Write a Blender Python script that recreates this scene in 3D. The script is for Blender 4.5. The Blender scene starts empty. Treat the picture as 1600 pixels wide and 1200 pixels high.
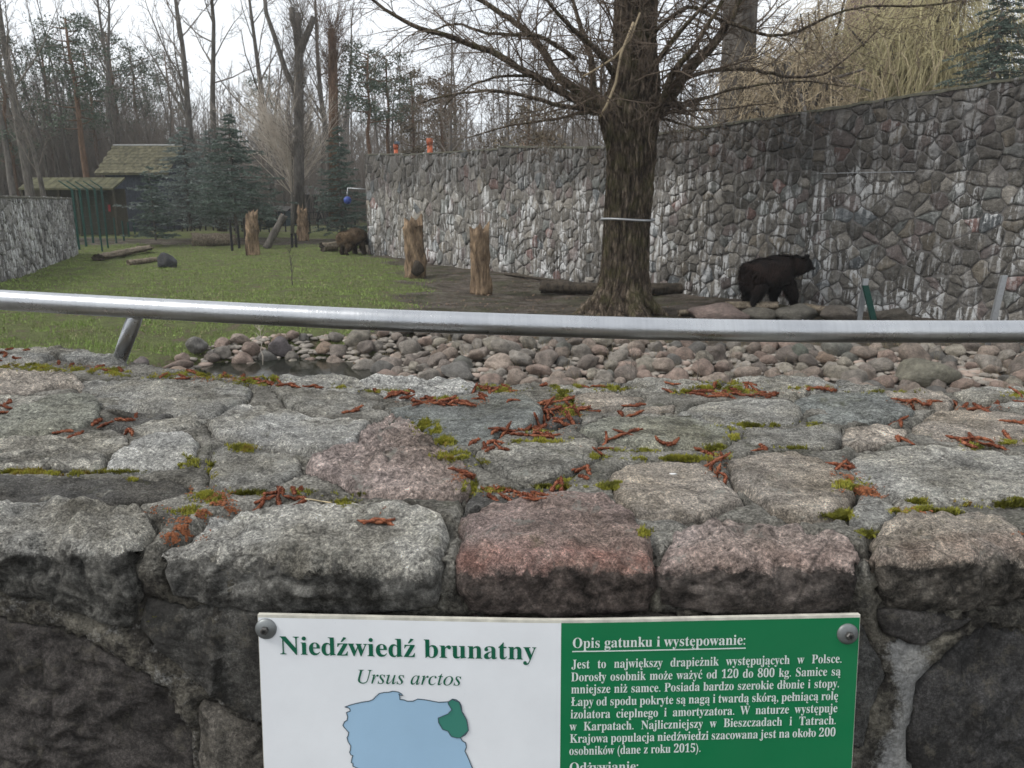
import bpy, bmesh, math, random
import numpy as np
from mathutils import Vector, noise, Matrix
from mathutils.bvhtree import BVHTree
from mathutils.kdtree import KDTree

# ------------------------------------------------------------------ camera, sky, sun, exposure
SC = bpy.context.scene
COL = SC.collection
EYE = Vector((0.0, 0.0, 1.55))
PITCH = math.atan(275 / 1200)
cam_d = bpy.data.cameras.new('camera')
cam = bpy.data.objects.new('camera', cam_d)
COL.objects.link(cam)
cam.location = EYE
cam.rotation_euler = (math.radians(90) - PITCH, 0, 0)
cam_d.sensor_fit = 'HORIZONTAL'
cam_d.sensor_width = 36
cam_d.lens = 27
cam_d.clip_start = 0.05
cam_d.clip_end = 2000
cam_d.dof.use_dof = True
cam_d.dof.focus_distance = 1.15
cam_d.dof.aperture_fstop = 22
SC.camera = cam

W = bpy.data.worlds.new('World')
SC.world = W
W.use_nodes = True
wn, wl = W.node_tree.nodes, W.node_tree.links
wn.clear()
w_out = wn.new('ShaderNodeOutputWorld')
sky = wn.new('ShaderNodeTexSky')
sky.sky_type = 'NISHITA'
sky.sun_disc = False
SUN_EL, SUN_AZ = math.radians(46), math.radians(-100)
sky.sun_elevation = SUN_EL
sky.sun_rotation = SUN_AZ
bg1 = wn.new('ShaderNodeBackground')
bg1.inputs['Strength'].default_value = 0.08
wl.new(sky.outputs[0], bg1.inputs['Color'])
bg2 = wn.new('ShaderNodeBackground')
bg2.inputs['Strength'].default_value = 0.88
w_tc = wn.new('ShaderNodeTexCoord')
w_n = wn.new('ShaderNodeTexNoise')
w_n.inputs['Scale'].default_value = 2.2
w_n.inputs['Detail'].default_value = 5
w_r = wn.new('ShaderNodeValToRGB')
w_r.color_ramp.elements[0].position = 0.3
w_r.color_ramp.elements[0].color = (0.74, 0.78, 0.83, 1)
w_r.color_ramp.elements[1].position = 0.7
w_r.color_ramp.elements[1].color = (0.93, 0.95, 0.97, 1)
wl.new(w_tc.outputs['Generated'], w_n.inputs['Vector'])
wl.new(w_n.outputs['Fac'], w_r.inputs['Fac'])
wl.new(w_r.outputs['Color'], bg2.inputs['Color'])
w_mix = wn.new('ShaderNodeMixShader')
w_mix.inputs[0].default_value = 0.92
wl.new(bg1.outputs[0], w_mix.inputs[1])
wl.new(bg2.outputs[0], w_mix.inputs[2])
wl.new(w_mix.outputs[0], w_out.inputs[0])

sun_d = bpy.data.lights.new('sun', 'SUN')
sun_d.energy = 1.5
sun_d.angle = math.radians(18)
sun_d.color = (1.0, 0.97, 0.93)
sun = bpy.data.objects.new('sun', sun_d)
COL.objects.link(sun)
# veiled sun, to the left and a little behind the viewer
sd = Vector((math.sin(SUN_AZ) * math.cos(SUN_EL), math.cos(SUN_AZ) * math.cos(SUN_EL), math.sin(SUN_EL)))
sun.rotation_euler = sd.to_track_quat('Z', 'Y').to_euler()
sun.location = (0, 0, 30)

SC.view_settings.view_transform = 'Standard'
SC.view_settings.look = 'None'
SC.view_settings.exposure = 0.66
SC.view_settings.gamma = 1
SC.view_settings.use_curve_mapping = False
SC.cycles.max_bounces = 6
SC.cycles.volume_bounces = 1
SC.cycles.transparent_max_bounces = 4

R = random.Random(7)

# ------------------------------------------------------------------ helpers
def ray(u, v):
    a, b = (u - 800) / 1200, (600 - v) / 1200
    c, s = math.cos(PITCH), math.sin(PITCH)
    return Vector((a, c + b * s, -s + b * c))

def P(u, v, Y):
    d = ray(u, v)
    return EYE + d * (Y / d.y)

def PZ(u, v, z):
    d = ray(u, v)
    return EYE + d * ((z - EYE.z) / d.z)

def tag(o, label=None, cat=None, group=None, kind=None):
    if label: o['label'] = label
    if cat: o['category'] = cat
    if group: o['group'] = group
    if kind: o['kind'] = kind
    return o

def empty(name, loc=(0, 0, 0), rz=0.0, label=None, cat=None, group=None):
    o = bpy.data.objects.new(name, None)
    COL.objects.link(o)
    o.location = loc
    o.rotation_euler = (0, 0, rz)
    o.empty_display_size = 0.1
    return tag(o, label, cat, group)

def mesh_from(name, V, F, smooth=True, mats=()):
    m = bpy.data.meshes.new(name)
    V = np.asarray(V, dtype=np.float32).reshape(-1, 3)
    if isinstance(F, np.ndarray) and F.ndim == 2:
        k = F.shape[1]
        m.vertices.add(len(V)); m.vertices.foreach_set('co', V.ravel())
        m.loops.add(F.size); m.loops.foreach_set('vertex_index', F.ravel().astype(np.int32))
        m.polygons.add(len(F)); m.polygons.foreach_set('loop_start', np.arange(0, F.size, k, dtype=np.int32))
        m.update(calc_edges=True)
        m.validate()
    else:
        m.from_pydata(V.tolist(), [], [list(map(int, f)) for f in F])
    for mt in mats:
        m.materials.append(mt)
    if smooth:
        m.polygons.foreach_set('use_smooth', np.ones(len(m.polygons), dtype=bool))
    m.update()
    return m

def obj(name, mesh, parent=None, loc=(0, 0, 0), color=None):
    o = bpy.data.objects.new(name, mesh)
    COL.objects.link(o)
    o.location = loc
    if parent is not None: o.parent = parent
    if color is not None: o.color = (*color[:3], 1)
    return o

class MB:
    """collects vertices and faces for one mesh object"""
    def __init__(s): s.V = []; s.F = []
    def tube(s, pts, rad, k=6, cap=True, fl=None):
        base0 = len(s.V)
        n = len(pts)
        up = Vector((0.13, 0.31, 0.94))
        for i in range(n):
            p = pts[i]
            d = (pts[min(i + 1, n - 1)] - pts[max(i - 1, 0)])
            if d.length < 1e-9: d = Vector((0, 0, 1))
            d = d.normalized()
            x = d.cross(up)
            if x.length < .05: x = d.cross(Vector((1, 0, 0)))
            x.normalize(); y = d.cross(x)
            r = rad[i]
            for j in range(k):
                a = 2 * math.pi * j / k
                s.V.append(p + x * (math.cos(a) * r) + y * (math.sin(a) * r))
        for i in range(n - 1):
            b = base0 + i * k
            for j in range(k):
                j2 = (j + 1) % k
                s.F.append((b + j, b + j2, b + k + j2, b + k + j))
        if cap:
            s.F.append(tuple(base0 + j for j in range(k))[::-1])
            s.F.append(tuple(base0 + (n - 1) * k + j for j in range(k)))
    def box(s, c, size, rz=0.0, rx=0.0):
        b = len(s.V)
        M = Matrix.Rotation(rz, 3, 'Z') @ Matrix.Rotation(rx, 3, 'X')
        for dz in (-.5, .5):
            for dx, dy in ((-.5, -.5), (.5, -.5), (.5, .5), (-.5, .5)):
                s.V.append(Vector(c) + M @ Vector((dx * size[0], dy * size[1], dz * size[2])))
        for f in ((0, 3, 2, 1), (4, 5, 6, 7), (0, 1, 5, 4), (1, 2, 6, 5), (2, 3, 7, 6), (3, 0, 4, 7)):
            s.F.append(tuple(b + i for i in f))
    def tri(s, a, b, c):
        n = len(s.V); s.V += [a, b, c]; s.F.append((n, n + 1, n + 2))
    def quad(s, a, b, c, d):
        n = len(s.V); s.V += [a, b, c, d]; s.F.append((n, n + 1, n + 2, n + 3))
    def build(s, name, mat, parent=None, smooth=True, loc=(0, 0, 0), color=None):
        L = Vector(loc)
        V = [(v[0] - L[0], v[1] - L[1], v[2] - L[2]) for v in s.V]
        m = bpy.data.meshes.new(name)
        m.from_pydata(V, [], s.F)
        m.materials.append(mat)
        if smooth: m.polygons.foreach_set('use_smooth', np.ones(len(m.polygons), dtype=bool))
        m.update()
        return obj(name, m, parent, loc, color)

# ---- node helper
class NM:
    def __init__(s, name, rough=0.8, spec=0.3, metallic=0.0):
        s.m = bpy.data.materials.new(name); s.m.use_nodes = True
        s.N, s.L = s.m.node_tree.nodes, s.m.node_tree.links
        s.N.clear()
        s.out = s.N.new('ShaderNodeOutputMaterial')
        s.b = s.N.new('ShaderNodeBsdfPrincipled')
        s.b.inputs['Roughness'].default_value = rough
        s.b.inputs['Specular IOR Level'].default_value = spec
        s.b.inputs['Metallic'].default_value = metallic
        s.L.new(s.b.outputs[0], s.out.inputs[0])
        s.tc = s.N.new('ShaderNodeTexCoord')
        s.oi = s.N.new('ShaderNodeObjectInfo')
    def set(s, inp, val):
        if hasattr(val, 'is_linked') or isinstance(val, bpy.types.NodeSocket): s.L.new(val, inp)
        else: inp.default_value = val
    def vec(s, scale=(1, 1, 1), rnd=False, src='Object'):
        mp = s.N.new('ShaderNodeMapping')
        mp.inputs['Scale'].default_value = scale
        s.L.new(s.tc.outputs[src], mp.inputs['Vector'])
        if rnd:
            mu = s.N.new('ShaderNodeMath'); mu.operation = 'MULTIPLY'; mu.inputs[1].default_value = 37.0
            s.L.new(s.oi.outputs['Random'], mu.inputs[0])
            cx = s.N.new('ShaderNodeCombineXYZ')
            for i in range(3): s.L.new(mu.outputs[0], cx.inputs[i])
            s.L.new(cx.outputs[0], mp.inputs['Location'])
            if rnd == 'vary':
                s.L.new(cx.outputs[0], mp.inputs['Rotation'])
                m2 = s.math('FRACT', s.math('MULTIPLY', s.oi.outputs['Random'], 13.7)); m3 = s.math('ADD', s.math('MULTIPLY', m2, .85), .55)
                c2 = s.N.new('ShaderNodeCombineXYZ')
                for i in range(3): s.L.new(s.math('MULTIPLY', m3, float(scale[i])), c2.inputs[i])
                s.L.new(c2.outputs[0], mp.inputs['Scale'])
        return mp.outputs[0]
    def noise(s, scale, detail=4, rough=.55, vec=None, dist=0.0):
        n = s.N.new('ShaderNodeTexNoise')
        n.inputs['Scale'].default_value = scale; n.inputs['Detail'].default_value = detail
        n.inputs['Roughness'].default_value = rough; n.inputs['Distortion'].default_value = dist
        s.L.new(vec if vec is not None else s.tc.outputs['Object'], n.inputs['Vector'])
        return n.outputs['Fac']
    def voro(s, scale, vec=None, feat='F1', out='Distance'):
        n = s.N.new('ShaderNodeTexVoronoi'); n.feature = feat
        n.inputs['Scale'].default_value = scale
        s.L.new(vec if vec is not None else s.tc.outputs['Object'], n.inputs['Vector'])
        return n.outputs[out]
    def ramp(s, fac, stops, interp='LINEAR'):
        r = s.N.new('ShaderNodeValToRGB'); cr = r.color_ramp; cr.interpolation = interp
        while len(cr.elements) < len(stops): cr.elements.new(.5)
        for e, (p, c) in zip(cr.elements, stops):
            e.position = p
            e.color = (c, c, c, 1) if isinstance(c, (int, float)) else (*c[:3], 1)
        s.L.new(fac, r.inputs['Fac'])
        return r.outputs['Color']
    def mix(s, fac, a, b, mode='MIX'):
        n = s.N.new('ShaderNodeMix'); n.data_type = 'RGBA'; n.blend_type = mode
        s.set(n.inputs[0], fac)
        for i, x in ((6, a), (7, b)):
            if isinstance(x, tuple): n.inputs[i].default_value = (*x[:3], 1)
            else: s.L.new(x, n.inputs[i])
        return n.outputs[2]
    def math(s, op, a, b=0.0, clamp=False):
        n = s.N.new('ShaderNodeMath'); n.operation = op; n.use_clamp = clamp
        s.set(n.inputs[0], a); s.set(n.inputs[1], b)
        return n.outputs[0]
    def col(s, c):
        if isinstance(c, tuple): s.b.inputs['Base Color'].default_value = (*c[:3], 1)
        else: s.L.new(c, s.b.inputs['Base Color'])
        return s
    def bump(s, h, dist=0.01, strength=1.0, prev=None):
        n = s.N.new('ShaderNodeBump'); n.inputs['Strength'].default_value = strength
        n.inputs['Distance'].default_value = dist
        s.L.new(h, n.inputs['Height'])
        if prev is not None: s.L.new(prev, n.inputs['Normal'])
        s.L.new(n.outputs[0], s.b.inputs['Normal'])
        return n.outputs[0]

def simple(name, c, rough=.7, metallic=0.0, var=.25, scale=8, spec=.3, bumpd=0.0):
    m = NM(name, rough, spec, metallic)
    n = m.noise(scale, 5, .6, m.vec(rnd=True))
    m.col(m.mix(1.0, tuple(c), m.ramp(n, [(.25, 1 - var), (.75, 1 + var)]), 'MULTIPLY'))
    if bumpd: m.bump(n, bumpd)
    return m.m

# near granite: object colour carries each stone's own tint
def granite():
    m = NM('granite', .82, .25)
    v = m.vec(rnd='vary')
    sp = m.noise(330, 4, .85, v)
    sp3 = m.noise(95, 5, .8, v)
    sp2 = m.voro(310, v)
    blot = m.noise(17, 6, .7, v)
    big = m.noise(5, 4, .55, v)
    fol = m.noise(62, 9, .82, m.vec((.7, 2.2, 1.1), rnd='vary'))
    pit = m.voro(75, v)
    c = m.mix(1.0, m.oi.outputs['Color'], m.ramp(sp, [(.34, .25), (.46, .75), (.53, 1.05), (.66, 2.0)]), 'MULTIPLY')
    c = m.mix(1.0, c, m.ramp(sp3, [(.34, .45), (.47, .88), (.55, 1.1), (.68, 1.7)]), 'MULTIPLY')
    c = m.mix(1.0, c, m.ramp(blot, [(.28, .50), (.5, 1.0), (.72, 1.45)]), 'MULTIPLY')
    c = m.mix(m.math('MULTIPLY', m.ramp(big, [(.42, 0), (.6, 1)]), .35), c, m.mix(1.0, c, (1.12, 1.02, .82), 'MULTIPLY'))
    # mineral grains of feldspar and mica
    c = m.mix(m.math('MULTIPLY', m.ramp(sp2, [(.06, 1), (.2, 0)]), .5), c, m.mix(.45, (.62, .60, .56), m.oi.outputs['Color']))
    # pale lichen crust and dark algae patches
    li = m.ramp(m.noise(30, 8, .75, v, .6), [(.58, 0), (.64, 1)])
    c = m.mix(m.math('MULTIPLY', li, .55), c, (.44, .45, .40))
    al = m.ramp(m.math('ADD', m.noise(9, 8, .75, v), m.math('MULTIPLY', m.math('SUBTRACT', big, .5), .5)), [(.50, 0), (.66, 1)])
    c = m.mix(m.math('MULTIPLY', al, .75), c, m.mix(1.0, c, (.26, .25, .22), 'MULTIPLY'))
    gr = m.ramp(m.noise(14, 8, .78, v, .5), [(.58, 0), (.70, 1)])
    c = m.mix(m.math('MULTIPLY', gr, .5), c, (.15, .155, .055))
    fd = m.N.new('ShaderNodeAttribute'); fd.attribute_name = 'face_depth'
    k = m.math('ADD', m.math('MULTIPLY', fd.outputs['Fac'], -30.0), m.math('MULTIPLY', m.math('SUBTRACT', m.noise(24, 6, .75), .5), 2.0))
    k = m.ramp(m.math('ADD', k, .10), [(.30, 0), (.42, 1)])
    face_tone = m.mix(m.ramp(m.noise(30, 8, .82, v), [(.40, 0), (.66, 1)]), (.018, .017, .015), m.mix(.45, (.10, .095, .075), m.oi.outputs['Color']))
    face_tone = m.mix(1.0, face_tone, m.ramp(sp3, [(.32, .35), (.5, 1.0), (.7, 2.4)]), 'MULTIPLY')
    lip = m.math('MULTIPLY', m.ramp(m.math('MULTIPLY', m.math('ADD', fd.outputs['Fac'], .02), 9.0), [(0, 0), (.16, 1), (.30, 1), (.55, 0)]), m.ramp(m.noise(18, 5, .7, v), [(.35, .2), (.6, 1)]))
    sep = m.N.new('ShaderNodeSeparateColor'); m.L.new(m.oi.outputs['Color'], sep.inputs[0])
    warm_ = m.math('MULTIPLY', m.math('SUBTRACT', m.math('DIVIDE', sep.outputs[0], sep.outputs[2]), 1.25), 4.0, True)
    c = m.mix(m.math('MULTIPLY', m.math('MULTIPLY', lip, warm_), .75), c, m.mix(1.0, c, (1.15, .70, .66), 'MULTIPLY'))
    c = m.mix(m.math('MULTIPLY', k, .92), c, face_tone)  # front face below the top edge takes a mottled darker tone
    vein = m.noise(9, 5, .6, m.vec((.5, 3.2, 1), rnd='vary'), .8)
    c = m.mix(.75, c, m.ramp(vein, [(.36, .62), (.47, 1.0), (.56, 1.0), (.66, 1.35)]), 'MULTIPLY')
    crk = m.voro(11, m.vec(rnd='vary'), 'DISTANCE_TO_EDGE')
    c = m.mix(m.math('MULTIPLY', m.ramp(m.math('ADD', crk, m.math('MULTIPLY', m.noise(60, 4, .7), .02)), [(.010, 1), (.026, 0)]), m.ramp(m.noise(6, 3, .5, v), [(.5, 0), (.6, .6)])), c, (.03, .028, .025))
    m.col(c)
    h = m.math('ADD', m.math('MULTIPLY', fol, 1.6), m.math('MULTIPLY', pit, .35))
    h = m.math('ADD', h, m.math('MULTIPLY', sp, .25))
    m.bump(h, .018, 1.0)
    return m.m
GRANITE = granite()

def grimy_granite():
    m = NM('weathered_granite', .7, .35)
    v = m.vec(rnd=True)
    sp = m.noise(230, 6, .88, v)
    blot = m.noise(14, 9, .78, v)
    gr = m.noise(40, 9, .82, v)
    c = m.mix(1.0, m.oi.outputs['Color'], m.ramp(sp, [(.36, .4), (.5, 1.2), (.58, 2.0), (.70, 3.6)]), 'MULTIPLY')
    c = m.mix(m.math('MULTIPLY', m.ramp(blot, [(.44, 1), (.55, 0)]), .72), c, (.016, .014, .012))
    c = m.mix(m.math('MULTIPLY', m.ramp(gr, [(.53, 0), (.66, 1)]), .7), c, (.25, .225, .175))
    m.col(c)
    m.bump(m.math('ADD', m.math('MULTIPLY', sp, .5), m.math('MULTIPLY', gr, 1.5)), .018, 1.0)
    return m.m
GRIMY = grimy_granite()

def mortar_mat():
    m = NM('mortar', .9, .2)
    g = m.noise(240, 4, .8)
    b = m.noise(11, 6, .7)
    pb = m.voro(130)
    c = m.mix(1.0, m.ramp(b, [(.32, (.05, .046, .038)), (.5, (.15, .142, .122)), (.68, (.31, .295, .26))]),
              m.ramp(g, [(.3, .35), (.5, 1.0), (.7, 1.8)]), 'MULTIPLY')
    c = m.mix(m.math('MULTIPLY', m.ramp(pb, [(.10, 1), (.24, 0)]), .45), c, (.30, .28, .25))
    g2 = m.ramp(m.noise(7, 5, .7), [(.55, 0), (.68, 1)])
    c = m.mix(m.math('MULTIPLY', g2, .45), c, (.05, .055, .025))
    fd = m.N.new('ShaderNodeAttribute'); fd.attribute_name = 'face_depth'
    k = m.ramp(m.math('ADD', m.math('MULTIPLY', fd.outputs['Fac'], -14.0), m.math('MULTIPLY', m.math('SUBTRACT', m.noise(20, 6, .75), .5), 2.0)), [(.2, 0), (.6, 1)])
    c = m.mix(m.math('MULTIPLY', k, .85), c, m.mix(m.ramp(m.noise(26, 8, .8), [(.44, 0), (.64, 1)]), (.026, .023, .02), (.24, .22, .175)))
    lime = m.N.new('ShaderNodeAttribute'); lime.attribute_name = 'lime'
    c = m.mix(m.math('MULTIPLY', m.ramp(m.math('ADD', lime.outputs['Fac'], m.math('MULTIPLY', m.math('SUBTRACT', m.noise(30, 7, .8), .5), 1.6)), [(.45, 0), (.75, 1)]), .75), c, (.34, .34, .33))
    c = m.mix(.6, c, m.ramp(g, [(.3, .45), (.5, 1.0), (.7, 1.7)]), 'MULTIPLY')
    m.col(c)
    m.bump(m.math('ADD', g, m.math('MULTIPLY', pb, -.8)), .006, 1.0)
    return m.m
MORTAR = mortar_mat()

# ------------------------------------------------------------------ terrain
WATER_Z = -1.38
pond_px = [(255, 600), (290, 584), (345, 571), (420, 563), (500, 562), (560, 569), (600, 583), (640, 600), (720, 612), (900, 618), (1200, 622), (1640, 632)]
pond_pts = [PZ(u, v, WATER_Z) for u, v in pond_px]
POND = np.array([(p.x, p.y) for p in pond_pts] + [(14, 11.0), (14, 5.0), (-7, 5.0), (-7.5, 9.0)])

def pond_sd(x, y):
    """signed distance to the pond outline, negative inside (arrays)"""
    x = np.asarray(x, float); y = np.asarray(y, float)
    d = np.full(x.shape, 1e9); ins = np.zeros(x.shape, bool)
    n = len(POND)
    for i in range(n):
        ax, ay = POND[i]; bx, by = POND[(i + 1) % n]
        ex, ey = bx - ax, by - ay
        t = np.clip(((x - ax) * ex + (y - ay) * ey) / (ex * ex + ey * ey), 0, 1)
        d = np.minimum(d, np.hypot(x - ax - t * ex, y - ay - t * ey))
        c = ((ay > y) != (by > y)) & (x < (bx - ax) * (y - ay) / (by - ay + 1e-12) + ax)
        ins ^= c
    return np.where(ins, -d, d)

def smooth(a, b, x):
    t = np.clip((x - a) / (b - a), 0, 1)
    return t * t * (3 - 2 * t)

def bank_w(x):
    return np.interp(x, [-8, -3.2, -1.5, 0.5, 12], [.7, .8, 2.0, 2.9, 3.3])

HOLLOWS = [(-.6, 24.2, .7, .10), (-3.0, 27.0, .8, .08), (-4.9, 23.2, .5, .12), (.9, 21.5, .6, .08), (3.4, 19.6, .6, .08)]
def G(x, y):
    x = np.asarray(x, float); y = np.asarray(y, float)
    base = np.interp(y, [0, 12, 15, 18, 40, 60, 90, 150, 500], [-1.22, -1.2, -1.12, -.84, -.8, .0, .5, 1.5, 4])
    base = base + .05 * np.sin(x * .55 + 1.3) * np.cos(y * .43) + .025 * np.sin(x * 1.9 + y * 1.1) + .02 * np.sin(y * 2.3 - x)
    for hx, hy, hr, hd in HOLLOWS:
        base = base - hd * np.exp(-((x - hx) ** 2 + ((y - hy) * .8) ** 2) / hr ** 2)
    base = np.where(y < 6.0, base * smooth(2.0, 6.0, y) + -0.02 * (1 - smooth(2.0, 6.0, y)), base)
    s = pond_sd(x, y)
    w = bank_w(x)
    k = smooth(0, 1, s / w)
    z = np.where(s < 0, -1.5 - .5 * smooth(0, 1.5, -s), (-1.5) * (1 - k) + base * k)
    return z

def g1(x, y): return float(G(np.array([x]), np.array([y]))[0])

def PG(u, v, y0=9.0, y1=300):
    """point where the ray through a pixel meets the terrain"""
    d = ray(u, v); a = None
    Y = y0
    while Y < y1:
        p = EYE + d * (Y / d.y)
        if p.z < g1(p.x, p.y):
            lo, hi = Y - max(.1, Y * .02), Y
            for _ in range(14):
                md = (lo + hi) / 2; q = EYE + d * (md / d.y)
                if q.z < g1(q.x, q.y): hi = md
                else: lo = md
            q = EYE + d * (hi / d.y)
            return Vector((q.x, q.y, g1(q.x, q.y)))
        Y += max(.1, Y * .02)
    q = EYE + d * (y1 / d.y)
    return q

def dirt_mask(x, y):
    """1 where trampled earth, 0 where grass"""
    bx = np.interp(y, [12, 15.5, 20, 27, 36, 44], [-3.4, -3.0, -2.6, -3.2, -5.6, -9.5])
    w = 1.2 + 0.5 * np.sin(y * 1.3)
    m = smooth(-w, w * .7, x - bx + .5 * np.sin(y * 1.7 + x))
    # path across the far end, forest floor beyond
    m = np.maximum(m, .85 * smooth(42, 45, y) * (1 - smooth(50, 52, y)))
    m = np.maximum(m, .45 * smooth(52, 58, y))
    m = np.where((y < 46) & (x < -8.5 - .0 * y) & (y > 41), m * .4, m)
    m = np.maximum(m, 1 - smooth(4.5, 6, y))
    return m

def build_ground():
    ys = np.concatenate([np.linspace(-60, 1.0, 20), np.linspace(1.3, 11, 40), np.linspace(11.1, 22, 130), np.linspace(22.2, 48, 130), np.linspace(49, 110, 60), np.linspace(115, 900, 30)])
    xs = np.concatenate([np.linspace(-700, -60, 20), np.linspace(-55, -14, 50), np.linspace(-13.8, 13.8, 230), np.linspace(14.5, 55, 50), np.linspace(60, 700, 20)])
    X, Y = np.meshgrid(xs, ys)
    Z = G(X, Y)
    near = (Y > 10) & (Y < 48) & (np.abs(X) < 20)
    nz = np.zeros(X.shape)
    idx = np.argwhere(near)
    for i, j in idx:
        nz[i, j] = noise.noise((X[i, j] * 1.7, Y[i, j] * 1.7, 0)) * .02 + noise.noise((X[i, j] * 5, Y[i, j] * 5, 3)) * .008
    Z = Z + nz
    V = np.stack([X, Y, Z], -1).reshape(-1, 3)
    n, mcol = X.shape
    a = (np.arange(n - 1)[:, None] * mcol + np.arange(mcol - 1)[None, :]).ravel()
    F = np.stack([a, a + 1, a + mcol + 1, a + mcol], 1)
    m = NM('ground', .95, .15)
    at = m.N.new('ShaderNodeAttribute'); at.attribute_name = 'dirt'
    big = m.noise(.5, 6, .65); mid = m.noise(2.6, 6, .7); fine = m.noise(28, 5, .75)
    k = m.math('ADD', at.outputs['Fac'], m.math('MULTIPLY', m.math('SUBTRACT', mid, .5), 1.5))
    k = m.ramp(m.math('ADD', k, m.math('MULTIPLY', m.math('SUBTRACT', big, .5), .9)), [(.40, 0), (.62, 1)])
    grass = m.ramp(m.noise(3.2, 6, .75), [(.38, (.20, .165, .11)), (.46, (.155, .18, .068)), (.62, (.22, .25, .095))])
    soil = m.ramp(m.noise(1.3, 8, .78), [(.36, (.06, .047, .037)), (.48, (.135, .112, .09)), (.62, (.25, .215, .18))])
    soil = m.mix(m.math('MULTIPLY', m.ramp(m.noise(.9, 7, .75), [(.48, 0), (.60, 1)]), .5), soil, (.10, .115, .05))
    c = m.mix(k, grass, soil)
    c = m.mix(1.0, c, m.ramp(fine, [(.3, .55), (.5, 1), (.7, 1.5)]), 'MULTIPLY')
    m.col(c)
    m.bump(m.math('ADD', fine, m.math('MULTIPLY', m.noise(7, 6, .75), 2.5)), .10, 1.0)
    me = mesh_from('ground', V, F, True, [m.m])
    a = me.attributes.new('dirt', 'FLOAT', 'POINT')
    a.data.foreach_set('value', dirt_mask(X, Y).astype(np.float32).ravel())
    o = obj('ground', me)
    tag(o, kind='structure', label='grassy and earthen floor of the bear enclosure')
    # water
    w = NM('pond_water', .08, .5)
    w.col((.012, .014, .009)); w.bump(w.noise(9, 3, .5), .01, .25)
    Vw = [(x, y, WATER_Z) for x, y in POND]
    cx, cy = POND.mean(0)
    Vw = []
    for x, y in POND:
        dx, dy = x - cx, y - cy; L = math.hypot(dx, dy)
        Vw.append((x + dx / L * .35, y + dy / L * .35, WATER_Z))
    mw = mesh_from('water', Vw, [tuple(range(len(Vw)))], False, [w.m])
    tag(obj('water', mw), kind='structure', label='dark still pond water behind the wall')
build_ground()

# ------------------------------------------------------------------ near wall with stone coping
ZT, BAT = 1.2, math.radians(6.5)
TB = math.tan(BAT)
_e = [(0, 832), (250, 868), (500, 885), (700, 880), (1000, 866), (1330, 867), (1600, 872)]
_ep = [PZ(u, v, ZT) for u, v in _e]
_c = np.polyfit([p.x for p in _ep], [p.y for p in _ep], 2)
def Fy(x):
    xx = max(-1.1, min(1.1, x))
    return _c[0] * xx * xx + _c[1] * xx + _c[2] + (abs(x) - abs(xx)) * .12
_bk = [(0, 545), (70, 545), (200, 563), (320, 582), (430, 590), (560, 594), (700, 596), (850, 603), (1000, 594), (1250, 592), (1400, 612), (1600, 608)]
_bp = [PZ(u, v, ZT) for u, v in _bk]
def By(x): return float(np.interp(x, [p.x for p in _bp], [p.y for p in _bp]))

def pix_xt(u, v):
    p = PZ(u, v, ZT) if v > 420 else None
    if p and p.y >= Fy(p.x): return (p.x, p.y - Fy(p.x))
    d = ray(u, v); Y = .7
    for _ in range(12):
        z = EYE.z + d.z / d.y * Y; x = d.x / d.y * Y
        Y = Fy(x) - (ZT - z) * TB
    z = EYE.z + d.z / d.y * Y; x = d.x / d.y * Y
    return (x, -(ZT - z) / math.cos(BAT))

def surf(x, t):
    f = Fy(x)
    r = .010
    e = .006 * noise.noise((x * 14, 3.3, 0)) + .003 * noise.noise((x * 45, 1.3, 0))
    if t >= 0: p = Vector((x, f + t + e * max(0, 1 - t / .05), ZT))
    else: p = Vector((x, f + t * math.sin(BAT) + e * max(0, 1 + t / .05), ZT + t * math.cos(BAT)))
    nt = Vector((0, 0, 1)); nf = Vector((0, -math.cos(BAT), math.sin(BAT)))
    w = max(0.0, min(1.0, (t + r) / (2 * r))); w = w * w * (3 - 2 * w)
    n = (nf * (1 - w) + nt * w).normalized()
    if abs(t) < r: p = p - n * (1 - abs(t) / r) ** 2 * r * .35
    return p, n

def rough_h(p, amp=1.0, sd=0.0):
    q = Vector((p.x + sd, p.y * 1.0 + sd * .7, p.z))
    a = noise.fractal(q * 10, .9, 2.1, 3) * .0065
    b = (abs(noise.noise(q * 34)) - .2) * .009
    c = (abs(noise.noise(Vector((q.x * 62, q.y * 90, q.z * 90)))) - .2) * .0052
    d = noise.noise(q * 190) * .0009
    return (a + b + c + d) * amp

def densify(poly, step):
    out = []
    n = len(poly)
    for i in range(n):
        a, b = poly[i], poly[(i + 1) % n]
        L = math.hypot(b[0] - a[0], b[1] - a[1]); k = max(1, int(round(L / step)))
        for j in range(k):
            out.append((a[0] + (b[0] - a[0]) * j / k, a[1] + (b[1] - a[1]) * j / k))
    return out

def chaikin(poly):
    out = []
    n = len(poly)
    for i in range(n):
        a, b = poly[i], poly[(i + 1) % n]
        out.append((a[0] * .95 + b[0] * .05, a[1] * .95 + b[1] * .05))
        out.append((a[0] * .05 + b[0] * .95, a[1] * .05 + b[1] * .95))
    return out

boundary = []   # for the mortar: (x, t, outward normal)
def area_c(poly):
    A = cx = cy = 0
    for i in range(len(poly)):
        x0, y0 = poly[i]; x1, y1 = poly[(i + 1) % len(poly)]
        k = x0 * y1 - x1 * y0; A += k; cx += (x0 + x1) * k; cy += (y0 + y1) * k
    A /= 2
    return A, cx / (6 * A), cy / (6 * A)

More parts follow.
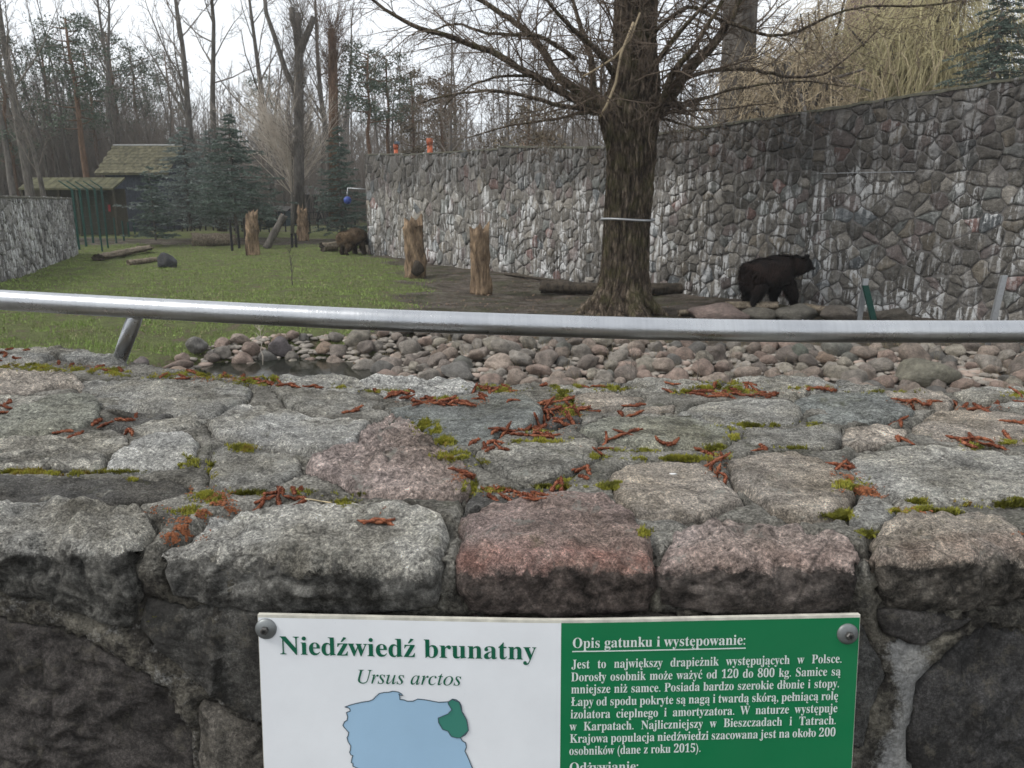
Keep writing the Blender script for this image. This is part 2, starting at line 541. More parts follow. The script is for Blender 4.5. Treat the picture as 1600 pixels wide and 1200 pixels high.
near_bvh_V, near_bvh_F = [], []
def wall_stone(poly, parent, color, mat, proud=.008, rough=1.0, step=.006, label=None, sd=None):
    sd = R.uniform(0, 50) if sd is None else sd
    poly = chaikin(poly)
    A, cx, cy = area_c(poly)
    pts = densify(poly, step)
    pp = []
    for (x, t) in pts:
        dx, dy = x - cx, t - cy; L = math.hypot(dx, dy)
        k = .0075 + noise.noise((x * 22 + sd, t * 22, 0)) * .006 + noise.noise((x * 70, t * 70, sd)) * .0035 + noise.noise((x * 160, t * 160, sd)) * .002
        pp.append((x + dx / L * k, t + dy / L * k))
    pts = pp
    n = len(pts)
    sg = 1 if A > 0 else -1
    for i in range(n):
        a, b = pts[i - 1], pts[(i + 1) % n]
        ex, ey = b[0] - a[0], b[1] - a[1]; L = math.hypot(ex, ey) + 1e-9
        boundary.append((pts[i][0], pts[i][1], sg * ey / L, -sg * ex / L))
    maxr = max(math.hypot(x - cx, t - cy) for x, t in pts)
    K = max(6, min(34, int(maxr / step)))
    tx, ty = R.uniform(-.04, .04), R.uniform(-.04, .04)
    planes = []
    for q in range(6):
        an = q * 1.047 + R.uniform(-.4, .4); sl = R.uniform(.04, .20); of = R.uniform(.35, .9)
        planes.append((math.cos(an) * sl, math.sin(an) * sl, sl * of * maxr))
    V = []; T = []
    for k in range(K + 1):
        r = 1 - (1 - k / K) ** 1.0
        for (bx, bt) in pts:
            x, t = cx + (bx - cx) * r, cy + (bt - cy) * r
            d = (1 - r) * math.hypot(bx - cx, bt - cy)
            p, nn = surf(x, t)
            lo_ = .009 if t > -.02 else .0035
            h = -lo_ + (proud * .5 + lo_ + .001) * (1 - math.exp(-d / .0035)) + (x - cx) * tx + (t - cy) * ty
            h += min(0.0, min(c_ - a_ * (x - cx) - b_ * (t - cy) for a_, b_, c_ in planes)) * .8 * min(1, d / .01)
            h += rough_h(p, rough, sd) * min(1, .4 + d / .010)
            if t < -.035 and abs(x - .09) < .40: h = min(h, .0035 + max(0, (t + .055)) * .5)
            V.append(p + nn * h); T.append(t)
            if k == 0: break
    for (bx, bt) in pts:
        p, nn = surf(bx, bt); V.append(p - nn * .035); T.append(bt)
    F = []
    for j in range(n): F.append((0, 1 + j, 1 + (j + 1) % n) if sg > 0 else (0, 1 + (j + 1) % n, 1 + j))
    for k in range(1, K + 1):
        b = 1 + (k - 1) * n
        for j in range(n):
            j2 = (j + 1) % n
            F.append((b + j, b + n + j, b + n + j2, b + j2) if sg > 0 else (b + j, b + j2, b + n + j2, b + n + j))
    off = len(near_bvh_V)
    near_bvh_V.extend(V); near_bvh_F.extend(tuple(i + off for i in f) for f in F)
    m = mesh_from('stone', [tuple(v) for v in V], F, True, [mat])
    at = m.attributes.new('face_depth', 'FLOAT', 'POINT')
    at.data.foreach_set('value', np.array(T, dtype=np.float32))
    o = obj('stone', m, parent, color=color)
    if label: o['label'] = label
    return o

parapet = empty('stone_wall', (0, Fy(0), 0), label='low granite wall in front with a wide rubble stone top under the steel rail', cat='wall')
def child_of_parapet(o):
    o.location = Vector(o.location) - parapet.location
PG_ = (.26, .255, .235)
pale = (.56, .545, .50); pale2 = (.60, .59, .555); grey = (.44, .43, .395); blue = (.32, .335, .315); green_ = (.40, .40, .335)
pink = (.50, .415, .38); warm = (.52, .46, .395); dark = (.17, .163, .15); red = (.41, .315, .285); rough_pink = (.49, .40, .365)
TOP = [
 ([(0,544),(21,542),(63,541),(84,555),(63,567),(21,572),(-30,576),(-60,560)], pale, .010, 1),
 ([(70,544),(122,550),(175,557),(196,564),(190,572),(140,569),(105,562),(80,555)], grey, .012, 1),
 ([(-40,583),(42,582),(88,586),(119,595),(130,607),(88,604),(45,613),(-50,614)], warm, .010, 1.3),
 ([(130,599),(210,595),(315,588),(368,590),(388,607),(382,625),(332,648),(280,650),(224,642),(165,635),(140,621)], grey, .010, 1),
 ([(0,653),(35,639),(88,623),(136,620),(154,635),(150,653),(130,667),(88,674),(35,686),(0,691),(-60,690),(-60,665)], green_, .012, 1),
 ([(-40,621),(52,619),(80,621),(35,635),(0,648),(-50,655)], grey, .006, .8),
 ([(194,672),(245,660),(297,651),(322,654),(304,665),(245,676),(210,679)], pale, .006, .7),
 ([(326,660),(378,630),(420,632),(455,646),(507,658),(546,658),(574,664),(550,695),(500,710),(413,698),(367,688),(340,677)], pale2, .013, 1.1),
 ([(0,693),(63,686),(140,680),(192,684),(203,695),(165,714),(158,730),(105,735),(35,737),(-60,734),(-70,700)], pale, .012, 1.2),
 ([(212,695),(245,684),(290,681),(306,692),(301,716),(273,732),(224,736),(172,732),(174,716)], pale2, .014, 1.2),
 ([(331,700),(367,692),(402,705),(455,716),(470,740),(425,760),(358,768),(336,748)], grey, .008, 1),
 ([(-60,742),(70,747),(140,752),(210,747),(280,750),(287,767),(245,779),(210,782),(120,783),(-60,782)], dark, .002, .7),
 ([(562,597),(625,593),(695,595),(737,602),(744,609),(695,618),(642,623),(604,621),(583,611)], pale2, .012, 1.2),
 ([(420,592),(500,588),(556,594),(575,605),(555,614),(480,608)], grey, .008, 1),
 ([(605,636),(677,630),(765,623),(825,625),(845,642),(840,658),(817,670),(779,674),(765,684),(730,692),(695,684),(660,662),(632,650)], blue, .010, .6),
 ([(425,606),(520,614),(600,626),(635,629),(600,638),(520,645),(455,636)], grey, .006, .8),
 ([(745,620),(800,608),(835,602),(868,604),(870,618),(845,626)], grey, .008, .8),
 ([(898,618),(933,612),(1000,616),(1003,625),(971,638),(940,645),(905,632)], warm, .006, .7),
 ([(577,668),(607,646),(642,658),(674,688),(702,716),(728,742),(731,761),(702,775),(642,772),(572,768),(520,750),(482,738),(510,708),(560,695)], rough_pink, .014, 1.7),
 ([(749,705),(793,696),(835,692),(898,685),(929,687),(935,702),(931,716),(891,735),(868,747),(838,754),(802,740),(768,726)], grey, .008, .8),
 ([(908,668),(957,652),(1030,649),(1080,651),(1130,668),(1145,688),(1130,698),(1080,701),(1010,698),(940,683)], green_, .007, .7),
 ([(962,745),(985,724),(1030,718),(1070,718),(1100,724),(1118,745),(1148,772),(1155,783),(1110,798),(1050,810),(1000,808),(968,780)], warm, .008, .6),
 ([(1140,722),(1180,712),(1230,708),(1270,718),(1310,740),(1326,770),(1320,793),(1280,806),(1235,805),(1208,793),(1172,760),(1147,737)], warm, .008, .7),
 ([(1325,722),(1350,704),(1430,697),(1550,699),(1600,720),(1650,745),(1610,788),(1530,783),(1440,783),(1390,766),(1345,745)], pale, .008, .7),
 ([(1162,685),(1167,674),(1230,671),(1308,670),(1313,688),(1290,703),(1230,702),(1174,692)], grey, .005, .6),
 ([(1060,645),(1100,631),(1150,628),(1236,630),(1250,648),(1230,661),(1130,664),(1085,650)], grey, .006, .6),
 ([(1245,625),(1290,614),(1380,615),(1410,635),(1425,642),(1400,653),(1320,664),(1268,656),(1254,640)], blue, .006, .7),
 ([(975,600),(1010,592),(1040,595),(1090,598),(1120,603),(1100,611),(1050,612),(1000,608)], pale2, .012, 1),
 ([(1130,600),(1160,592),(1250,590),(1303,602),(1298,611),(1240,620),(1200,614)], pale, .010, 1),
 ([(1385,616),(1420,612),(1460,613),(1488,625),(1476,638),(1445,638),(1410,631)], warm, .010, 1),
 ([(1492,619),(1520,611),(1600,607),(1640,613),(1620,625),(1540,630)], pale, .012, 1),
 ([(1425,673),(1462,643),(1535,641),(1610,655),(1640,690),(1540,692),(1470,688)], warm, .007, .7),
 ([(1550,635),(1580,630),(1660,633),(1680,652),(1580,648)], grey, .010, 1),
 ([(-60,797),(70,789),(157,785),(222,797),(234,820),(208,850),(200,872),(210,930),(196,980),(120,955),(0,910),(-80,890)], pale, .012, 1.8),
 ([(257,858),(264,850),(300,838),(312,818),(345,800),(400,788),(470,778),(560,792),(635,793),(680,807),(692,840),(684,880),(680,940),(600,948),(420,948),(330,940),(280,925),(266,890)], pale2, .010, 1.5),
 ([(724,815),(760,797),(800,782),(880,770),(945,787),(983,807),(1008,848),(1014,870),(1014,900),(1008,950),(900,958),(740,952),(716,920),(718,880),(728,850)], red, .012, 1.1),
 ([(1042,860),(1080,827),(1150,820),(1230,822),(1300,842),(1328,856),(1332,880),(1326,935),(1290,952),(1100,952),(1046,940),(1040,890)], pink, .012, 1.7),
 ([(1376,870),(1372,838),(1405,811),(1470,803),(1560,818),(1590,840),(1600,872),(1610,925),(1550,945),(1480,950),(1400,945),(1380,920)], warm, .011, 1.2),
 ([(1640,812),(1720,790),(1800,800),(1850,860),(1840,960),(1700,970),(1636,930),(1622,870)], grey, .011, 1.2),
 ([(1660,700),(1760,690),(1800,760),(1700,780),(1630,790)], grey, .008, 1),
 ([(880,640),(892,632),(900,645),(905,660),(880,662),(862,672),(850,668)], dark, .002, .6),
 ([(990,812),(1050,815),(1075,825),(1035,850),(1018,840)], grey, .001, .7),
 ([(1345,770),(1385,775),(1400,792),(1370,822),(1335,812)], grey, .003, .8),
]
TOP += [
 ([(870,607),(900,604),(955,603),(965,610),(930,611),(896,615),(875,616)], grey, .007, .9),
 ([(1310,596),(1380,608),(1372,612),(1312,611)], grey, .004, .8),
 ([(1000,640),(1052,632),(1050,644),(990,648),(965,648)], warm, .003, .7),
 ([(1320,668),(1385,660),(1415,672),(1400,690),(1340,696),(1318,690)], warm, .003, .8),
 ([(755,765),(830,762),(880,758),(840,775),(762,793),(730,800),(735,780)], dark, .001, .8),
 ([(215,655),(160,640),(210,645),(270,651),(200,667),(160,668)], dark, .002, .8),
]
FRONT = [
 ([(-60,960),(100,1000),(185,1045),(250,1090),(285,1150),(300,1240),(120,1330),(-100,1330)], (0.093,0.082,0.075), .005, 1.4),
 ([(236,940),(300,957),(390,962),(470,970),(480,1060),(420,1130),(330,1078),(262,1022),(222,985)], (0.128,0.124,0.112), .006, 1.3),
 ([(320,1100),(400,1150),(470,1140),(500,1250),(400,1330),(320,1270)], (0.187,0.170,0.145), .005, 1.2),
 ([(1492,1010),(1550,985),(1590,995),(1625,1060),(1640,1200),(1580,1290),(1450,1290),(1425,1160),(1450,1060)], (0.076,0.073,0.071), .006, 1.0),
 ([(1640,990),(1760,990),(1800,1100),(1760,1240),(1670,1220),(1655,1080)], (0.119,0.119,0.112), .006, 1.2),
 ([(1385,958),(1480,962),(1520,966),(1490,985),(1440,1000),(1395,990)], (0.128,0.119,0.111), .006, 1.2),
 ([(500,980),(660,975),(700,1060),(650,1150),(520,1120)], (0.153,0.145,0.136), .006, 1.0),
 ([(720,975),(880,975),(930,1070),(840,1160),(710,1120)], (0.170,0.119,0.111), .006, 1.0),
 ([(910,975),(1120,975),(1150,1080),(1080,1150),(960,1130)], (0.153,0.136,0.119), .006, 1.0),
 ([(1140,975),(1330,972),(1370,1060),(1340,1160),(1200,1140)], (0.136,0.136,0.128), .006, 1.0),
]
def build_parapet():
    occ = []
    for i, (px, col, proud, rg) in enumerate(TOP):
        poly = [pix_xt(u, v) for u, v in px]
        occ.append(poly)
        f = R.uniform(.92, 1.08)
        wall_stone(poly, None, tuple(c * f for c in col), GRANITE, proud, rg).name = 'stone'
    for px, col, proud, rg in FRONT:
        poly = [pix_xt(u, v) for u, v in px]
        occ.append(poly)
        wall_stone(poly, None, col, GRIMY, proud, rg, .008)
    # stones of the same kind outside the frame and lower on the face
    rr = random.Random(3)
    cell = .20
    for i in range(-13, 14):
        for j in range(-6, 6):
            cx, ct = (i + rr.uniform(.3, .7)) * cell, (j + rr.uniform(.35, .65)) * cell
            if -.66 - .66 * max(ct, 0) < cx < .66 + .62 * max(ct, 0) and ct > -.36: continue
            if ct > By(cx) - Fy(cx) - .10 or ct < -1.1: continue
            n = rr.randint(6, 8); ph = rr.uniform(0, 6)
            poly = []
            for k in range(n):
                a = ph + 2 * math.pi * k / n
                poly.append((cx + math.cos(a) * cell * .52 * rr.uniform(.85, 1.05), ct + math.sin(a) * cell * .46 * rr.uniform(.85, 1.05)))
            ok = all(math.hypot(cx - x, ct - t) > .105 for q in occ for x, t in q)
            if not ok: continue
            if ct > .05: wall_stone(poly, None, rr.choice([grey, pale, warm, green_, pink]), GRANITE, .008, 1, .022)
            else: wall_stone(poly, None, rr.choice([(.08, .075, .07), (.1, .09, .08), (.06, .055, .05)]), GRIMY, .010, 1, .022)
    # mortar bed
    kd = KDTree(len(boundary))
    for i, b in enumerate(boundary): kd.insert((b[0], b[1], 0), i)
    kd.balance()
    xs = np.concatenate([np.arange(-2.9, -1.25, .05), np.arange(-1.25, 1.2, .0062), np.arange(1.2, 2.9, .05)])
    nt = 190
    def TTS(x):
        tb = By(x) - Fy(x)
        return list(np.linspace(-1.19, -.36, 10)) + list(np.linspace(-.35, tb, nt)) + [tb + .01, tb + .5]
    V = []; rows = nt + 12
    for x in xs:
        x = float(x); tb = By(x) - Fy(x)
        ts = list(np.linspace(-1.19, -.36, 10)) + list(np.linspace(-.35, tb, nt))
        for t in ts:
            t = float(t)
            co, idx, d = kd.find((x, t, 0))
            b = boundary[idx]
            s = (x - b[0]) * b[2] + (t - b[1]) * b[3]
            p, n = surf(x, t)
            if s < -.002 and d < .2: h = -.014
            elif s < -.002: h = -.01
            else:
                h = .0005 + noise.noise(p * 25) * .004 + noise.noise(p * 90) * .0022 + abs(noise.noise(p * 160)) * .0018
                crev = noise.noise(p * 7 + Vector((9, 9, 9)))
                h -= (.020 if t > -.02 else .007) * math.exp(-(max(0, d - .0015) / .0042) ** 2) * max(0, min(1, .75 + crev * 2.5))
                h -= .0015 * min(1, d / .05)
            if t > tb - .012: h -= .01 * noise.random()
            V.append(p + n * h)
        p, n = surf(x, tb)
        V.append(Vector((x, p.y + .012, ZT - .05))); V.append(Vector((x, p.y + .03, -1.6)))
    m_ = 10 + nt + 2
    n_ = len(xs)
    a = (np.arange(n_ - 1)[:, None] * m_ + np.arange(m_ - 1)[None, :]).ravel()
    F = np.stack([a, a + m_, a + m_ + 1, a + 1], 1)
    off = len(near_bvh_V)
    near_bvh_V.extend(V); near_bvh_F.extend(tuple(int(k) + off for k in f) for f in F)
    me = mesh_from('mortar', [tuple(v) for v in V], F, True, [MORTAR])
    TT = []; LL = []
    for x in xs:
        for t in TTS(float(x)):
            TT.append(t); LL.append(max(max(0, 1.15 - abs(float(x) - .412 - .012 * math.sin(t * 30)) / .035) * (1 if t < -.09 else 0), .42 if (x < -.27 and t < -.06) else 0))
    for nm_, dat in (('face_depth', TT), ('lime', LL)):
        at = me.attributes.new(nm_, 'FLOAT', 'POINT'); at.data.foreach_set('value', np.array(dat, dtype=np.float32))
    obj('mortar', me)
build_parapet()
for o in [o for o in COL.objects if o.name.startswith(('stone', 'mortar')) and o.type == 'MESH']:
    o.parent = parapet; o.matrix_parent_inverse = Matrix.Translation(-parapet.location)
near_bvh = BVHTree.FromPolygons([tuple(v) for v in near_bvh_V], near_bvh_F)
def hit(u, v):
    d = ray(u, v).normalized()
    loc, nrm, i, dist = near_bvh.ray_cast(EYE, d)
    return loc, nrm
# ------------------------------------------------------------------ rubble walls round the enclosure
def wallstone_mat():
    m = NM('rubble_stone', .85, .25)
    v = m.vec(rnd=True)
    n1 = m.noise(7, 6, .7, v); n2 = m.noise(30, 4, .7, v)
    c = m.mix(1.0, m.oi.outputs['Color'], m.ramp(n1, [(.3, .55), (.5, 1.0), (.72, 1.5)]), 'MULTIPLY')
    c = m.mix(.8, c, m.ramp(n2, [(.3, .6), (.5, 1.0), (.7, 1.45)]), 'MULTIPLY')
    # chalky runs of leached lime, drawn out downwards
    st = m.noise(1.0, 5, .62, m.vec((10.0, 10.0, .95)), .15)
    st2 = m.noise(1.0, 4, .6, m.vec((.45, .45, .5)))
    k = m.math('ADD', st, m.math('MULTIPLY', m.math('SUBTRACT', st2, .5), .34))
    k = m.math('MULTIPLY', m.ramp(k, [(.50, 0), (.54, 1)]), m.ramp(m.noise(9, 6, .75), [(.36, .35), (.48, 1)]))
    k = m.math('MULTIPLY', k, m.ramp(m.noise(.42, 4, .7), [(.38, .2), (.54, 1.0)]))
    k = m.math('MULTIPLY', k, m.ramp(m.noise(1.0, 3, .5, m.vec((1.8, 1.8, 1.3))), [(.40, .12), (.52, 1.0)]))
    c = m.mix(m.math('MULTIPLY', k, .78), c, (.78, .78, .77))
    # black weathering under the cap
    sx = m.N.new('ShaderNodeSeparateXYZ'); m.L.new(m.tc.outputs['Object'], sx.inputs[0])
    zz = m.math('ADD', m.math('MULTIPLY', sx.outputs['Z'], .5), m.math('MULTIPLY', m.noise(1.0, 5, .65, m.vec((2.2, 2.2, .5))), 1.6))
    wk = m.ramp(m.math('MULTIPLY', zz, .4), [(.92, 0), (1.08, 1)])
    c = m.mix(m.math('MULTIPLY', wk, .6), c, (.045, .04, .037))
    m.col(c)
    m.bump(m.math('ADD', n1, m.math('MULTIPLY', n2, .5)), .07, 1.0)
    return m.m
RUB = wallstone_mat()
RUBM = simple('rubble_mortar', (.155, .145, .135), .95, var=.5, scale=9, bumpd=.02)
MOSSY = simple('mossy_cap', (.065, .062, .045), .95, var=.5, scale=14, bumpd=.02)
STONE_COLS = [(.172, .158, .138)] * 8 + [(.22, .202, .175)] * 6 + [(.125, .115, .10)] * 7 + [(.22, .205, .185)] * 3 + [(.17, .142, .13)] * 4 + [(.15, .152, .14)] * 3 + [(.19, .125, .11), (.20, .175, .14), (.13, .138, .14)]

def clip_half(poly, px, py, nx, ny):
    out = []
    for i in range(len(poly)):
        a, b = poly[i], poly[(i + 1) % len(poly)]
        da = (a[0] - px) * nx + (a[1] - py) * ny; db = (b[0] - px) * nx + (b[1] - py) * ny
        if da <= 0: out.append(a)
        if da * db < 0:
            t = da / (da - db); out.append((a[0] + (b[0] - a[0]) * t, a[1] + (b[1] - a[1]) * t))
    return out

def rubble_face(parent, origin, A, B, za, zb, ta, tb, cell, rng, thick=.6, cap=True, proud=.040, bias=None, cols=None, gap=.006):
    """a stretch of wall from A to B (plan), base za..zb, top ta..tb; face towards the viewer's side (to the right of A->B)"""
    A = Vector((A[0], A[1])); B = Vector((B[0], B[1])); L = (B - A).length; e = (B - A) / L
    nrm = Vector((e.y, -e.x))
    O = Vector(origin)
    def W3(s, z, d=0.0): return Vector((A.x + e.x * s + nrm.x * d, A.y + e.y * s + nrm.y * d, z)) - O
    zlo = lambda s: za + (zb - za) * s / L - .35
    ztp = lambda s: ta + (tb - ta) * s / L
    mb = MB()
    c = [W3(0, zlo(0), 0), W3(L, zlo(L), 0), W3(L, zlo(L), -thick), W3(0, zlo(0), -thick),
         W3(0, ztp(0) - .03, 0), W3(L, ztp(L) - .03, 0), W3(L, ztp(L) - .03, -thick), W3(0, ztp(0) - .03, -thick)]
    mb.V += c
    mb.F += [(0, 1, 5, 4), (1, 2, 6, 5), (2, 3, 7, 6), (3, 0, 4, 7), (4, 5, 6, 7)]
    mb.build('mortar', RUBM, parent, False)
    # jittered sites and their cells
    H = max(ztp(0), ztp(L)) - min(zlo(0), zlo(L))
    cz = cell * .86
    nx, nz = max(1, int(round(L / cell))), max(1, int(round(H / cz)))
    cx_, cz_ = L / nx, H / nz; z0 = min(zlo(0), zlo(L))
    S = {}
    for i in range(-1, nx + 1):
        for j in range(-1, nz + 1):
            if rng.random() < .13: continue
            S[i, j] = ((i + .5 + rng.uniform(-.46, .46) + (.25 if j % 2 else -.25)) * cx_, z0 + (j + .5 + rng.uniform(-.46, .46)) * cz_)
    count = 0
    for i in range(-1, nx + 1):
        for j in range(-1, nz + 1):
            if (i, j) not in S: continue
            x, z = S[i, j]
            poly = [(x - cell, z - cell), (x + cell, z - cell), (x + cell, z + cell), (x - cell, z + cell)]
            for di in (-2, -1, 0, 1, 2):
                for dj in (-2, -1, 0, 1, 2):
                    q = S.get((i + di, j + dj))
                    if q is None or (di == 0 and dj == 0): continue
                    ddx, ddz = q[0] - x, q[1] - z; l = math.hypot(ddx, ddz)
                    if l < 1e-6: continue
                    poly = clip_half(poly, x + ddx / 2 - ddx / l * gap, z + ddz / 2 - ddz / l * gap, ddx / l, ddz / l)
                    if len(poly) < 3: break
                if len(poly) < 3: break
            if len(poly) < 3: continue
            poly = clip_half(poly, .0, 0, -1, 0)
            if len(poly) >= 3: poly = clip_half(poly, L, 0, 1, 0)
            if len(poly) >= 3:
                tt = (tb - ta) / L; ln = math.hypot(1, tt)
                poly = clip_half(poly, 0, ta + rng.uniform(-.035, .03), -tt / ln, 1 / ln)
            if len(poly) < 3: continue
            ar, gx, gz = area_c(poly)
            if abs(ar) < .012: continue
            if max(p[1] for p in poly) < zlo(gx) + .25: continue
            poly = densify(poly, cell * .26)
            poly = [(qx + noise.noise((qx * 2.2 / cell + A.x, qz * 2.2 / cell, 0)) * cell * .16, qz + noise.noise((qx * 2.2 / cell + A.x, qz * 2.2 / cell, 9)) * cell * .16) for qx, qz in poly]
            pr = proud * rng.uniform(.55, 1.25); tx, tz = rng.uniform(-.10, .10), rng.uniform(-.14, .10)
            V = []; F = []; n = len(poly)
            C = W3(gx, gz, 0)
            for (f, d) in ((1.0, -.008), (.94, pr * .5), (.76, pr * .9), (.4, pr * 1.08)):
                for (qx, qz) in poly:
                    a, b = gx + (qx - gx) * f, gz + (qz - gz) * f
                    dd = d + ((a - gx) * tx + (b - gz) * tz + rng.uniform(-.012, .012)) * (1 if d > 0 else 0)
                    jx = rng.uniform(-.008, .008)
                    V.append(W3(a + jx, b + jx, dd))
            V.append(W3(gx, gz, pr * 1.15 + rng.uniform(-.02, .02)))
            rev = ar < 0
            for k in range(3):
                for q in range(n):
                    q2 = (q + 1) % n
                    F.append((k * n + q, k * n + q2, k * n + n + q2, k * n + n + q))
            for q in range(n): F.append((3 * n + q, 3 * n + (q + 1) % n, 4 * n))
            me = mesh_from('stone', [tuple(v) for v in V], F, True, [RUB])
            col = rng.choice(cols or STONE_COLS); k = rng.uniform(.65, 1.3)
            obj('stone', me, parent, color=tuple(cc * k for cc in col))
            count += 1
    # cap of rough mortar and moss along the top
    if cap:
        mb = MB(); n = int(L / .12) + 2
        for i in range(n):
            s = L * i / (n - 1); zt = ztp(s)
            for d, h in ((.05, -.05), (.03, .01), (-.2, .03), (-thick, .01), (-thick - .01, -.06)):
                mb.V.append(W3(s, zt + h + noise.noise((A.x + e.x * s * 3, A.y + e.y * s * 3, d * 4)) * .035, d + noise.noise((s * 5, d, 7)) * .015))
        for i in range(n - 1):
            for k in range(4):
                a = i * 5 + k; mb.F.append((a, a + 5, a + 6, a + 1))
        mb.build('coping', MOSSY, parent)
    return count

def wp(u, vb, vt):
    """plan point, base z and top z of a wall foot seen at (u, vb) whose top shows at vt"""
    b = PG(u, vb); t = P(u, vt, b.y)
    return (b.x, b.y), b.z, t.z

rw = random.Random(11)
K0 = wp(577, 397, 241); K1 = wp(605, 399, 241); K2 = wp(636, 406, 240); K3 = wp(780, 425, 232); K4 = wp(935, 445, 230); K5 = wp(1032, 456, 206); K6 = wp(1250, 480, 172); K7 = wp(1600, 505, 110)
# far stretch with the end pier
wA = empty('stone_wall', (K3[0][0], K3[0][1], K3[1]), label='far stretch of the high rubble wall, from its end pier by the brown bear to the corner', cat='wall')
pier_back = (K0[0][0] - .55, K0[0][1] + 4.0)
rubble_face(wA, wA.location, pier_back, K0[0], K0[1], K0[1], K0[2] + .0, K0[2], .55, rw, .55)
rubble_face(wA, wA.location, K0[0], K1[0], K0[1], K1[1], K0[2], K1[2], .52, rw, .7)
K1b = (K1[0][0] + .05, K1[0][1] + .9)
K1c = (K1b[0] + .02, K1b[1] - .05)
rubble_face(wA, wA.location, K1[0], K2[0], K1[1], K2[1], K1[2], K2[2], .52, rw, .7)
rubble_face(wA, wA.location, K2[0], K3[0], K2[1], K3[1], K2[2] - .05, K3[2], .47, rw, .7)
wB = empty('stone_wall', (K4[0][0], K4[0][1], K4[1]), label='middle stretch of the high rubble wall behind the big tree trunk', cat='wall')
rubble_face(wB, wB.location, K3[0], K4[0], K3[1], K4[1], K3[2] + .08, K4[2], .37, rw, .6)
rubble_face(wB, wB.location, K4[0], K5[0], K4[1], K5[1], K4[2], K5[2], .36, rw, .6)
wC = empty('stone_wall', (K6[0][0], K6[0][1], K6[1]), label='stretch of the high rubble wall just right of the old tree, behind the dark bear', cat='wall')
wE = empty('stone_wall', (K7[0][0], K7[0][1], K7[1]), label='nearest and tallest stretch of the high rubble wall, running out at the right edge', cat='wall')
K8 = (K7[0][0] + 3.2, K7[0][1] - 2.6)
rubble_face(wC, wC.location, K5[0], K6[0], K5[1], K6[1], K5[2], K6[2], .305, rw, .6)
rubble_face(wE, wE.location, K6[0], K7[0], K6[1], K7[1], K6[2], K7[2], .315, rw, .6)
rubble_face(wE, wE.location, K7[0], K8, K7[1], K7[1], K7[2], K7[2] + .1, .55, rw, .6)
# low wall at the left edge
L0 = wp(-220, 475, 300); L1 = wp(0, 442, 306); L2 = wp(122, 396, 310)
wD = empty('stone_wall', (L1[0][0], L1[0][1], L1[1]), label='low pale streaked rubble wall at the left edge of the lawn', cat='wall')
GREYS = [(.22, .21, .20)] * 4 + [(.17, .165, .155)] * 3 + [(.27, .26, .245)] * 3 + [(.12, .115, .11)]
rubble_face(wD, wD.location, L0[0], L1[0], L0[1], L1[1], L0[2], L1[2], .36, rw, .5, cols=GREYS, proud=.03)
rubble_face(wD, wD.location, L1[0], L2[0], L1[1], L2[1], L1[2], L2[2], .38, rw, .5, cols=GREYS, proud=.03)

# ------------------------------------------------------------------ bank of field stones
def boulder_mesh(seed, sub=3, flat=.72):
    bm = bmesh.new(); bmesh.ops.create_icosphere(bm, subdivisions=sub, radius=1)
    rr = random.Random(seed); sx, sy, sz = rr.uniform(.85, 1.25), rr.uniform(.8, 1.05), flat * rr.uniform(.8, 1.15)
    pl = [(Vector((rr.uniform(-1, 1), rr.uniform(-1, 1), rr.uniform(-1, 1))).normalized(), rr.uniform(.62, .9)) for _ in range(11)]
    for v in bm.verts:
        p = v.co.copy()
        for n_, d_ in pl:
            k = p.dot(n_)
            if k > d_: p -= n_ * (k - d_) * .85
        p *= 1 + noise.noise(p * 1.3 + Vector((seed, 0, 0))) * .22 + noise.noise(p * 3.5 + Vector((0, seed, 0))) * .05
        v.co = Vector((p.x * sx, p.y * sy, p.z * sz))
    m = bpy.data.meshes.new('boulder'); bm.to_mesh(m); bm.free()
    m.polygons.foreach_set('use_smooth', np.ones(len(m.polygons), dtype=bool))
    return m
def field_mat():
    m = NM('field_stone', .72, .3)
    v = m.vec(rnd=True)
    n1 = m.noise(1.6, 5, .6, v); n2 = m.noise(9, 5, .7, v)
    c = m.mix(1.0, m.oi.outputs['Color'], m.ramp(n1, [(.3, .6), (.5, 1.0), (.72, 1.45)]), 'MULTIPLY')
    c = m.mix(.8, c, m.ramp(n2, [(.3, .6), (.5, 1.0), (.7, 1.4)]), 'MULTIPLY')
    c = m.mix(m.math('MULTIPLY', m.ramp(m.noise(2.5, 6, .75, v), [(.50, 0), (.66, 1)]), .55), c, (.085, .08, .06))
    m.col(c); m.bump(n2, .08, .9)
    return m.m
FIELD = field_mat()
BOUL = [boulder_mesh(i + 1, 3, .84) for i in range(10)]
for b in BOUL: b.materials.append(FIELD)
BANKC = [(.31, .25, .205)] * 6 + [(.25, .21, .18)] * 5 + [(.30, .225, .185)] * 6 + [(.28, .25, .215)] * 4 + [(.17, .16, .145)] * 3 + [(.19, .185, .16)] * 1 + [(.33, .295, .24)] * 3 + [(.27, .20, .15)]
bank = empty('pond_bank', (0.5, 13, -1.3)); tag(bank, 'sloping bank of rounded field stones round the pond', kind='structure')
rb = random.Random(5)
placed = []
def put_stone(x, y, r, sink=.35, lift=0.0):
    kk = rb.uniform(.75, 1.2)
    o = obj('stone', rb.choice(BOUL), None, color=tuple(c * kk for c in rb.choice(BANKC)))
    z = g1(x, y) + r * (.62 - sink) + lift
    o.parent = bank
    o.location = Vector((x, y, z)) - bank.location
    o.rotation_euler = (rb.uniform(-.5, .5), rb.uniform(-.5, .5), rb.uniform(0, 6.28))
    s = r
    o.scale = (s * rb.uniform(.9, 1.2), s * rb.uniform(.85, 1.05), s * rb.uniform(.75, 1.05))
    placed.append((x, y, r))
    return o
def free(x, y, r, k=.82):
    return all(math.hypot(x - a, y - b) > (r + q) * k for a, b, q in placed)
cands = []
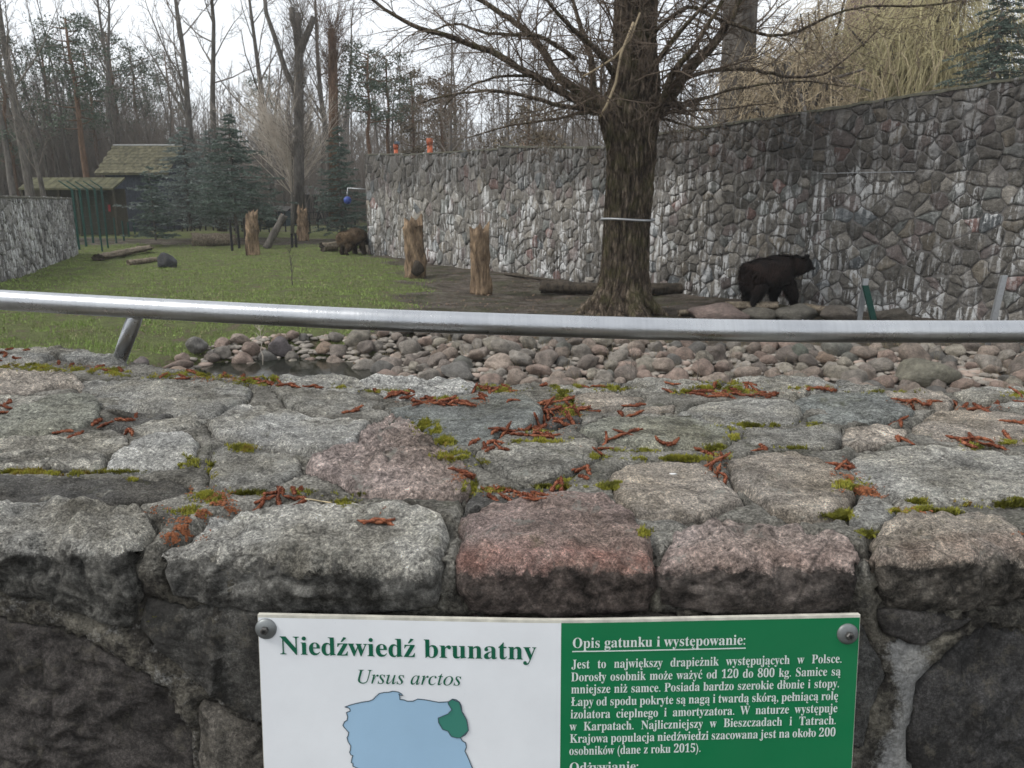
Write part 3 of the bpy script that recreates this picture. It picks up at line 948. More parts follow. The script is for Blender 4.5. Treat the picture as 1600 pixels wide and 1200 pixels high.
for _ in range(9000):
    x = rb.uniform(-6.2, 10.5); y = rb.uniform(10.6, 16.6)
    cands.append((x, y))
CX = np.array(cands); sds = pond_sd(CX[:, 0], CX[:, 1]); ws = bank_w(CX[:, 0])
for tier, (rlo, rhi, prob) in enumerate(((.19, .28, .10), (.14, .185, .7), (.115, .14, 1.0))):
    for (x, y), s_, w_ in zip(cands, sds, ws):
        if s_ < -.12 or s_ > w_ + .05: continue
        if len(placed) >= 297: break
        if abs(x) > y * .70: continue
        if rb.random() > prob: continue
        if tier == 0 and s_ > .5 and rb.random() < .7: continue
        r = rb.uniform(rlo, rhi) * (1.0 if x > -2.5 else .9)
        if free(x, y, r, .70): put_stone(x, y, r, rb.uniform(.05, .35))
print('bank stones', len(placed))
# the many further field stones beyond the three hundred
more = []
for (x, y), s_, w_ in zip(cands, sds, ws):
    if -.12 < s_ < w_ + .1 and abs(x) < y * .78:
        r = rb.uniform(.08, .125)
        if free(x, y, r, .72): more.append((x, y, r)); placed.append((x, y, r))
def merged_rocks(name, pts, mat, seed, label=None, parent=None):
    rr = random.Random(seed)
    base = boulder_mesh(77, 2); bv = np.array([v.co[:] for v in base.vertices]); bf = np.array([p.vertices[:] for p in base.polygons])
    V = []; F = []
    for i, (x, y, z, r) in enumerate(pts):
        a = rr.uniform(0, 6.28); c, s = math.cos(a), math.sin(a)
        v = bv * np.array([r * rr.uniform(.8, 1.2), r * rr.uniform(.8, 1.1), r * rr.uniform(.6, .9)])
        v = np.stack([v[:, 0] * c - v[:, 1] * s, v[:, 0] * s + v[:, 1] * c, v[:, 2]], 1) + np.array([x, y, z])
        V.append(v); F.append(bf + i * len(bv))
    me = mesh_from(name, np.concatenate(V), np.concatenate(F), True, [mat])
    o = obj(name, me, parent)
    tag(o, label, kind='stuff'); return o
FIELD2 = simple('small_field_stone', (.24, .215, .185), .8, var=.6, scale=4, bumpd=.02)
merged_rocks('field_stones', [(x, y, g1(x, y) + r * .35, r) for x, y, r in more[::2]], FIELD2, 14, 'smaller field stones packed between the larger ones of the pond bank')
FIELD3 = simple('pinkish_field_stone', (.30, .235, .195), .8, var=.45, scale=3, bumpd=.02)
merged_rocks('field_stones', [(x, y, g1(x, y) + r * .35, r) for x, y, r in more[1::2]], FIELD3, 15, 'pinkish smaller field stones packed into the pond bank')
cob = []
for _ in range(5200):
    x = rb.uniform(-6, 10.5); y = rb.uniform(10.6, 16.6)
    cob.append((x, y))
cs = np.array(cob); s_ = pond_sd(cs[:, 0], cs[:, 1]); w_ = bank_w(cs[:, 0]); zz = G(cs[:, 0], cs[:, 1])
pts = [(x, y, z + .03, rb.uniform(.045, .11)) for (x, y), z, a, b in zip(cob, zz, s_, w_) if -.15 < a < b + .15]
merged_rocks('cobbles', pts, FIELD2, 4, 'small cobbles filling gaps between the field stones of the pond bank')
# single large boulders one can point to
def big_boulder(u, v, wpx, hpx, col, label, mi=0, Y=None):
    p = PG(u, v) if Y is None else P(u, v, Y)
    o = obj('boulder', BOUL[mi].copy(), None, (p.x, p.y, p.z), col)
    w = wpx / 1200 * p.y / 2; h = hpx / 1200 * p.y / 2
    o.scale = (w / 1.05, w * .8, h / .62); o.location.z += h * .72
    tag(o, label, 'boulder'); return o
big_boulder(1246, 568, 38, 32, (.15, .16, .13), 'round mossy green boulder on the pond bank below the rail, right of the bear', 3)
big_boulder(262, 418, 28, 22, (.055, .055, .06), 'dark pointed grey rock standing alone on the lawn beside the split logs', 5)
big_boulder(1180, 500, 60, 24, (.15, .135, .11), 'brown angular boulder half hidden behind the rail, under the dark bear rump', 1)
big_boulder(1240, 500, 66, 26, (.13, .12, .10), 'greenish brown boulder behind the rail, under the dark bear forelegs', 9)
big_boulder(1120, 500, 110, 28, (.20, .15, .13), 'broad pinkish boulder just behind the rail left of the dark bear', 2)
big_boulder(1310, 500, 60, 22, (.14, .12, .10), 'brown boulder behind the rail just left of the grey post', 4)
big_boulder(1392, 501, 70, 18, (.12, .105, .085), 'low dark boulder behind the rail just right of the leaning green post', 6)
big_boulder(435, 553, 46, 26, (.15, .13, .13), 'purple grey boulder on the far left edge of the pond', 6)
big_boulder(220, 577, 34, 22, (.20, .17, .16), 'pinkish grey boulder on the grass at the left tip of the pond', 7)
big_boulder(1440, 600, 110, 44, (.16, .15, .115), 'large greenish boulder at the near foot of the bank on the right', 8)

# ------------------------------------------------------------------ bark and wood
def bark_mat(name, lo, hi, zs=.25, sc=14, bd=.04, green=0.0):
    m = NM(name, .9, .2)
    v = m.vec((1, 1, zs))
    n = m.noise(sc, 6, .7, v, .6); f = m.noise(sc * 4, 5, .7, v)
    c = m.ramp(n, [(.32, lo), (.66, hi)])
    c = m.mix(.7, c, m.ramp(f, [(.3, .5), (.5, 1.0), (.7, 1.5)]), 'MULTIPLY')
    if green:
        c = m.mix(m.math('MULTIPLY', m.ramp(m.noise(2.2, 5, .7), [(.5, 0), (.68, 1)]), green), c, (.10, .10, .045))
    m.col(c); m.bump(m.math('ADD', n, m.math('MULTIPLY', f, .5)), bd, 1.0)
    return m.m
def old_bark():
    m = NM('old_bark', .92, .15)
    v = m.vec((1, 1, .33))
    cr = m.voro(10, m.vec((1, 1, .22)), 'DISTANCE_TO_EDGE'); n = m.noise(10, 8, .78, v); f = m.noise(45, 6, .8, v)
    c = m.ramp(n, [(.34, (.05, .036, .026)), (.5, (.17, .13, .095)), (.66, (.37, .30, .23))])
    c = m.mix(1.0, c, m.ramp(cr, [(.02, .35), (.22, 1.0)]), 'MULTIPLY')
    c = m.mix(.8, c, m.ramp(f, [(.35, .45), (.5, 1.0), (.66, 1.7)]), 'MULTIPLY')
    c = m.mix(m.math('MULTIPLY', m.ramp(m.noise(2.0, 7, .75), [(.48, 0), (.62, 1)]), .5), c, (.13, .125, .05))
    m.col(c); m.bump(m.math('ADD', m.math('ADD', n, m.math('MULTIPLY', f, .5)), m.math('MULTIPLY', cr, 1.2)), .10, 1.0); return m.m
BARK_MAIN = old_bark()
BARK = bark_mat('grey_bark', (.05, .044, .038), (.165, .148, .13), .2, 6, .04)
BARK_PALE = bark_mat('pale_bark', (.11, .10, .085), (.24, .22, .195), .3, 6, .02)
BARK_TWIG = simple('twig_bark', (.165, .142, .12), .85, var=.3, scale=2)
BARK_RED = bark_mat('red_bark', (.07, .045, .03), (.19, .12, .08), .3, 5, .03)
BARK_OLIVE = simple('willow_twig', (.44, .39, .22), .8, var=.35, scale=1.5)
TWIG_PALE = simple('pale_twig', (.50, .44, .37), .8, var=.25, scale=2)
TWIG_MAIN = simple('main_twig', (.12, .09, .066), .85, var=.35, scale=3)
TWIG_YELL = simple('yellow_twig', (.36, .29, .19), .8, var=.3, scale=3)  # yellowish twig colour shared by willows, brushwood and dead branches
WOOD_RAW = bark_mat('bare_wood', (.035, .022, .016), (.37, .265, .17), .30, 4.5, .07)
WOOD_OLD = bark_mat('old_wood', (.05, .04, .032), (.30, .245, .18), .5, 12, .03, .2)
WOOD_DARK = bark_mat('dark_wood', (.02, .017, .014), (.085, .068, .05), .5, 10, .03)

def grow(mb, p, d, L, r, lv, rng, cfg, k=None):
    """one branch and its children"""
    maxlv = cfg['levels']
    n = cfg['seg'][min(lv, len(cfg['seg']) - 1)]
    sides = cfg['sides'][min(lv, len(cfg['sides']) - 1)]
    pts = [p.copy()]; rad = [r]; dirs = [d.copy()]
    wob = cfg['wob'][min(lv, len(cfg['wob']) - 1)]; up = cfg['up'][min(lv, len(cfg['up']) - 1)]
    tip = cfg.get('tip', .25)
    for i in range(n):
        d = (d + Vector((rng.uniform(-wob, wob), rng.uniform(-wob, wob), rng.uniform(-wob, wob) + up))).normalized()
        p = p + d * (L / n); pts.append(p.copy()); dirs.append(d.copy())
        rad.append(r * (1 - (1 - tip) * (i + 1) / n))
    mb.tube(pts, rad, sides, False)
    if lv >= maxlv: return
    nb = cfg['n'][lv]; nb = rng.randint(int(nb * .75), int(nb * 1.25) + 1)
    st = cfg['start'][lv]
    for b in range(nb):
        t = st + (1 - st) * (b + rng.random()) / nb
        i = min(n - 1, int(t * n)); f = t * n - i
        q = pts[i].lerp(pts[i + 1], min(1, f)); dd = dirs[min(n, i + 1)]
        a = math.radians(rng.uniform(*cfg['ang'][lv])); az = rng.uniform(0, 2 * math.pi)
        x = dd.cross(Vector((.2, .3, .9)));
        if x.length < .1: x = dd.cross(Vector((1, 0, 0)))
        x.normalize(); y = dd.cross(x)
        nd = dd * math.cos(a) + (x * math.cos(az) + y * math.sin(az)) * math.sin(a)
        ln = L * cfg['len'][lv] * rng.uniform(.6, 1.15) * (1 - .55 * t if cfg.get('cone', True) else 1)
        rr = max(cfg['rmin'], rad[i] * cfg['rr'][lv] * rng.uniform(.75, 1.1))
        grow(mb, q, nd, ln, rr, lv + 1, rng, cfg)

FOREST = dict(levels=3, seg=[9, 6, 4, 3], sides=[7, 5, 3, 3], wob=[.055, .16, .22, .3], up=[.02, .09, .10, .06], n=[17, 7, 8], start=[.33, .2, .1],
              ang=[(25, 60), (25, 55), (25, 60)], len=[.34, .45, .42], rr=[.42, .5, .5], rmin=.012)
FOREST2 = dict(FOREST, start=[.5, .2, .1], n=[14, 7, 9], ang=[(35, 75), (25, 60), (25, 60)], len=[.26, .45, .42], wob=[.10, .2, .25, .3])
THIN = dict(levels=3, seg=[9, 4, 3, 2], sides=[5, 3, 3, 3], wob=[.07, .16, .22, .3], up=[.02, .12, .12, .05], n=[16, 6, 6], start=[.3, .2, .1],
            ang=[(20, 45), (20, 45), (25, 50)], len=[.24, .45, .4], rr=[.4, .5, .6], rmin=.012)
PALE = dict(levels=3, seg=[6, 6, 5, 3], sides=[7, 5, 3, 3], wob=[.07, .12, .16, .2], up=[.0, .04, .07, .05], n=[20, 9, 9], start=[.22, .12, .1],
            ang=[(25, 70), (20, 45), (20, 45)], len=[.75, .5, .45], rr=[.38, .5, .55], rmin=.009, cone=True)

def tree_mesh(cfg, H, r, seed, mat, twigmat=None, lean=0.0):
    """trunk mesh and crown mesh as two parts"""
    rng = random.Random(seed)
    mb = MB(); cr = MB()
    n = 10; p = Vector((0, 0, -.3)); d = Vector((lean, 0, 1)).normalized()
    pts = [p.copy()]; rad = [r * 1.35]; dirs = [d]
    for i in range(n):
        w = cfg['wob'][0]
        d = (d + Vector((rng.uniform(-w, w), rng.uniform(-w, w), .04))).normalized()
        p = p + d * ((H + .3) / n); pts.append(p.copy()); dirs.append(d.copy()); rad.append(r * (1.05 - .92 * (i + 1) / n))
    mb.tube(pts, rad, 9, True)
    nb = cfg['n'][0]; nb = rng.randint(int(nb * .85), int(nb * 1.15) + 1)
    for b in range(nb):
        t = cfg['start'][0] + (1 - cfg['start'][0]) * (b + rng.random()) / nb
        i = min(n - 1, int(t * n)); q = pts[i].lerp(pts[i + 1], t * n - i); dd = dirs[i]
        a = math.radians(rng.uniform(*cfg['ang'][0])); az = rng.uniform(0, 6.283)
        nd = Vector((math.cos(az) * math.sin(a), math.sin(az) * math.sin(a), math.cos(a)))
        ln = H * cfg['len'][0] * rng.uniform(.6, 1.15) * (1.1 - .6 * t)
        sub = dict(cfg)
        grow(cr, q, nd, ln, max(cfg['rmin'], rad[i] * cfg['rr'][0] * rng.uniform(.7, 1.1)), 1, rng, cfg)
    return mb, cr

def finish_mesh(mb, name, mat):
    m = bpy.data.meshes.new(name); m.from_pydata([tuple(v) for v in mb.V], [], mb.F); m.materials.append(mat)
    m.polygons.foreach_set('use_smooth', np.ones(len(m.polygons), dtype=bool)); m.update(); return m

PROTO = {}
for nm, cfg, H, r, sds_, mat, tm in (('forest', FOREST, 17, .26, (1, 2, 3), BARK, BARK_TWIG), ('forked', FOREST2, 17, .24, (4, 5), BARK, BARK_TWIG),
                                     ('thin', THIN, 15, .13, (6, 7, 8), BARK, BARK_TWIG)):
    PROTO[nm] = []
    for s_ in sds_:
        a, b = tree_mesh(cfg, H, r, s_, mat)
        PROTO[nm].append((finish_mesh(a, 'trunk', mat), finish_mesh(b, 'crown', tm), H))

def put_tree(meshes, x, y, H, rz, name, label, cat, group=None, z=None, sxy=None, color=None):
    tr, cr, H0 = meshes
    z = g1(x, y) if z is None else z
    t = empty(name, (x, y, z), rz, label, cat, group)
    s = H / H0; t.scale = (sxy or s, sxy or s, s)
    obj('trunk', tr, t); obj('crown', cr, t)
    return t

def tree_at(u, Y, H, kind, i, name='bare_tree', label=None, group=None, sxy=None):
    p = P(u, 300, Y)
    pr = PROTO[kind]; return put_tree(pr[i % len(pr)], p.x, Y, H, R.uniform(0, 6.28), name, label, 'tree', group, sxy=sxy)

# single bare trees one can point to
tree_at(22, 58, 19, 'forked', 0, label='tall bare tree leaning at the far left edge behind the low wall')
tree_at(50, 48, 20, 'forest', 1, label='dark thick trunked bare tree behind the left low wall, nearest to the long mossy roof', sxy=1.1)
tree_at(66, 44, 13, 'thin', 0, label='pale slender trunk just right of the thick dark trunk behind the low wall', sxy=1.3)
tree_at(80, 62, 18, 'thin', 1, label='thin bare tree left of the dark pine by the shed roof')
tree_at(180, 62, 21, 'forked', 1, label='tall bare tree with a pale lower trunk rising behind the shed roof', sxy=1.1)
tree_at(194, 66, 20, 'forest', 2, label='dark bare tree close behind the pale trunk above the shed')
tree_at(301, 60, 22, 'forest', 0, label='straight dark bare tree rising behind the blue spruces', sxy=1.25)
tree_at(342, 57, 20, 'forked', 0, label='dark crooked bare tree right of the straight trunk above the spruces', sxy=1.2)
tree_at(425, 64, 21, 'forest', 1, label='tall bare tree with steep limbs left of the lopped trunk')
tree_at(520, 62, 20, 'forest', 2, label='reddish brown bare tree right of the lopped trunk')
tree_at(606, 60, 13, 'thin', 2, label='slim bare tree beside the pine above the wall pier')
tree_at(706, 50, 12, 'forest', 0, label='bare tree above the wall by the taller orange pipe')
tree_at(838, 52, 13, 'forked', 1, label='bare tree rising behind the wall left of the big trunk')
# misty rows further off
def where(x, Y):
    u = 800 + 1200 * x / Y * .975
    for lim, w in ((60, 'at the left edge behind the low wall'), (150, 'behind the long low shelter'), (235, 'above the shed roof'), (330, 'above the silvery blue spruce'), (420, 'above the broad dark spruce'), (500, 'close behind the lopped tree'), (575, 'left of the wall pier'), (660, 'above the shorter orange pipe'), (760, 'right of the taller orange pipe'), (920, 'left of the huge old tree'), (1130, 'between the two massive trunks'), (1300, 'right of the second massive trunk')):
        if u < lim: return w
    return 'beneath the golden willow'
G1, G2 = 'bare trees in the rows of the far forest', 'slender bare trees of the misty far forest'
rr = random.Random(21)
for i in range(26):
    Y = rr.uniform(78, 118); x = rr.uniform(-.72, .34) * Y
    pr = PROTO['forest'] if i % 2 else PROTO['forked']
    put_tree(pr[i % len(pr)], x, Y, rr.uniform(15, 22), rr.uniform(0, 6.28), 'bare_tree', 'stout branching bare tree of the far forest, ' + where(x, Y), 'tree', 'stout far trees ' + where(x, Y))
for i in range(44):
    Y = rr.uniform(68, 108); x = rr.uniform(-.74, .30) * Y
    pr = PROTO['thin']
    put_tree(pr[i % len(pr)], x, Y, rr.uniform(11, 18), rr.uniform(0, 6.28), 'bare_tree', 'slender pole-like bare tree of the far forest, ' + where(x, Y), 'tree', 'slender far trees ' + where(x, Y))
for i in range(14):
    Y = rr.uniform(62, 78); x = rr.uniform(-.74, -.42) * Y
    pr = PROTO['thin']
    put_tree(pr[i % len(pr)], x, Y, rr.uniform(13, 19), rr.uniform(0, 6.28), 'bare_tree', 'dark slender bare tree at the near edge of the wood, ' + where(x, Y), 'tree', 'slender trees at the near edge of the wood ' + where(x, Y))
for i in range(10):
    Y = rr.uniform(30, 50); x = rr.uniform(.05, .62) * Y
    pr = PROTO['thin']
    put_tree(pr[i % len(pr)], x, Y + 6, rr.uniform(9, 14), rr.uniform(0, 6.28), 'bare_tree', 'thin bare tree close behind the high wall, ' + where(x, Y + 6), 'tree', 'thin trees behind the high wall ' + where(x, Y + 6))

# far undergrowth: brushwood nobody could count
def brush(name, x0, x1, y0, y1, n, hmin, hmax, mat, label, seed, seg=3, sp=.35):
    rr = random.Random(seed); mb = MB()
    for i in range(n):
        y = rr.uniform(y0, y1); x = rr.uniform(x0, x1) * y
        b = Vector((x, y, g1(x, y) - .1)) if i % 1 == 0 else None
        h = rr.uniform(hmin, hmax)
        for q in range(3):
            d = Vector((rr.uniform(-sp, sp), rr.uniform(-sp, sp), 1)).normalized()
            pts = [b]; p = b
            for k in range(seg):
                d = (d + Vector((rr.uniform(-.25, .25), rr.uniform(-.25, .25), 0))).normalized(); p = p + d * (h / seg); pts.append(p)
            mb.tube(pts, [.030 * (1 - .7 * k / seg) for k in range(seg + 1)], 3, False)
            for k in range(1, seg + 1):
                for _ in range(2):
                    dd = (d + Vector((rr.uniform(-.9, .9), rr.uniform(-.9, .9), rr.uniform(0, .5)))).normalized()
                    mb.tube([pts[k], pts[k] + dd * h * rr.uniform(.15, .3)], [.014, .006], 3, False)
    o = mb.build(name, mat); tag(o, label, kind='stuff'); return o
brush('undergrowth', -.78, .32, 66, 100, 3200, 2.5, 8.5, BARK_TWIG, 'leafless brushwood under the far forest', 31)
brush('undergrowth', -.80, -.42, 63, 82, 1100, 4, 11, BARK_TWIG, 'brown leafless brushwood behind the shed and the low roof', 35)
brush('undergrowth', .30, .74, 27, 40, 240, 3, 8.0, TWIG_YELL, 'tangled brown brushwood behind the high wall on the right', 33)

# distant wood that closes the view
def far_wood():
    rr = random.Random(8); mb = MB()
    for i in range(1300):
        Y = rr.uniform(105, 170); x = rr.uniform(-.85, .95) * Y
        z = g1(x, Y); H = rr.uniform(9, 22); lean = rr.uniform(-.06, .06)
        top = Vector((x + lean * H, Y, z + H))
        b = Vector((x, Y, z - .5))
        mb.tube([b, b.lerp(top, .5) + Vector((rr.uniform(-.3, .3), 0, 0)), top], [rr.uniform(.10, .22), .10, .03], 4, False)
        for q in range(18):
            t = rr.uniform(.3, .98); s = b.lerp(top, t); a = rr.uniform(0, 6.28); L = H * .22 * (1.15 - t)
            e = s + Vector((math.cos(a) * L, math.sin(a) * L, L * rr.uniform(.6, 1.5)))
            mb.tube([s, e], [.05, .02], 3, False)
            for w in range(6):
                s2 = s.lerp(e, rr.uniform(.3, 1)); L2 = L * .5
                mb.tri(s2, s2 + Vector((.05, 0, .02)), s2 + Vector((rr.uniform(-L2, L2), rr.uniform(-L2, L2), rr.uniform(.1, L2))))
    o = mb.build('far_wood', BARK_TWIG); tag(o, 'grey brown mass of bare trees closing the view', kind='stuff')
far_wood()
#@@PART3
# ------------------------------------------------------------------ evergreens
def needle_mat(name, lo, hi):
    m = NM(name, .75, .2)
    n = m.noise(1.3, 5, .7, m.vec(rnd=True)); f = m.noise(9, 3, .6, m.vec(rnd=True))
    c = m.ramp(n, [(.32, lo), (.68, hi)])
    m.col(m.mix(.7, c, m.ramp(f, [(.3, .6), (.7, 1.5)]), 'MULTIPLY')); return m.m
N_BLUE = needle_mat('blue_needles', (.085, .105, .095), (.30, .34, .31))
N_DARK = needle_mat('dark_needles', (.05, .07, .056), (.165, .205, .17))
N_PINE = needle_mat('pine_needles', (.05, .07, .05), (.11, .135, .095))
N_BROWN = needle_mat('brown_foliage', (.09, .07, .045), (.17, .135, .09))

def needle_spray(mb, a, b, w, n, rng, up=.25):
    """needled twig from a to b made of small blades"""
    d = b - a; L = d.length
    if L < 1e-4: return
    d = d / L
    for i in range(n):
        t = (i + rng.random()) / n
        p = a + d * (L * t)
        s = Vector((rng.uniform(-1, 1), rng.uniform(-1, 1), rng.uniform(-.6, .9 + up))).normalized()
        e = p + (s * .8 + d * .7) * (w * (1.1 - .5 * t) * rng.uniform(.6, 1.2))
        q = d.cross(s).normalized() * (w * .2)
        mb.tri(p + q, p - q, e)

def spruce(H, Rb, seed, mat, z0=.06, dens=1.0, droop=.15, wn=.16):
    rng = random.Random(seed); tr = MB(); cr = MB()
    tr.tube([Vector((0, 0, -.2)), Vector((0, 0, H * .5)), Vector((0, 0, H * .98))], [H * .016, H * .01, .01], 7, False)
    lv = int(H / .27)
    for i in range(lv):
        t = i / lv; z = H * (z0 + (1 - z0) * t)
        r = Rb * (1 - t) ** .85 * rng.uniform(.8, 1.12) + .08
        nb = max(5, int(12 * (1 - t * .5) * dens))
        a0 = rng.uniform(0, 6.28)
        for b in range(nb):
            a = a0 + 6.283 * b / nb + rng.uniform(-.35, .35); rr_ = r * rng.choice((rng.uniform(.35, .8), rng.uniform(.8, 1.2), rng.uniform(.9, 1.3))) * (1 + .22 * noise.noise((math.cos(a) * 1.5 + seed, math.sin(a) * 1.5, z * .5)))
            dx, dy = math.cos(a), math.sin(a)
            z_ = z + rng.uniform(-.22, .22)
            s = Vector((0, 0, z_)); tilt = rng.uniform(-.12, .35)
            m1 = Vector((dx * rr_ * .5, dy * rr_ * .5, z_ - rr_ * droop * .5 + rr_ * tilt * .4))
            e = Vector((dx * rr_, dy * rr_, z_ - rr_ * droop + rr_ * tilt))
            tr.tube([s, m1, e], [.02, .012, .005], 3, False)
            needle_spray(cr, s.lerp(m1, .3), m1, wn, int(14 * dens), rng); needle_spray(cr, m1, e, wn, int(20 * dens), rng)
            for q in range(int(2 + rr_ * 3.2)):
                f = rng.uniform(.25, .95); p = (s.lerp(m1, f * 2) if f < .5 else m1.lerp(e, f * 2 - 1))
                sd_ = rng.choice((-1, 1)); l2 = rr_ * .36 * (1.15 - f) + .08
                g = p + Vector((dx * .7 - dy * sd_, dy * .7 + dx * sd_, -.18)).normalized() * l2
                needle_spray(cr, p, g, wn, int(10 * dens), rng)
    return tr, cr

def place_ever(tr, cr, x, y, name, label, mat, group=None, rz=0.0, z=None, bark=BARK):
    t = empty(name, (x, y, g1(x, y) if z is None else z), rz, label, 'tree', group)
    a = finish_mesh(tr, 'trunk', bark); b = finish_mesh(cr, 'crown', mat)
    b.polygons.foreach_set('use_smooth', np.zeros(len(b.polygons), dtype=bool))
    obj('trunk', a, t); obj('crown', b, t); return t

def ever(u, vb, vt, wpx, Y, seed, mat, name, label, **kw):
    b = P(u, vb, Y); t = P(u, vt, Y); H = t.z - b.z
    tr, cr = spruce(H, wpx / 1200 * Y / 2, seed, mat, **kw)
    return place_ever(tr, cr, b.x, Y, name, label, mat, z=b.z)
ever(298, 356, 196, 165, 49, 1, N_BLUE, 'spruce_tree', 'silvery blue spruce standing left of the darker spruce beside the shed', z0=.10, droop=.12, dens=.95)
ever(370, 360, 178, 160, 46, 2, N_DARK, 'spruce_tree', 'broad dark blue green spruce right of the silvery one behind the lying log', z0=.15, droop=.14, dens=1.0)
ever(338, 352, 200, 150, 53, 12, N_BLUE, 'spruce_tree', 'bluish spruce squeezed between and behind the two large spruces', z0=.05, dens=.9)
ever(243, 370, 258, 82, 45, 3, N_DARK, 'spruce_tree', 'small dark spruce in front of the shed wall', z0=.02, dens=.9)
ever(414, 352, 318, 40, 50, 4, N_DARK, 'spruce_tree', 'very low dark spruce at the right foot of the broad spruce', z0=.02)
ever(535, 360, 196, 100, 50, 5, N_DARK, 'spruce_tree', 'tall narrow spruce behind the blue ball by the pier', z0=.03)
ever(1545, 175, -60, 150, 27, 6, N_DARK, 'spruce_tree', 'dark spruce rising behind the high wall at the upper right corner', z0=.15, droop=.35, wn=.13)
ever(1610, 190, -90, 150, 30, 7, N_DARK, 'spruce_tree', 'second dark spruce at the right edge behind the wall', z0=.2, droop=.35, wn=.13)

def pine(H, r, seed, mat, crown=.45, cw=.2, clumps=26):
    rng = random.Random(seed); tr = MB(); cr = MB()
    lean = rng.uniform(-.03, .03)
    top = Vector((lean * H, 0, H)); b = Vector((0, 0, -.3))
    pts = [b.lerp(top, k / 7) + Vector((rng.uniform(-.12, .12), rng.uniform(-.12, .12), 0)) for k in range(8)]
    tr.tube(pts, [r * (1.2 - k * .13) for k in range(8)], 8, True)
    for i in range(clumps):
        t = crown + (1 - crown) * (i + rng.random()) / clumps
        k = min(6, int(t * 7)); s = pts[k].lerp(pts[k + 1], t * 7 - k)
        a = rng.uniform(0, 6.28); L = H * cw * rng.uniform(.35, 1.0) * math.sin(min(1, (1.06 - t) / (1 - crown) * 1.6 + .25) * 1.57)
        e = s + Vector((math.cos(a) * L, math.sin(a) * L, L * rng.uniform(.0, .55)))
        tr.tube([s, s.lerp(e, .5) + Vector((0, 0, -.1)), e], [.06, .035, .015], 4, False)
        cs_ = L * rng.uniform(.28, .42) + .35
        for q in range(95):
            p = e + Vector((rng.gauss(0, .5), rng.gauss(0, .5), rng.gauss(0, .26))) * cs_
            d = Vector((rng.uniform(-1, 1), rng.uniform(-1, 1), rng.uniform(-.2, 1))).normalized() * rng.uniform(.14, .3)
            w = d.cross(Vector((rng.uniform(-1, 1), rng.uniform(-1, 1), .3))).normalized() * .05
            cr.tri(p + w, p - w, p + d)
    return tr, cr

def pine_at(u, Y, vt, r, seed, label, mat=N_PINE, group=None, name='pine_tree', **kw):
    t = P(u, vt, Y); z = g1(t.x, Y); H = t.z - z
    tr, cr = pine(H, r, seed, mat, **kw)
    return place_ever(tr, cr, t.x, Y, name, label, mat, group, z=z, bark=BARK_RED)
pine_at(105, 58, 28, .24, 41, 'dark pine with a rounded crown near the top left', crown=.5, cw=.17, clumps=34)
pine_at(62, 66, 70, .2, 42, 'dense pine between the left bare trunks', crown=.45, cw=.15)
pine_at(137, 66, 75, .2, 43, 'dark pine crown touching the rounded pine on its right', crown=.45, cw=.15)
pine_at(168, 70, 50, .22, 44, 'pine with a reddish stem above the shed ridge', crown=.5, cw=.17, clumps=30)
pine_at(205, 74, 75, .2, 45, 'pine to the right of the shed, half behind bare trunks', crown=.5, cw=.15)
pine_at(568, 56, 84, .18, 46, 'slim pine with a flat clumped crown above the wall pier', crown=.62, cw=.2, clumps=24)
pine_at(604, 60, 92, .18, 47, 'pine just right of the slim one above the pier', crown=.6, cw=.17, clumps=22)
pine_at(642, 62, 112, .18, 48, 'brownish green conifer above the lower orange pipe', mat=N_BROWN, crown=.35, cw=.13, clumps=34)
pine_at(692, 62, 122, .18, 49, 'brownish conifer above the taller orange pipe', mat=N_BROWN, crown=.35, cw=.13, clumps=32)
pine_at(826, 42, 190, .12, 50, 'pale yellow green shrubby tree showing over the wall between the branches', mat=N_BROWN, crown=.3, cw=.3, clumps=20, name='shrub')
pine_at(260, 96, 80, .2, 51, 'distant pine seen between thin trunks above the blue spruce', crown=.5, cw=.14)
pine_at(400, 92, 120, .2, 52, 'distant pine left of the lopped trunk', crown=.5, cw=.14)
pine_at(-10, 60, 60, .2, 53, 'pine cut by the left edge of the picture', crown=.35, cw=.15, clumps=30)

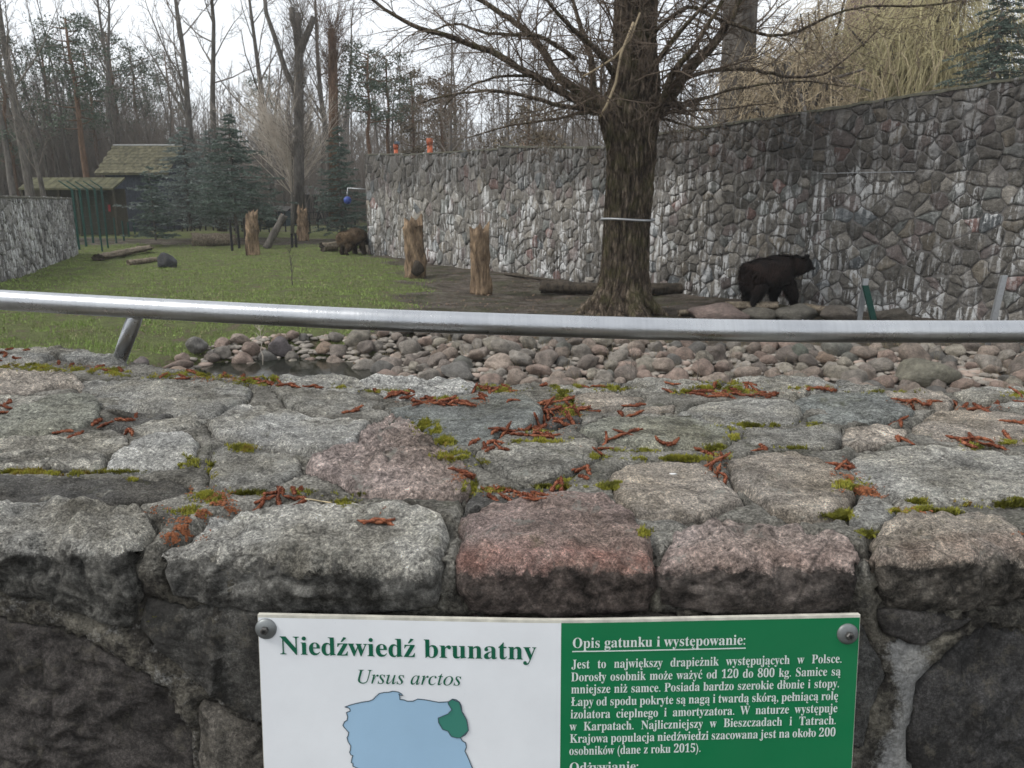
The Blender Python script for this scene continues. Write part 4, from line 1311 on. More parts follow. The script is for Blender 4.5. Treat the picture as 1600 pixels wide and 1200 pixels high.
# ------------------------------------------------------------------ big old tree in the enclosure
MT = PG(972, 488)
def tp(u, v, dy=0.0): return P(u, v, MT.y + dy)
main_tree = empty('old_tree', tuple(MT), label='huge old tree with furrowed trunk and a wire round it, before the high wall', cat='tree')
def off(v): return Vector(v) - MT
prof = [(520, 898, 1042), (500, 904, 1034), (480, 916, 1024), (462, 926, 1019), (430, 934, 1020), (400, 938, 1019), (343, 941, 1020), (300, 943, 1024), (255, 945, 1028), (225, 941, 1030), (200, 934, 1032), (178, 928, 1036), (160, 934, 1036), (140, 944, 1036), (110, 953, 1032), (60, 956, 1029), (0, 958, 1031), (-120, 962, 1025), (-300, 972, 1012), (-420, 985, 1000)]
def main_trunk():
    vs = [p[0] for p in prof][::-1]
    NA, NR = 150, 230
    V = []
    for i in range(NR + 1):
        v = 520 + (-420 - 520) * (i / NR)
        l = float(np.interp(v, vs, [p[1] for p in prof][::-1])); r = float(np.interp(v, vs, [p[2] for p in prof][::-1]))
        a, b = tp(l, v), tp(r, v); c = (a + b) / 2; rad = (b - a).length / 2 * .79
        hgt = c.z - MT.z
        for j in range(NA):
            th = 2 * math.pi * j / NA
            cx, sy = math.cos(th), math.sin(th)
            q = Vector((cx * 2.1, sy * 2.1, hgt * .28))
            rd = 1 - abs(noise.noise(q * 2.6 + Vector((3, 1, 7)))) * 2
            f = rad * (1 + .10 * rd + .05 * noise.noise(Vector((cx * 1.2, sy * 1.2, hgt * .35))))
            fine = noise.noise(Vector((cx * 13, sy * 13, hgt * 1.5))); f += .050 * (1 - abs(fine) * 3.2) + .012 * noise.noise(Vector((cx * 26, sy * 26, hgt * 5)))
            if hgt < .9:
                k = (1 - max(hgt, -.2) / .9) ** 2
                f *= 1 + k * .34 * max(-.15, math.sin(th * 5 + 1.1) + .45 * math.sin(th * 9 + .4) + .1)
            if 4.2 < hgt < 5.2:
                k = 1 - abs(hgt - 4.7) / .5; f *= 1 + .10 * k * noise.noise(Vector((cx * 2.2, sy * 2.2, hgt * 2)))
            V.append((c.x + cx * f - MT.x, c.y + sy * f - MT.y, hgt))
    a = (np.arange(NR)[:, None] * NA + np.arange(NA)[None, :]).ravel()
    j2 = (np.arange(NR)[:, None] * NA + ((np.arange(NA) + 1) % NA)[None, :]).ravel()
    F = np.stack([a, j2, j2 + NA, a + NA], 1)
    obj('trunk', mesh_from('trunk', V, F, True, [BARK_MAIN]), main_tree)
main_trunk()
def main_roots():
    rng = random.Random(3)
    for th, L, r in ((3.45, 1.05, .24), (3.95, .75, .22), (4.5, .7, .2), (5.1, .8, .22), (5.75, .85, .2), (0.25, .8, .2), (2.6, .9, .22)):
        c = tp(975, 488); pts = []; rad = []
        for k in range(9):
            t_ = k / 8; q = .38 + t_ * L; a = th + .25 * math.sin(t_ * 3 + th)
            x, y = c.x + math.cos(a) * q, c.y + math.sin(a) * q
            pts.append(Vector((x, y, g1(x, y) + .62 * (1 - t_) ** 2.4 - .10 * t_)) - MT); rad.append(r * (1 - .72 * t_) * rng.uniform(.85, 1.15))
        mb = MB(); mb.tube(pts, rad, 12); o = mb.build('root', BARK_MAIN, main_tree)
        for v in o.data.vertices: v.co += Vector((1, 1, .6)) * noise.noise(v.co * 6) * .05
main_roots()
MAINB = dict(levels=4, seg=[8, 6, 5, 4, 3], sides=[7, 5, 3, 3, 3], wob=[.1, .2, .28, .32, .34], up=[.0, .0, -.03, -.05, -.05], n=[10, 8, 7, 4], start=[.1, .15, .1, .1],
             ang=[(25, 60), (25, 65), (25, 65), (25, 60)], len=[.42, .5, .5, .5], rr=[.45, .45, .5, .6], rmin=.005, cone=True)
limbs = [
 ([(945,168,.2),(924,166,-.1),(875,142,-.4),(822,112,-.7),(770,82,-.9),(710,60,-1.1),(657,43,-1.2),(612,22,-1.2),(570,-8,-1.2)], 12),
 ([(945,165,0),(935,160,.2),(875,122,.5),(849,82,.7),(822,49,.8),(785,22,.8),(730,-12,.8),(690,-40,.8)], 15),
 ([(950,160,.5),(930,145,.9),(924,94,1.3),(909,45,1.4),(894,0,1.5),(880,-60,1.5)], 12),
 ([(945,176,-.2),(916,172,-.5),(875,164,-1),(819,150,-1.5),(762,141,-1.9),(710,148,-2),(655,162,-2.1)], 7),
 ([(942,180,.1),(912,176,.4),(867,187,.9),(800,195,1.2),(732,214,1.5)], 6),
 ([(900,92,.5),(870,72,.2),(837,56,-.1),(762,52,-.3),(710,37,-.4),(660,58,-.4)], 7),
 ([(860,125,.3),(820,118,0),(770,122,-.2),(725,140,-.4),(690,172,-.5)], 5),
 ([(1020,180,0),(1036,166,-.2),(1075,109,-.6),(1118,66,-.9),(1150,12,-1),(1180,-50,-1.1)], 20),
 ([(1020,185,-.2),(1034,160,-.5),(1050,118,-1),(1094,60,-1.6),(1130,0,-1.8)], 13),
 ([(1020,160,.2),(1035,150,.5),(1094,114,1),(1180,110,1.3),(1232,120,1.4),(1285,116,1.5),(1325,88,1.6),(1380,40,1.7)], 7),
 ([(1015,60,-.3),(1028,45,-.5),(1075,11,-.9),(1131,34,-1.1),(1225,56,-1.3),(1322,15,-1.4),(1454,9,-1.5),(1540,-10,-1.5)], 6),
 ([(1020,190,0),(1037,180,.2),(1090,158,.6),(1150,139,.9),(1240,127,1.2),(1330,135,1.4)], 6),
 ([(1020,190,0),(1037,186,-.2),(1070,195,-.6),(1108,214,-1)], 5),
 ([(1020,184,.4),(1037,177,.7),(1120,171,1.2),(1215,160,1.5)], 5),
 ([(1010,120,-.5),(1030,90,-.9),(1090,20,-1.6),(1150,-30,-2)], 9),
 ([(960,120,-.4),(935,80,-.9),(880,30,-1.5),(830,-30,-1.9)], 9),
]
def main_limbs():
    rng = random.Random(19); wood = MB(); tw = MB(); lt = MB()
    for li, (path, w) in enumerate(limbs):
        pts = [tp(u, v, dy) for u, v, dy in path]
        # finer smooth polyline
        fp = []
        for i in range(len(pts) - 1):
            p0, p1, p2, p3 = pts[max(0, i - 1)], pts[i], pts[i + 1], pts[min(len(pts) - 1, i + 2)]
            for k in range(4):
                t = k / 4
                fp.append(.5 * ((2 * p1) + (p2 - p0) * t + (2 * p0 - 5 * p1 + 4 * p2 - p3) * t * t + (3 * p1 - p0 - 3 * p2 + p3) * t ** 3))
        fp.append(pts[-1])
        n = len(fp); r0 = w / 1200 * MT.y / 2
        rad = [max(.012, r0 * (1.15 - .85 * i / (n - 1))) for i in range(n)]
        fp = [p + Vector((rng.uniform(-1, 1), rng.uniform(-1, 1), rng.uniform(-1, 1))) * .018 for p in fp]
        wood.tube([off(p) for p in fp], rad, 7, False)
        nb = int(n * 1.15)
        for b in range(nb):
            t = (.10 + .9 * (b + rng.random()) / nb) * (n - 1); i = min(n - 2, int(t)); q = fp[i].lerp(fp[i + 1], t - i)
            d = (fp[i + 1] - fp[i]).normalized()
            s = Vector((rng.uniform(-1, 1), rng.uniform(-1, 1), rng.uniform(-.75, 1.0))).normalized()
            nd = (d * .75 + s).normalized()
            grow(tw, off(q), nd, rng.uniform(.7, 2.2), max(.007, rad[i] * .3), 2, rng, MAINB)
    # bushy sprouts from the pollard head and up the leader
    for i in range(120):
        v = rng.uniform(-180, 190); side = rng.choice((-1, 1)); th = rng.uniform(0, 6.28)
        c = tp(993 if v > 140 else 993, v); rad = .55
        q = c + Vector((math.cos(th) * rad, math.sin(th) * rad, 0))
        nd = Vector((math.cos(th), math.sin(th), rng.uniform(-.15, 1.0))).normalized()
        grow(tw, off(q), nd, rng.uniform(.9, 2.6), rng.uniform(.008, .03), 2, rng, MAINB)
    for i in range(26):
        th = rng.uniform(3.3, 6.1); c = tp(982, 262); q = c + Vector((math.cos(th) * .68, math.sin(th) * .68, rng.uniform(-.25, .3)))
        nd = Vector((math.cos(th), math.sin(th), rng.uniform(-.3, .9))).normalized()
        grow(tw, off(q), nd, rng.uniform(.2, .55), .005, 3, rng, MAINB)
    wood.build('limb', BARK_MAIN, main_tree)
    tw.build('crown', TWIG_MAIN, main_tree)
    # pale dead branches
    for path, w in (([(1000, 20, -.9), (985, 60, -1), (960, 90, -1.1), (925, 112, -1.1), (910, 120, -1.1)], 3), ([(990, 35, -1), (970, 85, -1.1), (962, 130, -1.1), (948, 165, -1.1), (938, 182, -1)], 4)):
        pp = [off(tp(u, v, dy)) for u, v, dy in path]
        lt.tube(pp, [w / 1200 * MT.y / 2] * len(pp), 5)
    lt.build('dead_branch', TWIG_YELL, main_tree)
    # wire strap
    st = MB(); ring = []
    for k in range(41):
        a = 2 * math.pi * k / 40; c = (tp(941, 343) + tp(1020, 343)) / 2
        rx = .60; ring.append(off(c + Vector((math.cos(a) * rx, math.sin(a) * rx, .02 * math.sin(a * 2)))))
    st.tube(ring, [.028] * 41, 6, False)
    st.build('strap', METAL, main_tree)
METAL = simple('galvanised_steel', (.42, .43, .44), .45, .8, var=.15, scale=20)
main_limbs()

# second trunk behind the wall, willow, purple wall
def big_back_trunk():
    p = P(1153, 205, 31); z = g1(p.x, 31)
    t = empty('old_tree', (p.x, 31, z), label='second massive dark trunk rising behind the high wall, right of the old tree', cat='tree')
    mb = MB(); V = []; NA = 40; NR = 60
    for i in range(NR + 1):
        h = -0.3 + 15 * i / NR; r = .72 - .014 * h
        for j in range(NA):
            th = 2 * math.pi * j / NA
            rr_ = r * (1 + .08 * (1 - 2 * abs(noise.noise((math.cos(th) * 3, math.sin(th) * 3, h * .3)))))
            V.append((math.cos(th) * rr_ - .02 * h, math.sin(th) * rr_, h))
    a = (np.arange(NR)[:, None] * NA + np.arange(NA)[None, :]).ravel(); j2 = (np.arange(NR)[:, None] * NA + ((np.arange(NA) + 1) % NA)[None, :]).ravel()
    obj('trunk', mesh_from('trunk', V, np.stack([a, j2, j2 + NA, a + NA], 1), True, [BARK]), t)
    rng = random.Random(5); tw = MB()
    for i in range(34):
        h = rng.uniform(4, 14); th = rng.uniform(0, 6.28)
        grow(tw, Vector((math.cos(th) * .5, math.sin(th) * .5, h)), Vector((math.cos(th), math.sin(th), .6)).normalized(), rng.uniform(1.5, 4.5), .05, 2, rng, MAINB)
    tw.build('crown', TWIG_MAIN, t)
big_back_trunk()

def willow(u, Y, H, Rc, n, seed, label, mat, zlow=2.0):
    rng = random.Random(seed); p = P(u, 300, Y); z = g1(p.x, Y)
    t = empty('willow_tree', (p.x, Y, z), label=label, cat='tree')
    tr = MB(); cr = MB()
    tr.tube([Vector((0, 0, -.3)), Vector((.2, 0, 3)), Vector((0, .2, 6))], [.45, .38, .3], 10, False)
    for i in range(26):
        a = rng.uniform(0, 6.28); Rr = Rc * rng.uniform(.3, 1); top = Vector((math.cos(a) * Rr, math.sin(a) * Rr, H * rng.uniform(.6, 1)))
        s = Vector((0, .1, rng.uniform(4, 6))); m_ = s.lerp(top, .5) + Vector((0, 0, 1))
        tr.tube([s, m_, top], [.13, .08, .03], 5, False)
        for k in range(n // 26):
            q = (s.lerp(m_, rng.random()) if rng.random() < .3 else m_.lerp(top, rng.random())) + Vector((rng.gauss(0, .5), rng.gauss(0, .5), rng.gauss(0, .3)))
            L = rng.uniform(1.2, 1.0 + (q.z - zlow) * .7)
            pts = [q]; d = Vector((rng.uniform(-.8, .8), rng.uniform(-.8, .8), rng.uniform(-.2, .7))).normalized(); pp = q
            for m2 in range(6):
                d = (d + Vector((rng.uniform(-.12, .12), rng.uniform(-.12, .12), -.55))).normalized()
                pp = pp + d * (L / 6); pts.append(pp)
            cr.tube(pts, [.012, .011, .010, .009, .008, .007, .005], 3, False)
    tr.build('trunk', BARK, t); cr.build('crown', mat, t)
willow(1400, 33, 12.5, 4.2, 3600, 1, 'weeping willow with golden green hanging twigs behind the high wall', BARK_OLIVE)
willow(1270, 36, 12, 3.6, 2600, 2, 'brownish weeping tree left of the golden willow behind the wall', TWIG_YELL)
willow(1230, 28, 8.2, 2.6, 750, 3, 'low brown tangle of drooping branches just behind the falling wall top', TWIG_YELL, zlow=3.0)
t = P(1482, -10, 40)
ph = empty('building', (t.x, 46, g1(t.x, 46)), label='plum coloured building barely seen through twigs at the upper right', cat='building')
mb = MB(); mb.box((0, 0, 7.5), (2.9, 5, 15)); mb.build('wall', simple('plum_render', (.10, .065, .075), .9, var=.2), ph, False, ).location = (0, 0, 0)
mb = MB(); mb.box((0, 0, 15.1), (3.2, 5.3, .25)); mb.build('roof', simple('roof_felt', (.05, .05, .05), .9), ph, False)
for k in range(3):
    mb = MB(); mb.box((-.2, -2.52, 5.2 + 3 * k), (.9, .08, 1.3)); mb.build('window', simple('dark_pane', (.03, .035, .04), .2), ph, False)

# ------------------------------------------------------------------ traced pollard and pale tree
def px_tube(mb, path, Y, O, k=7):
    pts = []; rad = []
    for q in path:
        u, v, w = q[:3]; dy = q[3] if len(q) > 3 else 0
        p = P(u, v, Y + dy); pts.append(p - O); rad.append(w / 1200 * Y / 2)
    mb.tube(pts, rad, k)
def pollard():
    Y = 52; b = P(467, 345, Y); O = Vector((b.x, Y, g1(b.x, Y)))
    t = empty('pollard_tree', tuple(O), label='lopped tree with three thick sawn limbs above the pale young tree', cat='tree')
    mb = MB()
    px_tube(mb, [(468, 350, 17), (467, 250, 15), (467, 160, 14), (467, 90, 12), (466, 45, 9), (466, 20, 8)], Y, O, 9)
    px_tube(mb, [(466, 70, 11), (462, 45, 9), (457, 30, 9), (456, 12, 9)], Y, O)
    px_tube(mb, [(468, 80, 12), (478, 58, 10), (486, 38, 9), (490, 26, 9)], Y, O)
    px_tube(mb, [(465, 150, 10), (446, 110, 8), (430, 60, 7), (416, 20, 6), (412, -20, 5)], Y, O)
    mb.build('trunk', BARK, t)
    rng = random.Random(2); cr = MB()
    for i in range(260):
        v = rng.uniform(10, 260); q = P(467 + rng.uniform(-8, 8), v, Y) - O; th = rng.uniform(0, 6.28)
        grow(cr, q, Vector((math.cos(th) * .8, math.sin(th) * .8, 1)).normalized(), rng.uniform(1, 3.2), .02, 2, rng, FOREST)
    cr.build('crown', BARK_TWIG, t)
    Y = 54; b = P(520, 345, Y); O = Vector((b.x, Y, g1(b.x, Y)))
    t = empty('pollard_tree', tuple(O), label='reddish lopped trunk bristling with twigs right of the three limbed tree', cat='tree')
    mb = MB(); px_tube(mb, [(522, 350, 17), (521, 200, 15), (520, 110, 14), (519, 60, 12), (517, 45, 9)], Y, O); mb.build('trunk', BARK_RED, t)
    cr = MB()
    for i in range(130):
        v = rng.uniform(40, 150); q = P(520, v, Y) - O; th = rng.uniform(0, 6.28)
        grow(cr, q, Vector((math.cos(th) * .7, math.sin(th) * .7, 1)).normalized(), rng.uniform(1, 4), .02, 2, rng, FOREST)
    cr.build('crown', simple('red_twig', (.13, .085, .06), .85, var=.3), t)
pollard()
def pale_tree():
    Y = 42; b = PG(457, 368); Y = b.y; O = Vector(b)
    H = P(470, 85, Y).z - O.z
    t = empty('young_tree', tuple(O), label='pale grey young tree, a fine fan of twigs in front of the lopped tree', cat='tree')
    rng = random.Random(12); mb = MB(); cr = MB()
    tp_ = Vector((.25, 0, H * .42))
    mb.tube([Vector((0, 0, -.2)), Vector((.1, 0, H * .15)), tp_, Vector((.3, .1, H * .75))], [.14, .11, .08, .03], 8)
    for i in range(52):
        f = rng.uniform(.12, .85); s = Vector((.1 + .2 * f, 0, H * (.14 + .5 * f))); th = rng.uniform(0, 6.28); sp = rng.uniform(.35, 1.45)
        L = (H - s.z) * rng.uniform(.55, .85)
        grow(cr, s, Vector((math.cos(th) * sp, math.sin(th) * sp * .8, 1)).normalized(), L, .035, 1, rng, PALE)
    mb.build('trunk', BARK_PALE, t); cr.build('crown', TWIG_PALE, t)
pale_tree()

# ------------------------------------------------------------------ shed, roof, fences
def shed():
    Y = 58
    a = P(172, 345, Y); b = P(266, 345, Y); z0 = g1((a.x + b.x) / 2, Y) - .2
    ze = P(200, 270, Y).z; zr = P(200, 228, Y + 2.5).z
    O = Vector(((a.x + b.x) / 2, Y, z0)); hw = (b.x - a.x) / 2
    t = empty('shed', tuple(O), label='dark timber shed with a mossy shingled roof left of the spruces', cat='shed')
    dk = simple('tarred_board', (.05, .056, .07), .8, var=.4, scale=5)
    n = 22; bw = 2 * hw / n
    me = None
    hb = ze - z0 + .1
    for i in range(n):
        if me is None:
            mb = MB(); mb.box((0, 0, hb / 2), (bw * .93, .06, hb)); o = mb.build('board', dk, t, False); me = o.data
        else: o = obj('board', me, t)
        o.location = (-hw + bw * (i + .5), R.uniform(-.015, .015), 0)
    mb = MB(); mb.box((0, 2.5, hb / 2), (2 * hw - .02, 4.8, hb)); mb.build('wall', dk, t, False)
    rm = simple('mossy_shingle', (.125, .115, .072), .95, var=.8, scale=1.6, bumpd=.05)
    rb_ = MB()
    x0, x1 = -hw - .38, hw + .4; ez = ze - z0; rz_ = zr - z0
    rb_.V += [Vector(v) for v in ((x0, -.6, ez - .05), (x1, -.6, ez - .05), (x1, 2.5, rz_), (x0, 2.5, rz_), (x0, 5.6, ez - .05), (x1, 5.6, ez - .05), (x0, -.6, ez - .17), (x1, -.6, ez - .17), (x1, 2.5, rz_ - .12), (x0, 2.5, rz_ - .12), (x0, 5.6, ez - .17), (x1, 5.6, ez - .17))]
    rb_.F += [(0, 1, 2, 3), (3, 2, 5, 4), (6, 9, 8, 7), (9, 10, 11, 8), (0, 6, 7, 1), (0, 3, 9, 6), (3, 4, 10, 9), (1, 7, 8, 2), (2, 8, 11, 5), (4, 5, 11, 10)]
    roof = rb_.build('roof', rm, t, False)
    # rows of shingles on the visible slope
    sl = math.hypot(3.1, rz_ - ez + .05); ang = math.atan2(rz_ - ez + .05, 3.1)
    me = None; rr = random.Random(4)
    rows, cols = 9, 24
    for i in range(rows):
        for j in range(cols):
            if me is None:
                mb = MB(); mb.box((0, 0, 0), ((x1 - x0) / cols * .96, sl / rows * 1.25, .03)); o = mb.build('shingle', rm, roof, False); me = o.data
            else: o = obj('shingle', me, roof)
            f = (i + .5) / rows * sl
            o.location = (x0 + (x1 - x0) * (j + .5 + (.25 if i % 2 else -.25)) / cols, -.6 + math.cos(ang) * f, ez - .05 + math.sin(ang) * f + .035 + rr.uniform(0, .012))
            o.rotation_euler = (ang - .04, 0, rr.uniform(-.02, .02))
    mb = MB(); mb.tube([Vector((x0, 2.5, rz_ + .03)), Vector((x1, 2.5, rz_ + .03))], [.09, .09], 6); mb.build('ridge', simple('ridge_metal', (.33, .33, .32), .6), t, False)
    # gable boards
    mb = MB()
    for sx in (-hw, hw):
        mb.V += [Vector((sx, 0, ez)), Vector((sx, 5, ez)), Vector((sx, 2.5, rz_ - .1))]; n0 = len(mb.V); mb.F.append((n0 - 3, n0 - 2, n0 - 1))
    mb.build('gable', dk, t, False)
shed()
def low_roof():
    Y = 52; a = P(28, 292, Y); b = P(176, 294, Y); zt = P(100, 277, Y + 1.6).z; zb = P(100, 294, Y).z
    zg = g1(a.x, Y)
    t = empty('shelter', ((a.x + b.x) / 2, Y, zg), label='long low shelter with a mossy yellow green roof behind the green fence', cat='shelter')
    hw = (b.x - a.x) / 2
    mb = MB(); V = [(-hw, 0, zb - zg), (hw, 0, zb - zg), (hw, 1.8, zt - zg), (-hw, 1.8, zt - zg)]
    mb.V += [Vector(v) for v in V] + [Vector(v) - Vector((0, 0, .12)) for v in V]
    mb.F += [(0, 1, 2, 3), (7, 6, 5, 4), (0, 4, 5, 1), (1, 5, 6, 2), (2, 6, 7, 3), (3, 7, 4, 0)]
    roof = mb.build('roof', simple('moss_roof', (.085, .082, .045), .95, var=.6, scale=2), t, False)
    dk = simple('old_beam', (.06, .052, .035), .9)
    for k in range(12):
        mb = MB(); x = -hw + 2 * hw * (k + .5) / 12
        n = len(mb.V)
        mb.tube([Vector((x, -.02, zb - zg + .03)), Vector((x, 1.8, zt - zg + .03))], [.012, .012], 4); mb.build('batten', roof.data.materials[0], roof, False)
    for k in range(6):
        mb = MB(); mb.box((-hw + .1 + (2 * hw - .2) * k / 5, .2, (zb - zg) / 2 - .1), (.14, .14, zb - zg)); mb.build('post', dk, t, False)
    mb = MB(); mb.box((0, 1.7, (zb - zg) / 2), (2 * hw - .1, .08, zb - zg)); mb.build('back_wall', dk, t, False)
low_roof()

GREEN = simple('green_paint', (.010, .052, .040), .5, var=.2)
def green_fence():
    A = PG(134, 381); B = PG(218, 352)
    A = Vector((A.x, A.y, g1(A.x, A.y))); B = Vector((B.x, B.y + 4, g1(B.x, B.y + 4)))
    t = empty('mesh_fence', tuple(A), label='tall dark green welded mesh fence with inward leaning tops running back from the low wall', cat='fence')
    bp_ = [(124, 390), (135, 385), (146, 380), (157, 375), (167, 370), (176, 366), (184, 362), (191, 359), (197, 357), (203, 355)]
    PP = [PG(u, v) for u, v in bp_]; n = len(PP) - 1; e = (PP[-1] - PP[0]).normalized(); A = PP[0]
    t.location = A
    H = P(124, 296, A.y).z - A.z
    prv = None
    for i in range(n + 1):
        p = PP[i] - A; p.z = 0; gz = PP[i].z - A.z
        mb = MB(); mb.box((0, 0, H / 2), (.11, .11, H), math.atan2(e.y, e.x))
        mb.tube([Vector((0, 0, H)), Vector((-.55, -.2, H + .45))], [.045, .03], 5)
        o = mb.build('post', GREEN, t, False); o.location = (p.x, p.y, gz)
        if prv is not None:
            q = prv; mb = MB(); w = p - q
            m_ = 8
            for k in range(m_):
                s = q + w * (k / m_); mb.tube([s + Vector((0, 0, gz + .05)), s + Vector((0, 0, gz + H - .03))], [.004, .004], 3, False)
            for k in range(7):
                hz = gz + .06 + (H - .1) * k / 6; mb.tube([q + Vector((0, 0, hz)), p + Vector((0, 0, hz))], [.004, .004], 3, False)
            for k in range(3):
                o_ = Vector((-.18 * (k + 1), -.065 * (k + 1), H + .15 * (k + 1)))
                mb.tube([q + o_, p + o_], [.008, .008], 3, False)
            mb.build('mesh_panel', GREEN, t, False)
        prv = p
    s = MB(); q = PP[5].copy(); s.box((0, 0, 0), (.42, .02, .5)); o = s.build('information_board', simple('pale_board', (.45, .47, .48), .5), None, False)
    o.location = (q.x + .08, q.y - .08, q.z + 1.1); o.name = 'notice'; tag(o, 'small pale notice fixed to the green mesh fence', 'notice')
    s = MB(); s.box((0, 0, 0), (.16, .02, .45)); o = s.build('notice', simple('red_board', (.40, .04, .04), .5), None, False)
    o.location = (q.x + .02, q.y - .10, q.z + 1.75); tag(o, 'narrow red notice fixed above the pale one on the green mesh fence', 'notice')
green_fence()
DKPOST = simple('tarred_post', (.02, .019, .018), .85, var=.4)
def stake(u, vb, vt, w, label, group=None, mat=None, lean=0.0, name='stake'):
    b = PG(u, vb); h = (P(u, vt, b.y).z - b.z); r = w / 1200 * b.y / 2
    mb = MB(); mb.tube([Vector((0, 0, -.15)), Vector((lean * h * .5, 0, h * .5)), Vector((lean * h, 0, h))], [r, r * .95, r * .9], 7)
    o = mb.build(name, mat or DKPOST, None, False); o.location = b; tag(o, label, name.replace('_', ' '), group); return o
gp = 'thin stakes of the low electric fence beside the mesh fence'
for u, vb, vt in ((160, 393, 358), (169, 388, 357), (182, 380, 340), (194, 376, 345), (202, 370, 347), (211, 366, 345), (219, 362, 344)):
    stake(u, vb, vt, 2.6, 'thin green stake of the low fence in front of the shed wall', gp, GREEN)
gp = 'posts of the back fence beyond the lawn'
fx = [231, 262, 272, 284, 292, 303, 312, 321, 333, 343, 352, 366, 378, 392, 406, 420, 433, 446, 470, 484, 497, 512, 527, 541, 555]
fb = []
for i, u in enumerate(fx):
    p = P(u, 352, 57 + (i % 3) * .2); p.z = g1(p.x, p.y); fb.append(p)
bf = empty('back_fence', tuple(fb[0]), label='dark post and rail fence beyond the lawn under the spruces', cat='fence')
me = None
for i, p in enumerate(fb):
    if me is None:
        mb = MB(); mb.tube([Vector((0, 0, -.2)), Vector((0, 0, 1.5))], [.055, .05], 6); o = mb.build('post', DKPOST, bf, False); me = o.data
    else: o = obj('post', me, bf)
    o.location = p - fb[0]; o.scale = (1, 1, R.uniform(.9, 1.12))
for h in (.45, .9, 1.35):
    mb = MB(); mb.tube([p - fb[0] + Vector((0, -.06, h)) for p in fb], [.018] * len(fb), 4, False); mb.build('rail', DKPOST, bf, False)
# distant low buildings beyond the back fence
def far_house(u0, u1, vt, vb, Y, colr, label):
    a = P(u0, vb, Y); b = P(u1, vb, Y); zt = P(u0, vt, Y).z; z0 = g1((a.x + b.x) / 2, Y) - .3
    t = empty('hut', ((a.x + b.x) / 2, Y, z0), label=label, cat='hut'); hw = (b.x - a.x) / 2; h = zt - z0
    mb = MB(); mb.box((0, 0, h * .4), (2 * hw, 3, h * .8)); mb.build('wall', simple('hut_wall', colr, .9, var=.3), t, False)
    mb = MB(); V = [(-hw - .2, -1.8, h * .78), (hw + .2, -1.8, h * .78), (hw + .2, 0, h), (-hw - .2, 0, h), (-hw - .2, 1.8, h * .78), (hw + .2, 1.8, h * .78)]
    mb.V += [Vector(v) for v in V]; mb.F += [(0, 1, 2, 3), (3, 2, 5, 4)]; mb.build('roof', simple('hut_roof', (.07, .065, .06), .9), t, False)
    mb = MB(); mb.box((hw * .3, -1.53, h * .38), (.8, .06, h * .5)); mb.build('door', simple('hut_door', (.03, .03, .03), .8), t, False)
far_house(425, 455, 322, 348, 66, (.07, .10, .11), 'low blue grey hut beyond the back fence left of the pale young tree')
far_house(482, 515, 290, 345, 70, (.07, .065, .06), 'dark hut beyond the back fence left of the narrow spruce')

# ------------------------------------------------------------------ logs, stumps and posts on the lawn
def log_obj(a, b, r, mat, label, cat='log', name='log', sides=22, squash=1.0, rough=.16, seed=0, endmat=None, taper=.85, seg=24):
    """a weathered log between two world points"""
    a, b = Vector(a), Vector(b); O = a.copy() if a.z <= b.z else b.copy()
    d = (b - a); L = d.length; d.normalize()
    x = d.cross(Vector((0, 0, 1)));
    if x.length < .1: x = Vector((1, 0, 0))
    x.normalize(); y = x.cross(d).normalized()
    V = []; F = []
    for i in range(seg + 1):
        t = i / seg; c = a + d * (L * t)
        for j in range(sides):
            th = 2 * math.pi * j / sides
            q = Vector((math.cos(th) * 1.5 + seed, math.sin(th) * 1.5, t * L * .7))
            k = r * (1 - (1 - taper) * t) * (1 + rough * (1 - 2 * abs(noise.noise(q * 1.4))) + rough * .6 * noise.noise(q * 4))
            e = 0
            if i in (0, seg): e = noise.noise((math.cos(th) * 2 + seed, math.sin(th) * 2, i)) * r * .45
            if i == seg and abs(d.z) > .9: e = r * (1.6 * abs(noise.noise((math.cos(th) * 3.5 + seed, math.sin(th) * 3.5, 2))) * 2 - .6 + .5 * noise.noise((math.cos(th) * 9, math.sin(th) * 9, seed)))
            if i == seg - 1 and abs(d.z) > .9: e = -r * .25
            k *= 1 + .16 * noise.noise((math.cos(th) * 5 + seed, math.sin(th) * 5, t * L * .8)) + .12 * noise.noise((seed, 3, t * L * 1.6))
            c2 = c + x * noise.noise((seed, t * L * .9, 5)) * r * .35
            V.append(c2 + x * math.cos(th) * k + y * math.sin(th) * k * squash + d * e - O)
    for i in range(seg):
        for j in range(sides):
            F.append((i * sides + j, i * sides + (j + 1) % sides, (i + 1) * sides + (j + 1) % sides, (i + 1) * sides + j))
    me = mesh_from(name, [tuple(v) for v in V], F, True, [mat])
    bm = bmesh.new(); bm.from_mesh(me); bm.verts.ensure_lookup_table()
    for s, sgn in ((0, -1), (seg, 1)):
        c = bm.verts.new((a if s == 0 else b) - O - d * sgn * r * .25); bm.verts.ensure_lookup_table()
        ring = [bm.verts[s * sides + j] for j in range(sides)]
        for j in range(sides):
            f = (c, ring[j], ring[(j + 1) % sides]); bm.faces.new(f if s else f[::-1]).material_index = 1 if endmat else 0
    bmesh.ops.recalc_face_normals(bm, faces=bm.faces); bm.to_mesh(me); bm.free()
    if endmat: me.materials.append(endmat)
    o = obj(name, me, None, O); tag(o, label, cat); return o
def px_log(u0, v0, u1, v1, Y0, Y1, wpx, mat, label, **kw):
    a = P(u0, v0, Y0); b = P(u1, v1, Y1); return log_obj(a, b, wpx / 1200 * (Y0 + Y1) / 4, mat, label, **kw)
def gY(u, v): return PG(u, v).y
y_ = gY(650, 434)
px_log(648, 436, 647, 346, y_, y_, 25, WOOD_RAW, 'upright stripped trunk with a dark knot hole, left one before the wall', cat='tree stump', name='tree_stump', rough=.5, seed=3, seg=20, squash=.7)
